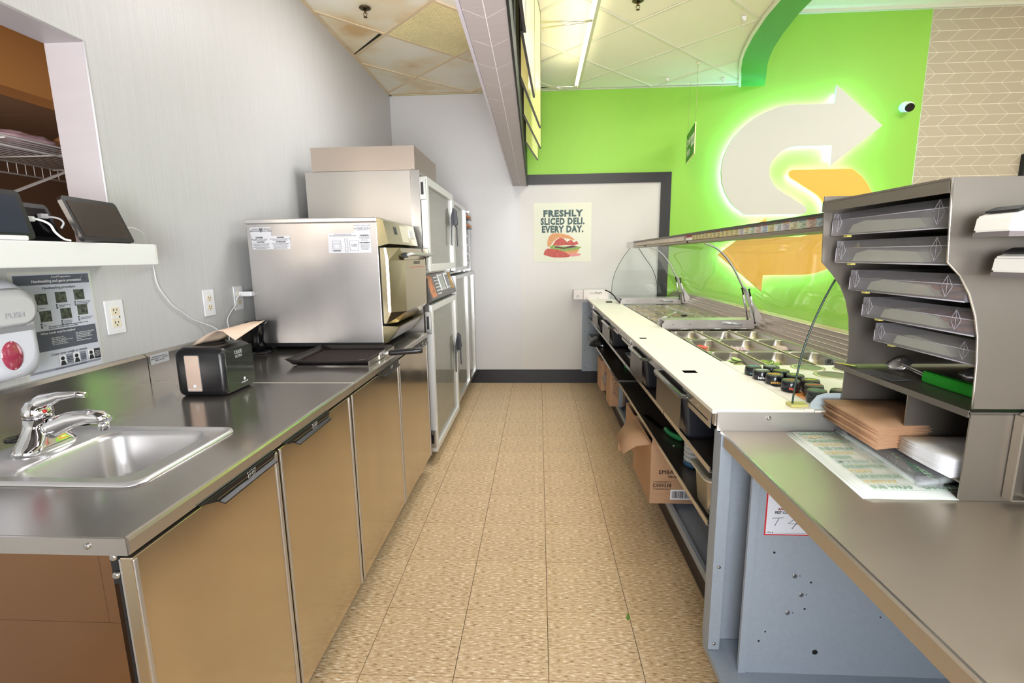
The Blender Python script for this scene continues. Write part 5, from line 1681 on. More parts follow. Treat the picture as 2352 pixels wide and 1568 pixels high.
bracket('slotted steel bracket nearest the bench end under the board', 1.385, 1.665, 0.052)
bracket('slotted steel bracket under the far end of the near board', 2.635, 2.92, 0.050)
bracket('slotted steel bracket beneath the far board start', 3.06, 3.36, 0.045)
bracket('farthest slotted steel bracket under the board by the back wall', 4.50, 4.80, 0.040)
for k, (y_, lab) in enumerate(((2.03, 'stained switch box under the board between the two nearest black bins'), (3.50, 'small stained switch box under the far board beyond the third bin'))):
    t = thing('switch_box', lab, 'box', (0.56, y_, 0.83))
    obj('box_body', MB().box(0.515, 0.60, y_, y_ + 0.13, 0.795, 0.866, 0.003), mat('stained_metal', (150, 146, 140), 0.5, 0.4, noise=(60, 60, 60, 0.5)), t)
    obj('switch', MB().box(0.540, 0.575, y_ - 0.006, y_ + 0.001, 0.815, 0.850, 0.002), black_gloss, t)

# black bins hanging in the upper shelf
def bin_(lab, ya, yb, z1=0.845, z0=0.702, x0=0.470, x1=0.70):
    t = thing('black_bin', lab, 'bin', ((x0 + x1) / 2, (ya + yb) / 2, z0), group='black food bins under the cutting board')
    cx_, cy_, hx_, hy_ = (x0 + x1) / 2, (ya + yb) / 2, (x1 - x0) / 2, (yb - ya) / 2
    mb = MB().rr([(cx_ + 0.002, cy_, hx_ - 0.040, hy_ - 0.034, 0.010, z0), (cx_ + 0.002, cy_, hx_ - 0.034, hy_ - 0.028, 0.014, z0 + 0.010), (cx_, cy_, hx_ - 0.014, hy_ - 0.016, 0.018, z1 - 0.008), (cx_, cy_, hx_ - 0.018, hy_ - 0.020, 0.016, z1 - 0.007), (cx_ + 0.002, cy_, hx_ - 0.040, hy_ - 0.034, 0.010, z0 + 0.016)], seg=3, smooth=False)
    obj('tub', mb, mat('bin_plastic', (30, 31, 38), 0.38), t)
    mb = MB().rr([(cx_, cy_, hx_ - 0.014, hy_ - 0.016, 0.025, z1 - 0.008), (cx_, cy_, hx_, hy_, 0.032, z1 - 0.010), (cx_, cy_, hx_, hy_, 0.032, z1 - 0.001), (cx_, cy_, hx_ - 0.018, hy_ - 0.020, 0.022, z1)], seg=4, cap0=False, cap1=False)
    obj('rim', mb, mat('bin_rim', (62, 66, 62), 0.15, coat=0.6), t)
    obj('front_plate', MB().box(x0 + 0.0125, x0 + 0.0145, ya + 0.035, yb - 0.035, z0 + 0.030, z1 - 0.014, M=None), sh_dark, t)
    return t
bin_('nearest large black bin hanging under the cutting board', 1.600, 2.010, 0.858, 0.700)
bin_('second black bin from the bench end, with brown reflection', 2.235, 2.590, 0.850)
bin_('third black bin from the bench end under the board', 3.30, 3.74, 0.842)
bin_('farthest black bin near the back wall', 3.98, 4.44, 0.838)

# lower shelf things
pn = thing('steel_food_pan', 'small steel food pan with clear notched lid on the lower shelf', 'pan', (0.59, 1.475, 0.528))
cx_, cy_ = 0.578, 1.470
mb = MB().rr([(cx_, cy_, 0.056, 0.062, 0.025, 0.5285), (cx_, cy_, 0.062, 0.068, 0.025, 0.54), (cx_, cy_, 0.070, 0.075, 0.022, 0.652), (cx_, cy_, 0.084, 0.086, 0.024, 0.654), (cx_, cy_, 0.084, 0.086, 0.024, 0.657), (cx_, cy_, 0.068, 0.072, 0.02, 0.656), (cx_, cy_, 0.060, 0.064, 0.025, 0.545)], seg=5)
obj('pan_body', mb, mat('pan_bright', (206, 196, 182), 0.25, 0.7), pn)
mb = MB().rr([(cx_, cy_, 0.082, 0.084, 0.022, 0.6575), (cx_, cy_, 0.082, 0.084, 0.022, 0.662), (cx_, cy_, 0.070, 0.074, 0.02, 0.6635), (cx_, cy_, 0.066, 0.070, 0.02, 0.660)], seg=5)
obj('lid', mb, lid_clear, pn)
obj('lid_handle', MB().box(cx_ - 0.040, cx_ + 0.02, cy_ - 0.012, cy_ + 0.012, 0.6635, 0.672, 0.003), lid_clear, pn)
obj('food', MB().blob((cx_ + 0.01, cy_, 0.600), 0.05, 2, 0.3, (1, 1, 0.7)), mat('meatball_brown', (150, 84, 60), 0.6, noise=(60, 60, 60, 0.4)), pn)
for k in range(5):
    o = obj('jar_lid', MB().lathe([(0.042, 0), (0.044, 0.004), (0.044, 0.013), (0.040, 0.017)], (0.0, 0.0, 0), 24), mat('clear_lid_stack', (190, 192, 190), 0.12, coat=0.5) if k else mat('blue_label', (44, 84, 112), 0.4), None, world=False)
    o.location = (0.598, 1.80, 0.5285 + 0.0182 * k)
    tag(o, 'round lid, %s of five stacked on the lower shelf behind the steel pan' % ('blue-labelled bottom', 'second', 'middle', 'fourth', 'top')[k], 'lid', 'stack of round lids')
kn = thing('utility_knife', 'knife with dark green handle lying on the lower steel shelf', 'knife', (0.585, 2.10, 0.528), (0, 0, math.radians(12)))
mb = MB().tube([(0.012, -0.075, 0.012), (0.010, -0.060, 0.013), (0.0, -0.03, 0.013), (-0.004, 0.0, 0.013), (-0.001, 0.03, 0.013), (0.004, 0.058, 0.014), (0.004, 0.066, 0.014)], 0.012, 14, taper=[0.006, 0.0125, 0.0120, 0.0115, 0.0120, 0.0110, 0.006])
obj('handle', mb, green_dark, kn, world=False, label='dark green moulded handle')
obj('blade', MB().prism([(0.002, 0.064, 0.009), (0.007, 0.064, 0.009), (0.012, 0.27, 0.009), (-0.012, 0.27, 0.009), (-0.016, 0.08, 0.009)], (0, 0, 0.0016)), mat('dark_blade', (60, 58, 56), 0.15, 1.0), kn, world=False)
o = obj('food_crumb', MB().blob((0, 0, 0.003), 0.005, 1, 0.5, (1.2, 1, 0.6)), mat('crumb', (190, 176, 150), 0.7), None, world=False)
o.location = (0.566, 1.985, 0.527)
tag(o, 'pale crumb on the lower shelf near the green knife handle', 'crumb')
bw = thing('black_bowl', 'upturned glossy black bowl on the lower shelf near the back wall', 'bowl', (0.57, 4.36, 0.528))
obj('bowl', MB().lathe([(0.125, 0.0), (0.128, 0.004), (0.112, 0.04), (0.075, 0.075), (0.04, 0.088)], seg=32), black_gloss, bw, world=False)
obj('foot', MB().lathe([(0.040, 0.088), (0.040, 0.096)], seg=24), black_gloss, bw, world=False)
o = obj('food_container', MB().rr([(0, 0, 0.08, 0.13, 0.03, 0.001), (0, 0, 0.078, 0.128, 0.03, 0.012), (0, 0, 0.055, 0.10, 0.03, 0.016), (0, 0, 0.045, 0.085, 0.02, 0.028)], seg=4), mat('smoke_lid', (46, 46, 48), 0.12), None, world=False)  # just a loose smoky plastic lid, no container under it
o.location = (0.63, 3.02, 0.696)
tag(o, 'smoky black plastic lid on the upper shelf behind the second bin', 'container')
o = obj('pan_stack', MB().rr([(0, 0, 0.09, 0.14, 0.03, 0.001), (0, 0, 0.10, 0.15, 0.03, 0.045), (0, 0, 0.108, 0.158, 0.03, 0.047), (0, 0, 0.108, 0.158, 0.03, 0.050)], seg=4), mat('dark_clear_pan', (56, 56, 54), 0.15), None, world=False)
o.location = (0.70, 3.72, 0.527)
tag(o, 'dark clear pan upside on the lower shelf beyond the seam', 'pan')
o = obj('green_cap', MB().lathe([(0.016, 0), (0.016, 0.018), (0.008, 0.022)], seg=16), green_dark, None, world=False)
o.location = (0.625, 3.45, 0.527)
tag(o, 'small green bottle cap on the lower shelf beside the dark pan', 'cap')

# bottom shelf boxes
bb = thing('cardboard_box', 'large open cardboard box marked EMBALLAGES with barcode on the bottom shelf', 'box', (0.66, 2.3, 0.19))
BX0, BX1, BY0, BY1, BZ0, BZ1 = 0.510, 0.86, 2.135, 2.545, 0.187, 0.475
mb = MB().box(BX0, BX1, BY0, BY0 + 0.005, BZ0, BZ1).box(BX0, BX1, BY1 - 0.005, BY1, BZ0, BZ1).box(BX0, BX0 + 0.005, BY0 + 0.005, BY1 - 0.005, BZ0, BZ1).box(BX1 - 0.005, BX1, BY0 + 0.005, BY1 - 0.005, BZ0, BZ1).box(BX0 + 0.005, BX1 - 0.005, BY0 + 0.005, BY1 - 0.005, BZ0, BZ0 + 0.005)
obj('carton', mb, card, bb)
mb = MB().sheet([[(BX0 - 0.001, BY0 + 0.03, BZ1 - 0.01), (BX0 - 0.001, BY1 - 0.02, BZ1 - 0.01)], [(BX0 - 0.06, BY0 + 0.05, BZ1 - 0.025), (BX0 - 0.055, BY1 - 0.04, BZ1 - 0.03)], [(BX0 - 0.115, BY0 + 0.075, BZ1 - 0.075), (BX0 - 0.110, BY1 - 0.09, BZ1 - 0.085)]], 0.004)
obj('flap', mb, card, bb)
obj('flap', MB().sheet([[(BX0, BY0, BZ1), (BX1, BY0, BZ1)], [(BX0 + 0.01, BY0 + 0.02, BZ1 + 0.035), (BX1, BY0 + 0.02, BZ1 + 0.035)]], 0.004), card, bb)
bi = mat('box_ink', (44, 30, 24), 0.6)
yf = BY0 - 0.0008
text('EMBALLAGES', 0.027, bi, bb, (0.546, yf, 0.341), (1, 0, 0), (0, 0, 1), 'LEFT', 0.0)
text('EMBALLAGES', 0.027, bi, bb, (0.5466, yf - 0.0003, 0.3412), (1, 0, 0), (0, 0, 1), 'LEFT', 0.0)
text('Fabriques au Canada', 0.0145, bi, bb, (0.590, yf, 0.320), (1, 0, 0), (0, 0, 1), 'LEFT', 0.0003)
text('C009338', 0.024, bi, bb, (0.564, yf, 0.276), (1, 0, 0), (0, 0, 1), 'CENTER', 0.0003, sx=0.95)
mb = MB()
for a in ((0.525, 0.603, 0.295, 0.296), (0.525, 0.603, 0.256, 0.257), (0.525, 0.526, 0.256, 0.296), (0.602, 0.603, 0.256, 0.296)):
    mb.box(a[0], a[1], yf - 0.0003, yf + 0.0006, a[2], a[3])
obj('stamp_frame', mb, bi, bb)
text('SANDWICH WRAP', 0.006, bi, bb, (0.564, yf, 0.2915), (1, 0, 0), (0, 0, 1))
text('Content wrapping sheets / Contenu', 0.006, bi, bb, (0.564, yf, 0.2605), (1, 0, 0), (0, 0, 1), sx=0.7)
text('Contents\nPolystyrene', 0.0145, bi, bb, (0.655, yf, 0.288), (1, 0, 0), (0, 0, 1), 'LEFT', 0.0002)
bl = obj('barcode_label', MB().box(0.603, 0.706, yf - 0.0002, BY0, 0.207, 0.256), paper_white, bb)
mb = MB()
x = 0.611
rn = random.Random(3)
while x < 0.696:
    w = rn.choice((0.0007, 0.0014, 0.0021))
    mb.box(x, x + w, yf - 0.0008, yf - 0.0002, 0.215, 0.249)
    x += w + rn.choice((0.0008, 0.0014, 0.002))
obj('barcode', mb, ink, bl)
fb = thing('cardboard_box', 'open cardboard box with a torn spotted flap sticking out into the aisle', 'box', (0.60, 2.7, 0.19))
mb = MB().box(0.545, 0.86, 2.635, 2.640, 0.187, 0.415).box(0.545, 0.86, 2.975, 2.98, 0.187, 0.415).box(0.545, 0.55, 2.640, 2.975, 0.187, 0.415).box(0.55, 0.86, 2.640, 2.975, 0.187, 0.192)
obj('carton', mb, card, fb)
mb = MB().sheet([[(0.545, 2.60, 0.415), (0.560, 2.60, 0.290)], [(0.500, 2.585, 0.408), (0.510, 2.58, 0.278)], [(0.445, 2.575, 0.372), (0.455, 2.57, 0.266)], [(0.428, 2.572, 0.355), (0.432, 2.57, 0.262)]], 0.004)
obj('flap', mb, mat('spotted_card', (206, 164, 126), 0.75, noise=(26, 26, 26, 0.16)), fb)
obj('tape', MB().sheet([[(0.535, 2.568, 0.408), (0.552, 2.575, 0.36)], [(0.520, 2.564, 0.402), (0.534, 2.566, 0.35)]], 0.0006), acrylic, fb)
for k, (x0_, y0_, w, l, h, lab) in enumerate(((0.536, 3.62, 0.115, 0.20, 0.30, 'tall brown printed carton standing on the bottom shelf midway'), (0.524, 4.06, 0.12, 0.24, 0.26, 'brown carton with crumpled clear bag near the back wall'))):
    t = thing('cardboard_box', lab, 'box', (x0_ + w / 2, y0_ + l / 2, 0.186))
    obj('carton', MB().box(x0_, x0_ + w, y0_, y0_ + l, 0.187, 0.187 + h, 0.001), card, t)
    if k == 0:
        text('HEATABLE SOUP\nCUP LIDS\n1000 COUNT\nKeep in a cool\ndry place away\nfrom sunlight\nMade in Canada\nRecyclable\nbox', 0.017, bi, t, (x0_ + w / 2, y0_ - 0.0008, 0.330), (1, 0, 0), (0, 0, 1), sx=0.65)
        obj('round_mark', MB().lathe([(0.014, 0), (0.012, -0.001)], (x0_ + 0.035, y0_, 0.462), 16, 'y', cap0=False, cap1=False), bi, t)
        obj('square_mark', MB().box(x0_ + 0.02, x0_ + 0.045, y0_ - 0.001, y0_, 0.476, 0.485).box(x0_ + 0.09, x0_ + 0.10, y0_ - 0.001, y0_, 0.20, 0.225), bi, t)
    else:
        mb = MB().blob((x0_ + 0.04, y0_ - 0.035, 0.30), 0.035, 2, 0.6, (1, 0.6, 1.6))
        obj('crumpled_bag', mb, acrylic, t)
        text('FRAGILE', 0.02, bi, t, (x0_ + w / 2, y0_ - 0.0008, 0.24), (1, 0, 0), (0, 0, 1), sx=0.8)
gb = thing('grey_bracket_box', 'small grey-green metal box under the lower shelf behind the torn flap', 'box', (0.62, 2.99, 0.5))
obj('box_body', MB().box(0.585, 0.615, 3.005, 3.060, 0.395, 0.505, 0.002), mat('grey_green_metal', (150, 152, 130), 0.5), gb)
obj('strap', MB().box(0.560, 0.585, 3.02, 3.04, 0.42, 0.428), black, gb)
o = obj('lettuce_scrap', MB().prism([(0, 0, 0), (0.006, 0.003, 0), (0.012, 0.018, 0), (0.010, 0.034, 0), (0.003, 0.028, 0), (-0.003, 0.012, 0)], (0, 0, 0.0015)), mat('leaf_scrap', (92, 140, 40), 0.6), None, world=False)
o.location = (0.322, 1.612, 0.0005)
tag(o, 'tiny green lettuce scrap dropped on the floor tiles', 'scrap')

# ---- steel pans in the well
def pan(name, lab, x0_, x1_, y0_, y1_, depth=0.10, group='steel food pans in the sandwich counter', z=0.8830):
    t = thing(name, lab, 'pan', ((x0_ + x1_) / 2, (y0_ + y1_) / 2, z - depth), group=group)
    c1, c2, h1, h2 = (x0_ + x1_) / 2, (y0_ + y1_) / 2, (x1_ - x0_) / 2, (y1_ - y0_) / 2
    mb = MB().rr([(c1, c2, h1, h2, 0.018, z - 0.003), (c1, c2, h1, h2, 0.018, z), (c1, c2, h1 - 0.008, h2 - 0.008, 0.03, z - 0.001), (c1, c2, h1 - 0.011, h2 - 0.011, 0.032, z - 0.006), (c1, c2, h1 - 0.014, h2 - 0.014, 0.034, z - depth * 0.45), (c1, c2, h1 - 0.018, h2 - 0.018, 0.034, z - depth * 0.5), (c1, c2, h1 - 0.026, h2 - 0.026, 0.036, z - depth + 0.01), (c1, c2, h1 - 0.04, h2 - 0.04, 0.036, z - depth)], seg=5, cap0=False)
    obj('pan_body', mb, steel_pan, t)
    return t
XC = [0.765, 0.912, 1.104, 1.262]
rowsY = [(1.955, 2.248), (2.250, 2.580), (2.582, 2.868)]
names = {(0, 0): 'steel pan with cucumber slices, nearest the cutting board corner', (0, 1): 'steel pan with shredded lettuce, middle of the nearest row', (0, 2): 'steel pan with a black tool handle, nearest row by the rail',
         (1, 0): 'steel pan with red tomato, middle row beside the board', (1, 1): 'steel pan with pink onion shreds, centre of the pans', (1, 2): 'steel pan holding a beige scoop, middle row by the rail',
         (2, 0): 'nearly empty steel pan beside the board at the guard divider', (2, 1): 'steel pan with spinach leaves at the guard divider', (2, 2): 'steel pan with a few peppers, far row by the rail'}
rn = random.Random(11)
def shreds(name, lab, cat, c, r, n, cols, z, size=(0.012, 0.0025), grp=None):
    mb = MB()
    for k in range(n):
        mb.use(cols[k % len(cols)])
        a, rr_ = rn.random() * 2 * PI, r * math.sqrt(rn.random())
        x_, y_ = c[0] + rr_ * math.cos(a), c[1] + rr_ * 1.2 * math.sin(a)
        d = rn.random() * PI
        l = size[0] * (0.6 + rn.random())
        zz = z + rn.random() * 0.012
        mb.tube([(x_ - l * math.cos(d), y_ - l * math.sin(d), zz), (x_, y_, zz + 0.004 + 0.004 * rn.random()), (x_ + l * math.cos(d), y_ + l * math.sin(d), zz - 0.001)], size[1], 4)
    o = obj(name, mb, None)
    o['kind'] = 'stuff'
    tag(o, lab, cat)
    return o
g1, g2, g3 = mat('lettuce_green', (150, 186, 70), 0.5), mat('lettuce_pale', (196, 214, 130), 0.5), mat('spinach_green', (58, 96, 36), 0.5)
on1, on2 = mat('onion_pink', (226, 170, 190), 0.4), mat('onion_white', (240, 222, 226), 0.4)
tm = mat('tomato_red', (226, 84, 60), 0.3)
for (r, c), lab in names.items():
    pan('steel_pan', lab, XC[c] + 0.0015, XC[c + 1] - 0.0015, rowsY[r][0] + 0.001, rowsY[r][1] - 0.001, 0.070)
pzb = 0.883 - 0.054
shreds('shredded_lettuce', 'pile of shredded lettuce in the middle pan of the nearest row', 'lettuce', (1.0, 2.155), 0.048, 70, [g1, g2, g1], pzb + 0.006, (0.014, 0.004))
shreds('onion_shreds', 'pile of pink onion shreds in the centre pan', 'onion', (1.0, 2.49), 0.05, 90, [on1, on2, on2], pzb + 0.006, (0.013, 0.0032))
shreds('pepper_shreds', 'few pale pepper shreds in the far pan by the rail', 'pepper', (1.19, 2.79), 0.03, 9, [g2], pzb + 0.004, (0.012, 0.003))
shreds('lettuce_bits', 'pale green shreds in the far pan beside the board', 'lettuce', (0.86, 2.80), 0.035, 16, [g2, g1], pzb + 0.004, (0.012, 0.003))
mbc = None
for k in range(6):
    xx, yy, zz = 0.83 + 0.020 * (k % 3), 2.12 + 0.030 * (k // 3) + 0.01 * (k % 2), pzb + 0.004 + 0.006 * k
    mb = MB().use(mat('cucumber_flesh', (206, 220, 150), 0.35)).lathe([(0.0, 0.004), (0.022, 0.004)], (0, 0, 0), 20, cap0=False, cap1=False)
    mb.use(mat('cucumber_skin', (70, 120, 44), 0.4)).lathe([(0.022, 0.004), (0.023, 0.002), (0.022, 0.0)], (0, 0, 0), 20, cap0=False)
    o = obj('cucumber_slice', mb, None, None, world=False)
    o.location = (xx, yy, zz)
    o.rotation_euler = (0.15 * (k % 3 - 1), 0.2 * (k % 2), 0)
    tag(o, 'cucumber slice, %s of six in the pan at the board corner' % ('lowest', 'second lowest', 'third lowest', 'third from the top', 'second from the top', 'topmost')[k], 'cucumber', 'cucumber slices in the near pan')
for k in range(4):
    o = obj('tomato_slice', MB().lathe([(0.026, 0.0), (0.028, 0.003), (0.026, 0.006)], (0, 0, 0), 20), tm, None, world=False)
    o.location = (0.815 + 0.022 * (k % 2), 2.48 + 0.03 * (k // 2), pzb + 0.003 + 0.007 * k)
    o.rotation_euler = (0.1, 0.15 * (k % 2), 0)
    tag(o, 'red tomato slice, %s of four in the middle-row pan by the board' % ('lowest', 'second lowest', 'second from the top', 'topmost')[k], 'tomato', 'tomato slices in the pan')
for k in range(5):
    x_, y_ = 0.975 + 0.028 * (k % 3), 2.76 + 0.03 * (k // 3)
    rows = [[(x_ - 0.018 + 0.009 * i, y_ - 0.014 + 0.009 * j, pzb + 0.012 + 0.008 * math.sin(i * 1.1 + k) + 0.006 * math.cos(j * 1.3)) for j in range(4 - abs(i - 2) // 2)] for i in range(5)]
    rows = [r[:3] for r in rows]
    o = obj('spinach_leaf', MB().sheet(rows, 0.001), g3)
    tag(o, 'dark green spinach leaf, %s in the pan at the guard divider' % ('front left', 'front middle', 'front right beside the scoop', 'back left', 'back middle')[k], 'leaf', 'spinach leaves in the pan')
o = obj('plastic_scoop', MB().sheet([[(1.055, 2.78, pzb + 0.01), (1.055, 2.82, pzb + 0.01)], [(1.058, 2.778, pzb + 0.03), (1.058, 2.822, pzb + 0.03)], [(1.062, 2.785, pzb + 0.050), (1.062, 2.815, pzb + 0.050)]], 0.002), mat('scoop_clear', (196, 190, 184), 0.25))
tag(o, 'translucent scoop leaning in the spinach pan', 'scoop')
o = obj('beige_glove', MB().blob((1.20, 2.46, pzb + 0.02), 0.05, 3, 0.25, (0.8, 1.0, 0.4)), mat('beige_bread', (206, 182, 170), 0.5))
tag(o, 'beige crumpled piece in the middle-row pan by the rail', 'food')
th = thing('tool_handle', 'black ribbed tool handle leaning in the nearest-row pan by the rail', 'handle', (1.17, 1.99, 0.86))
mb = MB().tube([(1.215, 2.04, 0.822), (1.19, 2.01, 0.855), (1.165, 1.985, 0.893)], 0.014, 14, taper=[0.008, 0.0125, 0.0150])
obj('grip', mb, black, th)
obj('hole', MB().cyl((1.1660, 1.9860, 0.8915), (1.1640, 1.984, 0.8955), 0.008, 14), dark_shadow, th)
# divider bars between pans
for k, xx in enumerate((0.912, 1.104)):
    o = obj('pan_divider', MB().box(xx - 0.004, xx + 0.004, 1.945, 2.875, 0.8835, 0.8865), mat('divider_cream', (216, 200, 168), 0.4, 0.4, noise=(30, 30, 30, 0.2)))
    tag(o, ('left' if k == 0 else 'right') + ' stained cream bar between the columns of near pans', 'divider', 'bars between the pans')
# sauce board with round wells and bottles
sb = thing('sauce_board', 'white plastic insert board with round steel wells at the near end', 'board', (1.0, 1.67, 0.88))
wells = [(1.035, 1.895, 0.050), (1.060, 1.775, 0.052), (1.175, 1.86, 0.050), (1.125, 1.640, 0.050)]
obj('board', MB().box(0.774, 1.260, 1.3600, 1.942, 0.876, 0.8875), cutting_board, sb)
for (x_, y_, r_) in wells:
    obj('well_ring', MB().lathe([(r_ + 0.010, 0.8876), (r_ + 0.009, 0.8895), (r_, 0.8905), (r_ - 0.003, 0.8895)], (x_, y_, 0), 32, cap0=False, cap1=False), mat('brass_rim', (206, 200, 172), 0.3, 0.6), sb)
    obj('well_cup', MB().lathe([(r_ - 0.002, 0.8897), (r_ - 0.003, 0.8885), (r_ - 0.006, 0.8881), (0.001, 0.8880)], (x_, y_, 0), 32, cap0=False), mat('well_dark_steel', (150, 147, 144), 0.4, 0.8), sb)
jars = [(0.775, 1.768, 'sky-blue text', (120, 190, 210), 'ranch'), (0.838, 1.768, 'pale grey text', (190, 190, 196), 'garlic\naioli'), (0.777, 1.705, 'white text', (240, 240, 240), 'herbal'),
        (0.840, 1.700, 'dull olive text', (150, 160, 60), 'honey\nmustard'), (0.792, 1.643, 'pale orange text', (226, 170, 70), 'smoky\nbbq'), (0.856, 1.636, 'lime text', (206, 216, 60), 'snap'),
        (0.870, 1.569, 'yellow text', (226, 220, 60), 'yellow'), (0.807, 1.566, 'red-orange text, nearest the board edge', (224, 90, 60), 'baja'), (0.846, 1.505, 'bright orange text', (226, 110, 70), 'buffalo'),
        (0.822, 1.444, 'teal-grey text beside the glass edge', (90, 150, 160), 'mayo'), (0.890, 1.445, 'pink-white text, rightmost', (216, 180, 170), 'sub\nsauce')]
jcap = mat('bottle_black', (22, 24, 32), 0.18)
jtop = mat('bottle_top_olive', (66, 74, 58), 0.4)
for k, (x_, y_, d_, col, s) in enumerate(jars):
    z_ = 0.8878
    t = thing('sauce_bottle', 'upside-down black sauce bottle with %s on its base' % d_, 'bottle', (x_, y_, z_), group='black sauce bottles by the cutting board')
    R_ = 0.0280
    obj('body', MB().lathe([(R_ * 0.80, 0.0), (R_ * 1.0, 0.006), (R_ * 1.02, 0.018), (R_ * 0.97, 0.030), (R_ * 0.93, 0.034)], seg=28), jcap, t, world=False)
    obj('base_disc', MB().lathe([(R_ * 0.93, 0.034), (R_ * 0.90, 0.0365), (R_ * 0.80, 0.037)], seg=28), jtop, t, world=False)
    mk = mat('sauce_ink_%d' % k, col, 0.5)
    text(s, 0.0145, mk, t, (0, 0, 0.0374), (1, 0, 0), (0, 1, 0), world=False, bold=0.0004, lsp=0.8)
    # name printed on the side, facing the aisle camera
    text(s.split('\n')[0], 0.011, mk, t, (-R_ * 0.30, -R_ * 0.99, 0.014), (1, -0.25, 0), (0, 0, 1), world=False, bold=0.0003)
o = obj('orange_spill', MB().sheet([[(0.80 + 0.018 * i, 1.47 + 0.03 * j, 0.8879) for j in range(4)] for i in range(4)], 0.0006), mat('orange_spill', (232, 150, 80), 0.3))
tag(o, 'orange sauce stain on the white board among the bottles', 'stain')

# far lidded pans
lidx = [0.765, 0.93, 1.10, 1.262]
fcol = [(240, 205, 175), (248, 232, 205), (226, 170, 150), (240, 215, 185), (206, 196, 130), (226, 216, 160), (238, 215, 195), (230, 190, 165), (220, 212, 180)]
k = 0
for r in range(5):
    ya, yb = 3.075 + r * 0.262, 3.075 + (r + 1) * 0.262 - 0.004
    for c in range(3):
        x0_, x1_ = lidx[c] + 0.002, lidx[c + 1] - 0.002
        place = '%s row past the divider, %s' % (('first', 'second', 'third', 'fourth', 'farthest')[r], ('beside the board', 'middle', 'by the rail')[c])
        empty_ = (r == 0 and c == 2)
        t = pan('lidded_pan', ('open empty steel pan, ' if empty_ else 'steel pan under a clear lid, ') + place, x0_, x1_, ya, yb, 0.06, 'lidded pans in the far half of the counter')
        if not empty_:
            cxx, cyy, hx_, hy_ = (x0_ + x1_) / 2, (ya + yb) / 2, (x1_ - x0_) / 2, (yb - ya) / 2
            obj('food', MB().rr([(cxx, cyy, hx_ - 0.018, hy_ - 0.018, 0.02, 0.850), (cxx, cyy, hx_ - 0.02, hy_ - 0.02, 0.02, 0.868), (cxx, cyy, hx_ - 0.035, hy_ - 0.035, 0.02, 0.874)], seg=3), mat('food_%d' % (k % 9), fcol[k % 9], 0.6, noise=(30, 30, 30, 0.2)), t)
            obj('lid', MB().rr([(cxx, cyy, hx_ - 0.001, hy_ - 0.001, 0.016, 0.8835), (cxx, cyy, hx_ - 0.002, hy_ - 0.002, 0.016, 0.887), (cxx, cyy, hx_ - 0.018, hy_ - 0.018, 0.016, 0.8875), (cxx, cyy, hx_ - 0.022, hy_ - 0.022, 0.016, 0.885)], seg=3), lid_clear, t)
            obj('lid_grip', MB().rr([(cxx, cyy, 0.014, 0.030, 0.012, 0.8852), (cxx, cyy, 0.012, 0.028, 0.012, 0.891)], seg=3), lid_clear, t)
        k += 1
def tongs(name, lab, a, b_, tipm, cat='tongs'):
    t = thing(name, lab, cat, a)
    a, b_ = Vector(a), Vector(b_)
    d = (b_ - a).normalized()
    s = Vector((-d.y, d.x, 0)) * 0.005
    obj('arm', MB().tube([a, b_ + s], 0.0028, 6).tube([a, b_ - s + Vector((0, 0, 0.004))], 0.0028, 6), alu, t)
    obj('tip', MB().tube([a - d * 0.012, a + d * 0.035], 0.009, 8, taper=[0.005, 0.009]), tipm, t, label='black tip' if tipm is black else 'white tip')
tongs('steel_tongs', 'long steel tongs with black grip across the lidded pans by the rail', (1.135, 3.06, 0.902), (1.03, 4.05, 0.902), black)
tongs('steel_tongs', 'steel tongs with white head across the lidded pans near the board', (1.00, 3.62, 0.905), (0.83, 3.30, 0.902), white_plastic)
o = obj('black_clip', MB().box(1.005, 1.04, 3.46, 3.50, 0.893, 0.905, 0.003), black)
tag(o, 'small black clip on the lidded pans in front of the white tongs head', 'clip')

# ---- sneeze guard
sg2 = thing('sneeze_guard', 'curved clear glass sneeze guard arching over the food pans', 'sneeze guard', (1.34, 3.0, 0.966))
prof = [(0.930, 1.398), (0.985, 1.392), (1.035, 1.370), (1.085, 1.332), (1.130, 1.280), (1.170, 1.222), (1.205, 1.160), (1.245, 1.100), (1.290, 1.035), (1.330, 0.990), (1.356, 0.967)]
prof = smooth_path(prof, 3)
def curved(ya, yb, name='curved_pane'):
    mb = MB().sheet([[(p[0], ya, p[1]), (p[0], yb, p[1])] for p in prof], 0.0)
    return obj(name, mb, glass, sg2)
curved(1.46, 2.93); curved(2.945, 4.42); curved(4.435, 4.74)
def end_pane(P, y, name):
    o = obj(name, MB().prism([(p[0], y, p[1]) for p in P], (0, 0.006, 0)), glass, sg2)
    return o
nearL = [(0.728, 0.892), (0.733, 0.97), (0.746, 1.058), (0.770, 1.145), (0.808, 1.240), (0.860, 1.330), (0.915, 1.395)]
nearP = smooth_path(nearL) + [(0.985, 1.392), (1.085, 1.332), (1.170, 1.222), (1.245, 1.100), (1.330, 0.990), (1.345, 0.970), (1.30, 0.935), (1.27, 0.892)]
end_pane(nearP, 1.392, 'end_pane')
obj('pane_edge', MB().tube([(p[0], 1.395, p[1]) for p in smooth_path(nearL)], 0.0030, 6), glass_edge, sg2)
farL = [(0.694, 0.905), (0.698, 0.98), (0.711, 1.10), (0.745, 1.20), (0.80, 1.30), (0.866, 1.393)]
end_pane(smooth_path(farL) + [(0.985, 1.390), (1.085, 1.332), (1.17, 1.222), (1.245, 1.10), (1.32, 0.99), (1.32, 0.92)], 4.745, 'end_pane')
obj('pane_edge', MB().tube([(p[0], 4.748, p[1]) for p in smooth_path(farL)], 0.0022, 6), glass_edge, sg2)
farR = [(0.926, 1.396), (0.989, 1.303), (1.074, 1.181), (1.12, 1.038), (1.155, 0.967)]
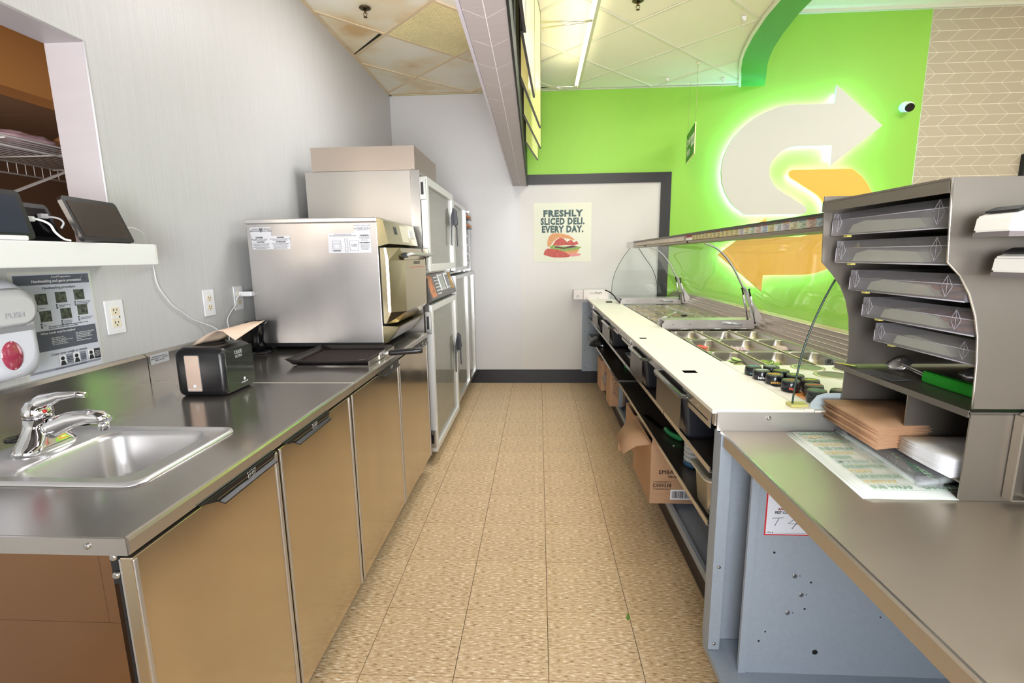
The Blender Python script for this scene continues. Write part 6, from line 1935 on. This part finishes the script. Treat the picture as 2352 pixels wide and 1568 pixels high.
obj('inner_edge', MB().tube([(p[0], 4.70, p[1]) for p in smooth_path(farR)], 0.003, 6), glass_edge, sg2)
obj('foot_clip', MB().use(mat('olive_clip', (190, 184, 110), 0.4)).box(0.718, 0.765, 1.380, 1.412, 0.8905, 0.899), None, sg2)

# top bar with ingredient strip
tb = thing('guard_top_bar', 'long metal bar with coloured ingredient stickers atop the sneeze guard', 'bar', (0.9, 3.0, 1.41))
mb = MB().prism([(0.868, 1.44, 1.390), (0.935, 1.44, 1.386), (0.935, 1.44, 1.402), (0.915, 1.44, 1.440), (0.868, 1.44, 1.444), (0.868, 1.44, 1.436), (0.874, 1.44, 1.432), (0.874, 1.44, 1.404), (0.868, 1.44, 1.400)], (0, 4.62 - 1.44, 0))
obj('bar', mb, mat('bar_metal', (158, 146, 134), 0.35, 0.8), tb)
obj('top_edge', MB().box(0.8655, 0.870, 1.44, 4.62, 1.436, 1.4445), mat('bar_dark', (74, 70, 68), 0.35, 0.7), tb)
mb = MB().prism([(0.868, 4.625, 1.390), (0.935, 4.625, 1.386), (0.92, 4.625, 1.44), (0.868, 4.625, 1.444)], (0, 0.33, 0))
obj('clear_end', mb, acrylic, tb)
obj('end_screw', MB().lathe([(0.006, 0), (0.005, -0.004)], (0.868, 4.10, 1.395), 12, 'x').lathe([(0.006, 0), (0.005, -0.004)], (0.868, 2.96, 1.395), 12, 'x'), dark_shadow, tb)
cols = [(214, 222, 224), (226, 216, 168), (196, 214, 226), (230, 206, 196), (208, 222, 200), (232, 226, 190), (214, 206, 214)]
rn = random.Random(5)
y_ = 1.46
k = 0
while y_ < 2.86:
    w = 0.052
    m_ = mat('sticker_%d' % (k % 7), cols[k % 7], 0.5)
    if y_ > 2.2:
        m_ = mat('sticker_y', (222, 210, 150), 0.5)
    o = obj('ingredient_sticker', MB().box(0.8715, 0.8735, y_, y_ + w, 1.4045, 1.4315), m_, tb)
    mb = MB()
    for q in range(5):
        mb.box(0.8709, 0.8716, y_ + 0.004, y_ + w * (0.45 + 0.45 * rn.random()), 1.4075 + q * 0.0042, 1.4087 + q * 0.0042)
    hcol = rn.choice((mat('h_red', (196, 70, 56), 0.5), mat('h_blue', (80, 140, 180), 0.5), mat('h_green', (100, 150, 80), 0.5), mat('h_orange', (226, 160, 60), 0.5), ink_grey))
    mb2 = MB().use(ink_grey)
    bmesh_tmp = mb
    obj('print_lines', mb, ink_grey, o)
    obj('colour_bar', MB().box(0.8709, 0.8716, y_ + 0.003, y_ + w - 0.003, 1.4285, 1.4308), hcol, o)
    mb2.bm.free()
    y_ += w + 0.003
    k += 1
obj('red_sticker', MB().box(0.8708, 0.8735, 2.885, 3.00, 1.420, 1.4315), mat('h_red2', (168, 50, 48), 0.5), tb)
obj('white_sticker', MB().box(0.8708, 0.8735, 2.885, 3.00, 1.4045, 1.4198), paper_white, tb)
y_ = 3.05
while y_ < 4.5:
    obj('ingredient_sticker', MB().box(0.8715, 0.8735, y_, y_ + 0.075, 1.4045, 1.4315), mat('sticker_pale', (226, 214, 208), 0.5), tb)
    y_ += 0.078

# arms with gas struts and cross covers
def guard_support(lab, y):
    t = thing('guard_support', lab, 'bracket', (1.30, y, 0.92), group='sneeze guard supports with gas struts')
    P = [(0.975, 1.388), (1.035, 1.364), (1.085, 1.322), (1.128, 1.270), (1.165, 1.212), (1.195, 1.155), (1.222, 1.110)]
    P = smooth_path(P, 3)
    mb = MB()
    for i in range(len(P) - 1):
        a, b_ = P[i], P[i + 1]
        d = Vector((b_[0] - a[0], b_[1] - a[1])).normalized()
        n = Vector((-d.y, d.x)) * -0.007
        mb.prism([(a[0], y - 0.009, a[1]), (b_[0], y - 0.009, b_[1]), (b_[0] + n.x, y - 0.009, b_[1] + n.y), (a[0] + n.x, y - 0.009, a[1] + n.y)], (0, 0.018, 0))
    obj('arm', mb, steel_satin, t)
    mb = MB().tube([(p[0] - 0.004, y, p[1] - 0.006) for p in P], 0.0018, 5)
    obj('seal', mb, rubber, t)
    mb = MB().prism([(1.200, y, 1.132), (1.222, y, 1.128), (1.262, y, 1.05), (1.325, y, 0.955), (1.338, y, 0.925), (1.300, y, 0.900), (1.265, y, 0.905), (1.262, y, 0.935), (1.255, y, 1.00), (1.215, y, 1.10)], (0, 0.004, 0))
    obj('bracket_plate', mb, steel_satin, t)
    for s, (a, b_) in enumerate((((1.192, y - 0.02, 1.128), (1.238, y - 0.02, 0.935)), ((1.228, y - 0.03, 1.122), (1.278, y - 0.03, 0.915)))):
        a, b_ = Vector(a), Vector(b_)
        st = obj('gas_strut', MB().cyl(a.lerp(b_, 0.22), a.lerp(b_, 0.72), 0.0072, 12), mat('strut_silver', (200, 200, 200), 0.3, 0.7), t)
        obj('strut_end', MB().tube([a, a.lerp(b_, 0.04), a.lerp(b_, 0.05), a.lerp(b_, 0.22)], 0.005, 10, taper=[0.007, 0.007, 0.0048, 0.0048]), black, st)
        obj('strut_rod', MB().tube([a.lerp(b_, 0.72), a.lerp(b_, 0.95), a.lerp(b_, 0.96), b_], 0.005, 10, taper=[0.0035, 0.0035, 0.007, 0.007]), black, st)
    return t
guard_support('sneeze guard support with two gas struts, nearest on the middle cover', 2.965)
guard_support('sneeze guard support with gas struts on the second cover', 4.380)
def cover(lab, y, w):
    t = thing('cross_cover', lab, 'cover', (1.0, y, 0.89), group='steel covers across the food wells')
    mb = MB().prism([(0.738, y - w, 0.8885), (0.738, y - w, 0.915), (0.752, y - w, 0.934), (1.275, y - w, 0.934), (1.275, y - w, 0.8885)], (0, 0.004, 0))
    mb.box(0.745, 1.275, y - w, y + w, 0.934, 0.938)
    mb.box(0.738, 1.275, y + w - 0.004, y + w, 0.8885, 0.934)
    obj('cover_box', mb, mat('cover_grey', (196, 190, 188), 0.35, 0.6), t)
    mb = MB()
    for xx in (0.80, 0.90, 1.20, 1.235):
        mb.lathe([(0.005, 0), (0.004, -0.002)], (xx, y - w, 0.912), 12, 'y')
    obj('screw', mb, screw_m, t)
    obj('latch', MB().tube([(1.09, y - w - 0.004, 0.922), (1.20, y - w - 0.004, 0.910)], 0.008, 8), mat('latch_grey', (206, 208, 212), 0.3, 0.5), t)
    obj('base_strip', MB().box(0.745, 1.255, y - w - 0.035, y - w - 0.004, 0.8875, 0.8915), steel, t)
cover('grey steel cover across the middle of the food wells', 2.995, 0.060)
cover('far grey steel cover across the food wells near the back wall', 4.53, 0.085)
gd = obj('guide_curve', MB().tube(smooth_path([(0.625, 4.66, 1.00), (0.66, 4.63, 0.985), (0.695, 4.58, 0.955), (0.715, 4.52, 0.92), (0.728, 4.44, 0.900)]), 0.006, 8), black)
tag(gd, 'curved black cable rising from the far board end beside the white boxes', 'cable')
for (x0_, x1_, y0_, lab, s) in ((0.348, 0.444, 4.915, 'plain small white carton at the far end, left of the marked one', None), (0.446, 0.690, 4.900, 'white carton marked in grey letters on the far end of the board', 'SUBWAY')):
    t = thing('white_carton', lab, 'box', ((x0_ + x1_) / 2, y0_, BZ))
    zz = BZ + 0.0005 if s else BZ + 0.0005
    obj('carton', MB().box(x0_, x1_, y0_, min(y0_ + 0.12, 5.035), zz, zz + 0.095, 0.001), mat('carton_white', (236, 228, 226), 0.5), t)
    if s:
        text('SUB', 0.030, mat('pale_print', (196, 190, 186), 0.5), t, ((x0_ + x1_) / 2 - 0.012, y0_ - 0.0008, zz + 0.062), (1, 0, 0), (0, 0, 1), 'RIGHT', 0.0006)
        text('WAY', 0.030, ink_grey, t, ((x0_ + x1_) / 2 - 0.010, y0_ - 0.0008, zz + 0.062), (1, 0, 0), (0, 0, 1), 'LEFT', 0.0006)
        text('straws', 0.010, ink_grey, t, (x0_ + 0.03, y0_ - 0.0008, zz + 0.015), (1, 0, 0), (0, 0, 1))
        text('500', 0.010, ink_grey, t, (x0_ + 0.14, y0_ - 0.0008, zz + 0.015), (1, 0, 0), (0, 0, 1))
    else:
        text('500\nstraws', 0.013, ink_grey, t, (x0_ + 0.04, y0_ - 0.0008, zz + 0.035), (1, 0, 0), (0, 0, 1))
o = obj('black_scraper', MB().box(0.625, 0.68, 4.56, 4.60, BZ + 0.0005, BZ + 0.012, 0.002), black)
tag(o, 'small black block on the board end beside the white cartons', 'block')
o = obj('steel_flange', MB().prism([(0.768, 1.374, 0.8885), (0.768, 1.374, 0.905), (0.785, 1.374, 0.928), (0.81, 1.374, 0.935), (0.90, 1.374, 0.935), (0.90, 1.374, 0.8885)], (0, 0.003, 0)), mat('flange_blue', (198, 212, 218), 0.35, 0.3))
tag(o, 'rounded pale steel flange upright at the end of the sauce well', 'flange')

# ================================================================ bench and its contents
bn = thing('steel_bench', 'stainless prep bench top in the right foreground with rolled edge', 'bench', (1.0, 0.7, 0.83))
TZ = 0.829
EX = 0.512
mb = MB().box(EX + 0.004, 2.2, -0.6, 1.3525, TZ - 0.008, TZ)
obj('top_sheet', mb, bench_steel, bn)
mb = MB().prism([(EX, -0.6, TZ - 0.034), (EX + 0.004, -0.6, TZ - 0.034), (EX + 0.006, -0.6, TZ - 0.006), (EX + 0.009, -0.6, TZ + 0.0004), (EX + 0.004, -0.6, TZ + 0.0006), (EX, -0.6, TZ - 0.003)], (0, 1.952, 0))
mb.box(EX + 0.002, 2.2, 1.3495, 1.3525, TZ - 0.034, TZ - 0.0005)
obj('rolled_edge', mb, steel, bn)
obj('floor_cabinet', MB().box(1.30, 2.2, -0.6, 1.24, 0.10, 0.79), grey_blue, bn)
mb = MB().use(grey_blue).box(0.586, 1.298, 1.250, 1.254, 0.03, 0.794).box(0.566, 0.586, 1.246, 1.256, 0.03, 0.794)
mb.use(screw_m)
def yz_hole(mb, px, pz, r, m):
    mb.use(m).lathe([(r, 0), (r, -0.0012), (r * 0.6, -0.0016)], (px, 1.250, pz), 12, 'y')
for (px, pz, r) in ((0.700, 0.450, 0.0065), (0.722, 0.393, 0.0065), (0.690, 0.336, 0.0065)):
    yz_hole(mb, px, pz, r, screw_m)
    yz_hole(mb, px + 0.014, pz + 0.001, 0.0013, dark_shadow)
for (px, pz, r) in ((0.640, 0.520, 0.003), (0.745, 0.432, 0.0026), (0.735, 0.350, 0.0026), (0.634, 0.275, 0.0022), (0.618, 0.245, 0.0028), (0.775, 0.214, 0.0075), (0.940, 0.33, 0.002)):
    yz_hole(mb, px, pz, r, dark_shadow)
obj('support_panel', mb, None, bn)
mb = MB().use(grey_blue).box(0.508, 1.29, 0.30, 1.3715, 0.122, 0.142)
obj('bottom_ledge', mb, None, bn)
obj('ledge_toe', MB().box(0.640, 0.66, 0.4, 1.3745, 0.0005, 0.121), MATS['brown_toe'], bn)
pt_ = thing('pest_tag', 'red-bordered pest control tag with handwritten T 4 on the blue-grey panel', 'tag', (0.67, 1.25, 0.64))
yt = 1.2494
obj('red_border', MB().box(0.608, 0.738, yt - 0.0006, yt, 0.572, 0.700), mat('tag_red', (206, 40, 44), 0.5), pt_)
obj('tag_face', MB().box(0.6115, 0.7345, yt - 0.0010, yt - 0.0006, 0.5755, 0.697), mat('tag_white', (226, 230, 240), 0.5), pt_)
yq = yt - 0.0013
text('DISPOSITIF\nANTIPARASITAIRE', 0.0095, mat('tag_dark_red', (140, 40, 44), 0.6), pt_, (0.678, yq, 0.6535), (1, 0, 0), (0, 0, 1), bold=0.0003)
text('PEST CONTROL DEVICE', 0.0095, ink, pt_, (0.678, yq, 0.6385), (1, 0, 0), (0, 0, 1), bold=0.0003, sx=0.9)
mb = MB().tube([(0.626, yq, 0.622), (0.655, yq, 0.624)], 0.0007, 4).tube([(0.644, yq, 0.622), (0.634, yq, 0.600)], 0.0007, 4)
mb.tube([(0.686, yq, 0.622), (0.669, yq, 0.607), (0.696, yq, 0.606)], 0.0008, 4).tube([(0.700, yq, 0.622), (0.680, yq, 0.592)], 0.0008, 4)
obj('handwriting', mb, ink, pt_)
text('1752 #', 0.0065, ink, pt_, (0.6225, yq, 0.580), (1, 0, 0), (0, 0, 1))
obj('rule_line', MB().box(0.634, 0.722, yq - 0.0002, yq + 0.0003, 0.5785, 0.5790), ink, pt_)

# bread/topping rack
rk = thing('tray_rack', 'tall stainless rack with curved side panels holding tilted clear trays', 'rack', (1.0, 1.16, TZ))
RY0, RY1 = 0.960, 1.368
S1 = [(0.748, 1.456), (0.752, 1.40), (0.759, 1.305), (0.785, 1.280), (0.806, 1.245), (0.822, 1.205), (0.832, 1.165), (0.838, 1.115), (0.841, 1.06), (0.843, 1.0215)]
sidep = S1 + [(1.30, 1.0215), (1.30, 1.456)]
obj('near_side_panel', MB().prism([(p[0], RY0, p[1]) for p in sidep], (0, 0.003, 0)), steel_rack, rk)
S2 = [(0.748, 1.470), (0.752, 1.40), (0.757, 1.300), (0.785, 1.270), (0.812, 1.235), (0.830, 1.195), (0.842, 1.150), (0.848, 1.10), (0.850, 1.06), (0.850, 1.0215)]
obj('far_side_panel', MB().prism([(p[0], RY1 - 0.003, p[1]) for p in S2 + [(1.30, 1.0215), (1.30, 1.470)]], (0, 0.003, 0)), steel_rack, rk)
mb = MB().tube([(p[0], RY0 + 0.001, p[1]) for p in S1], 0.0022, 6)
obj('folded_edge', mb, mat('rack_edge', (206, 200, 192), 0.3, 0.9), rk)
obj('top_panel', MB().box(0.746, 1.30, RY0 + 0.0035, RY1, 1.452, 1.457).box(0.746, 0.750, RY0 + 0.0035, RY1, 1.430, 1.4525), steel_rack, rk)
obj('back_panel', MB().box(1.296, 1.300, RY0 + 0.0035, RY1 - 0.0035, 1.03, 1.4515), steel_rack, rk)
mb = MB().box(0.838, 1.30, RY0 + 0.0005, RY1 + 0.03, 1.010, 1.0145).box(0.836, 0.840, RY0 + 0.0005, RY1 + 0.03, 1.004, 1.018)
obj('tool_shelf', mb, mat('rack_shelf', (112, 106, 100), 0.42, 0.6), rk)
mb = MB().box(0.842, 1.30, RY0, RY0 + 0.003, TZ + 0.0005, 1.0095).box(0.846, 1.30, RY1 - 0.003, RY1, 0.85, 1.0095).box(0.842, 1.30, RY0 + 0.0035, RY1 - 0.0035, 1.003, 1.0065)
mb.box(0.862, 1.30, 1.150, 1.153, 0.866, 1.0025)
mb.box(0.850, 1.30, RY0 + 0.0035, RY1 - 0.0035, 0.862, 0.866)
mb.box(1.27, 1.30, RY0 + 0.0035, RY1 - 0.0035, TZ + 0.0005, 1.0025)
obj('base_compartments', mb, steel_rack, rk)
mb = MB().prism([(0.925, RY0 - 0.002, 0.843), (0.930, RY0 - 0.002, 1.012), (0.960, RY0 - 0.002, 1.030), (1.1, RY0 - 0.002, 1.030), (1.1, RY0 - 0.002, 0.835)], (0, 0.0015, 0))
mb.box(0.922, 0.926, RY0 - 0.020, RY0 - 0.002, 0.843, 1.012)
mb.box(0.922, 0.955, RY0 - 0.022, RY0 - 0.002, 0.840, 0.843)
mb.box(0.953, 1.2, RY0 - 0.022, RY0 - 0.020, 0.840, 1.02)
obj('side_bracket', mb, mat('rack_steel_light', (176, 168, 156), 0.4, 0.85), rk)
# trays
zt = [(0.772, 1.368, 1.425), (0.776, 1.299, 1.354), (0.806, 1.229, 1.280), (0.832, 1.163, 1.212), (0.856, 1.102, 1.148)]
contents = [None, None, (0.86, (196, 108, 70), 0.72), (0.90, (190, 104, 66), 0.70), None]
trlabs = ['topmost clear tray in the steel rack, nearly empty', 'second clear tray from the top of the rack', 'third clear tray holding brown cookies', 'fourth clear tray with brown cookies at its right', 'lowest clear tray above the green tongs, pale painted reflections']
for k, (xf, z0, z1) in enumerate(zt):
    t = thing('clear_tray', trlabs[k], 'tray', (xf + 0.2, (RY0 + RY1) / 2, z0), group='clear trays in the steel rack')
    ya, yb = RY0 + 0.008, RY1 - 0.010 - 0.020 * k
    xb = 1.20
    tilt = 0.0
    mb = MB()
    th_ = 0.003
    mb.box(xf, xb, ya, yb, z0, z0 + th_)
    # front: lower vertical face then inward slanted top with diamond end clips
    mb.prism([(xf, ya, z0), (xf + th_, ya, z0), (xf + th_, ya, z1 - 0.018), (xf + 0.022, ya, z1), (xf + 0.018, ya, z1 + 0.001), (xf, ya, z1 - 0.018)], (0, yb - ya, 0))
    mb.box(xf, xb, ya, ya + th_, z0, z1).box(xf, xb, yb - th_, yb, z0, z1).box(xb - th_, xb, ya, yb, z0, z1)
    obj('tray_body', mb, acrylic, t)
    mb = MB()
    for yy in (ya + 0.045, yb - 0.025):
        cz_ = z0 + (z1 - z0) * 0.55
        s = (z1 - z0) * 0.42
        q = [(xf - 0.001, yy - s * 0.62, cz_), (xf - 0.001, yy, cz_ - s), (xf - 0.001, yy + s * 0.62, cz_), (xf - 0.001, yy, cz_ + s)]
        for i in range(4):
            mb.tube([q[i], q[(i + 1) % 4]], 0.0006, 5)
        mb.tube([q[1], q[3]], 0.0005, 5)
    mb.tube([(xf - 0.0005, ya, z0 + 0.001), (xf - 0.0005, yb, z0 + 0.001)], 0.0016, 5)
    mb.tube([(xf - 0.0005, ya, z1 - 0.018), (xf - 0.0005, yb, z1 - 0.018)], 0.0010, 5)
    mb.tube([(xf - 0.0005, yb, z0), (xf - 0.0005, yb, z1 - 0.018)], 0.0014, 5)
    obj('moulded_edges', mb, mat('acrylic_edge', (168, 164, 170), 0.2, coat=0.4), t)
    obj('runner_clip', MB().box(xf + 0.003, xf + 0.014, yb - 0.06, yb - 0.045, z0 - 0.005, z0 - 0.001), mat('yellow_clip', (214, 204, 110), 0.4), t)
    pale = mat('pale_reflection', (232, 236, 200), 0.5, noise=(12, 12, 12, 0.08))
    o = obj('reflection_sheet', MB().prism([(xf + 0.008, ya + 0.08, z0 + 0.0045), (xf + 0.008, yb - 0.055, z0 + 0.0045), (xf + 0.010, yb - 0.065, z0 + 0.024), (xf + 0.010, yb - 0.11, z0 + 0.032), (xf + 0.010, ya + 0.11, z0 + 0.026)], (0.25, 0, 0.0)), pale, t)  # added pale sheet, stands in for greenish-white reflections in the tray front
    if contents[k]:
        for q in range(6):
            mb = MB().lathe([(0.002, 0.013), (0.028, 0.011), (0.034, 0.006), (0.031, 0.0)], seg=18)
            c_ = obj('cookie', mb, mat('cookie_brown', (178, 104, 66), 0.7, noise=(60, 60, 60, 0.5)), None, world=False)
            c_.location = (xf + 0.050, ya + 0.050 + 0.055 * (q % 3), z0 + 0.006 + 0.015 * (q // 3))
            c_.rotation_euler = (0.12 * (q % 3 - 1), -0.15, 0)
            tag(c_, 'brown cookie, %s of the %s pile in the %s tray from the top' % (('bottom', 'upper')[q // 3], ('near', 'middle', 'far')[q % 3], 'third' if k == 2 else 'fourth'), 'cookie', 'cookies in the %s tray' % ('third' if k == 2 else 'fourth'))

# tongs with green grips on the tool shelf
TGX = Matrix.Translation((0.060, 0.0, 0.0))
tg = thing('serving_tongs', 'scalloped steel tongs with bright green grips on the rack shelf', 'tongs', (0.93, 1.08, 1.015))
ZS = 1.0155
mb = MB().prism([(0.866, 1.205, 0), (0.8635, 1.12, 0), (0.868, 1.03, 0), (0.880, 1.000, 0), (0.905, 0.993, 0), (0.918, 1.004, 0), (0.914, 1.02, 0), (0.900, 1.03, 0), (0.892, 1.05, 0), (0.884, 1.12, 0), (0.884, 1.205, 0)], (0, 0, 0.026))
bmesh.ops.translate(mb.bm, vec=(0, 0, ZS), verts=mb.bm.verts)
bmesh.ops.bevel(mb.bm, geom=list(mb.bm.edges), offset=0.0025, segments=2, affect='EDGES')
obj('grip', mb, green_plastic, tg, label='bright green lower grip')
mb = MB().prism([(0.905, 1.006, 0), (0.925, 1.0, 0), (0.968, 1.10, 0), (0.986, 1.15, 0), (0.968, 1.158, 0), (0.950, 1.12, 0)], (0, 0, 0.024))
bmesh.ops.translate(mb.bm, vec=(0, 0, ZS + 0.002), verts=mb.bm.verts)
obj('grip', mb, green_plastic, tg, label='bright green upper grip')
mb = MB().tube([(0.875, 1.200, ZS + 0.016), (0.895, 1.31, ZS + 0.020)], 0.003, 6).tube([(0.880, 1.200, ZS + 0.008), (0.905, 1.31, ZS + 0.010)], 0.003, 6)
mb.tube([(0.975, 1.15, ZS + 0.014), (1.00, 1.21, ZS + 0.020)], 0.005, 6)
obj('arm', mb, steel_satin, tg)
def scallop(c, r, d, name='scalloped_head'):
    mb = MB()
    rows = []
    for i in range(5):
        row = []
        for j in range(13):
            a = 2 * PI * j / 12
            rr_ = r * i / 4 * (1 + (0.10 * math.cos(6 * a) if i == 4 else 0))
            row.append((c[0] + rr_ * 0.75 * math.cos(a), c[1] + rr_ * math.sin(a) * 1.15, c[2] + 0.012 * (1 - (i / 4) ** 2) + d * math.cos(a) * rr_))
        rows.append(row)
    mb.sheet(rows, 0.001)
    return obj(name, mb, mat('tong_head', (206, 206, 210), 0.18, 0.9), tg)
scallop((0.905, 1.335, ZS + 0.014), 0.030, 0.55)
scallop((1.010, 1.23, ZS + 0.012), 0.030, 0.45)
tg.location = (0.988, 1.075, 1.015)
o = obj('steel_scraper', MB().box(0, 0.055, 0, 0.125, 0, 0.0012), mat('frosty_metal', (160, 162, 168), 0.35, 0.7, noise=(40, 40, 40, 0.3)), None, world=False)
o.location = (0.852, 1.195, ZS + 0.0005); o.rotation_euler = (0, 0, 0.15)
tag(o, 'frosted rectangular label holder lying on the rack shelf before the tongs', 'label holder')
o = obj('foil_strip', MB().box(0, 0.012, 0, 0.055, 0, 0.002), mat('foil', (216, 218, 222), 0.15, 1.0), None, world=False)
o.location = (0.862, 1.352, ZS); o.rotation_euler = (0.0, 0.0, 0.5)
tag(o, 'small crinkled foil strip on the far end of the rack shelf', 'foil')

# napkins, papers
for k in range(14):
    z = 0.8740 + k * 0.0036
    lift = 0.0015
    j = rn.random() * 0.014
    x0_ = 0.784 + j
    rows = []
    for i in range(6):
        u = i / 5
        row = []
        for q in range(4):
            v = q / 3
            sag = 0.006 * (1 - u) ** 2 * (1 - 0.5 * k / 14)
            row.append((x0_ + 0.22 * u, 1.162 + 0.19 * v - (0.03 * (1 - u) * (1 - v)), z - sag * (0.4 + 0.6 * (1 - v)) + 0.010 * (1 - u) * v * 0.4))
        rows.append(row)
    o = obj('brown_napkin', MB().sheet(rows, 0.0017), kraft)
    tag(o, 'brown paper napkin, %s of the stack in the rack' % ('lowest', 'second lowest', 'third lowest', 'fourth lowest', 'fifth lowest', 'sixth lowest', 'seventh lowest', 'seventh from the top', 'sixth from the top', 'fifth from the top', 'fourth from the top', 'third from the top', 'second from the top', 'topmost')[k], 'napkin', 'stack of brown napkins')
for k in range(12):
    z = 0.8668 + k * 0.0029
    j = rn.random() * 0.005
    x0_ = 0.842 + j
    rows = []
    for i in range(5):
        u = i / 4
        row = []
        for q in range(4):
            v = q / 3
            row.append((x0_ + 0.20 * u, 0.988 + 0.148 * v + 0.0, z + 0.006 * (1 - u) ** 2 * (k / 12.0) * (1 - v) - 0.002 * math.sin(v * PI)))
        rows.append(row)
    o = obj('white_paper_bag', MB().sheet(rows, 0.0016), paper_white)
    tag(o, 'white flat paper bag, %s of the stack beside brown napkins' % ('lowest', 'second lowest', 'third lowest', 'fourth lowest', 'fifth lowest', 'sixth lowest', 'sixth from the top', 'fifth from the top', 'fourth from the top', 'third from the top', 'second from the top', 'topmost')[k], 'bag', 'stack of white paper bags')
wp = mat('wrap_paper', (236, 242, 236), 0.55, noise=(10, 10, 10, 0.02))
wg = mat('wrap_green', (166, 198, 174), 0.6)
wgy = mat('wrap_gold', (232, 216, 160), 0.6)
wgl = mat('wrap_line', (190, 212, 200), 0.6)
for k in range(3):
    dx = (0.0, 0.008, 0.014)[k]
    z = TZ + 0.0006 + 0.0016 * (k + 0)
    P = [(0.660 + dx * 1.1, 0.963 - 0.003 * k), (0.842, 0.963 - 0.003 * k), (0.96, 1.345 - 0.003 * k), (0.688 + dx, 1.345 - 0.003 * k)]
    rows = []
    for i in range(8):
        u = i / 7
        rows.append([(P[0][0] * (1 - v) + P[3][0] * v + ((P[1][0] - P[0][0]) * (1 - v) + (P[2][0] - P[3][0]) * v) * u, P[0][1] * (1 - v) + P[3][1] * v + 0 * u, z + 0.0009 * math.sin(i * 1.3 + v * 4 + k) * (0.5 if u > 0.1 else 1.0)) for v in (0, 0.25, 0.5, 0.75, 1.0)])
    w_ = obj('wrap_sheet', MB().sheet(rows, 0.0005), wp)
    tag(w_, 'printed white sandwich wrap sheet, %s of the three on the bench' % ('lowest', 'middle', 'top')[k], 'paper', 'printed wrap sheets on the bench')
    if k == 2:
        zt_ = TZ + 0.0006 + 0.0032 + 0.0022
        words_ = [('SANDWICH', wg), ('SUBWAY', wgy), ('FRESH', wg), ('TASTY', wgy), ('SUB WRAP', wg), ('MONDAY 2 SUB', wgl), ('SANDWICH', wg), ('SUBWAY', wgy)]
        for r_ in range(13):
            for c_ in range(3):
                s, m_ = words_[(r_ * 3 + c_ * 2) % 8]
                yy = 1.322 - r_ * 0.0265
                text(s, 0.020, m_, w_, (0.715 + c_ * 0.105 - 0.001 * r_, yy, zt_), (1, 0, 0), (0, 1, 0), 'LEFT', 0.0006, depth=0.0002, sx=0.88)
        mb = MB()
        for r_ in range(14):
            yy = 1.335 - r_ * 0.0265
            mb.box(0.705 - 0.001 * r_, 1.02, yy - 0.0004, yy + 0.0004, zt_ - 0.0001, zt_)
        obj('rule_lines', mb, wgl, w_)
ps = thing('paper_sleeve', 'clear plastic sleeve stuffed with printed wraps leaning under the rack lip', 'sleeve', (0.90, 1.15, TZ + 0.02))
rows = []
for i in range(7):
    u = i / 6
    rows.append([(0.806 + 0.085 * v + 0.018 * u, 1.020 + 0.325 * u, 0.836 + 0.016 * v + 0.005 * math.sin(u * PI)) for v in (0, 0.33, 0.66, 1)])
obj('wrap_stack', MB().sheet(rows, 0.010), mat('wrap_grey', (206, 216, 214), 0.5, noise=(14, 14, 14, 0.05)), ps)
rows2 = [[(p[0] - 0.002, p[1] - 0.003, p[2] + 0.0075) for p in r] for r in rows]
obj('sleeve', MB().sheet(rows2, 0.0006), acrylic, ps)
for k in range(6):
    text(('EVERY', 'SUBWAY', 'MIAM', 'EAT', 'SUBWAY', 'FRESH')[k], 0.026, wg if k % 2 == 0 else mat('wrap_dark_green', (96, 140, 116), 0.6), ps, (0.842 + 0.018 * k / 6, 1.042 + k * 0.054, 0.8520), (0.25, 1, 0), (-1, 0.2, 0.1), 'CENTER', 0.0008)
obj('corner_clip', MB().box(0.802, 0.850, 1.006, 1.022, 0.832, 0.854, 0.002), acrylic, ps)

# white lids on the right, on the far side of the rack
for (c, lab) in (((0.790, 0.890, 1.373), 'upper white curved dispenser hood beside the rack at the right edge'), ((0.830, 0.890, 1.304), 'lower white curved dispenser hood beside the rack at the right edge')):
    t = thing('white_hood', lab, 'hood', c)
    mb = MB().prism([(-0.025, 0.035, -0.016), (-0.022, 0.035, 0.010), (0.0, 0.035, 0.018), (0.020, 0.035, 0.026), (0.28, 0.035, 0.024), (0.28, 0.035, -0.022)], (0, -0.07, 0))
    bmesh.ops.bevel(mb.bm, geom=list(mb.bm.edges), offset=0.003, segments=2, affect='EDGES')
    obj('hood', mb, mat('hood_white', (250, 248, 240), 0.35), t, world=False)
    obj('underside_strip', MB().box(-0.024, 0.28, -0.034, 0.034, -0.025, -0.0165), mat('hood_grey', (120, 112, 112), 0.4), t, world=False)
    obj('vent_slot', MB().box(-0.004, 0.014, -0.030, 0.030, 0.0185, 0.0225, M=Matrix.Rotation(-0.4, 4, 'Y')), ink, t, world=False)
    obj('hood_bracket', MB().box(0.09, 0.12, 0.034, RY0 - c[1] - 0.0003, -0.01, 0.01), steel_rack, t, world=False)
o = obj('white_plate', MB().lathe([(0.06, 0), (0.10, 0.004), (0.115, 0.012), (0.117, 0.012), (0.10, 0.001)], seg=40), mat('plate_white', (250, 250, 246), 0.3), None, world=False)
o.location = (0.652, 0.440, TZ + 0.001)
tag(o, 'white plate rim just entering the bottom right corner on the bench', 'plate')
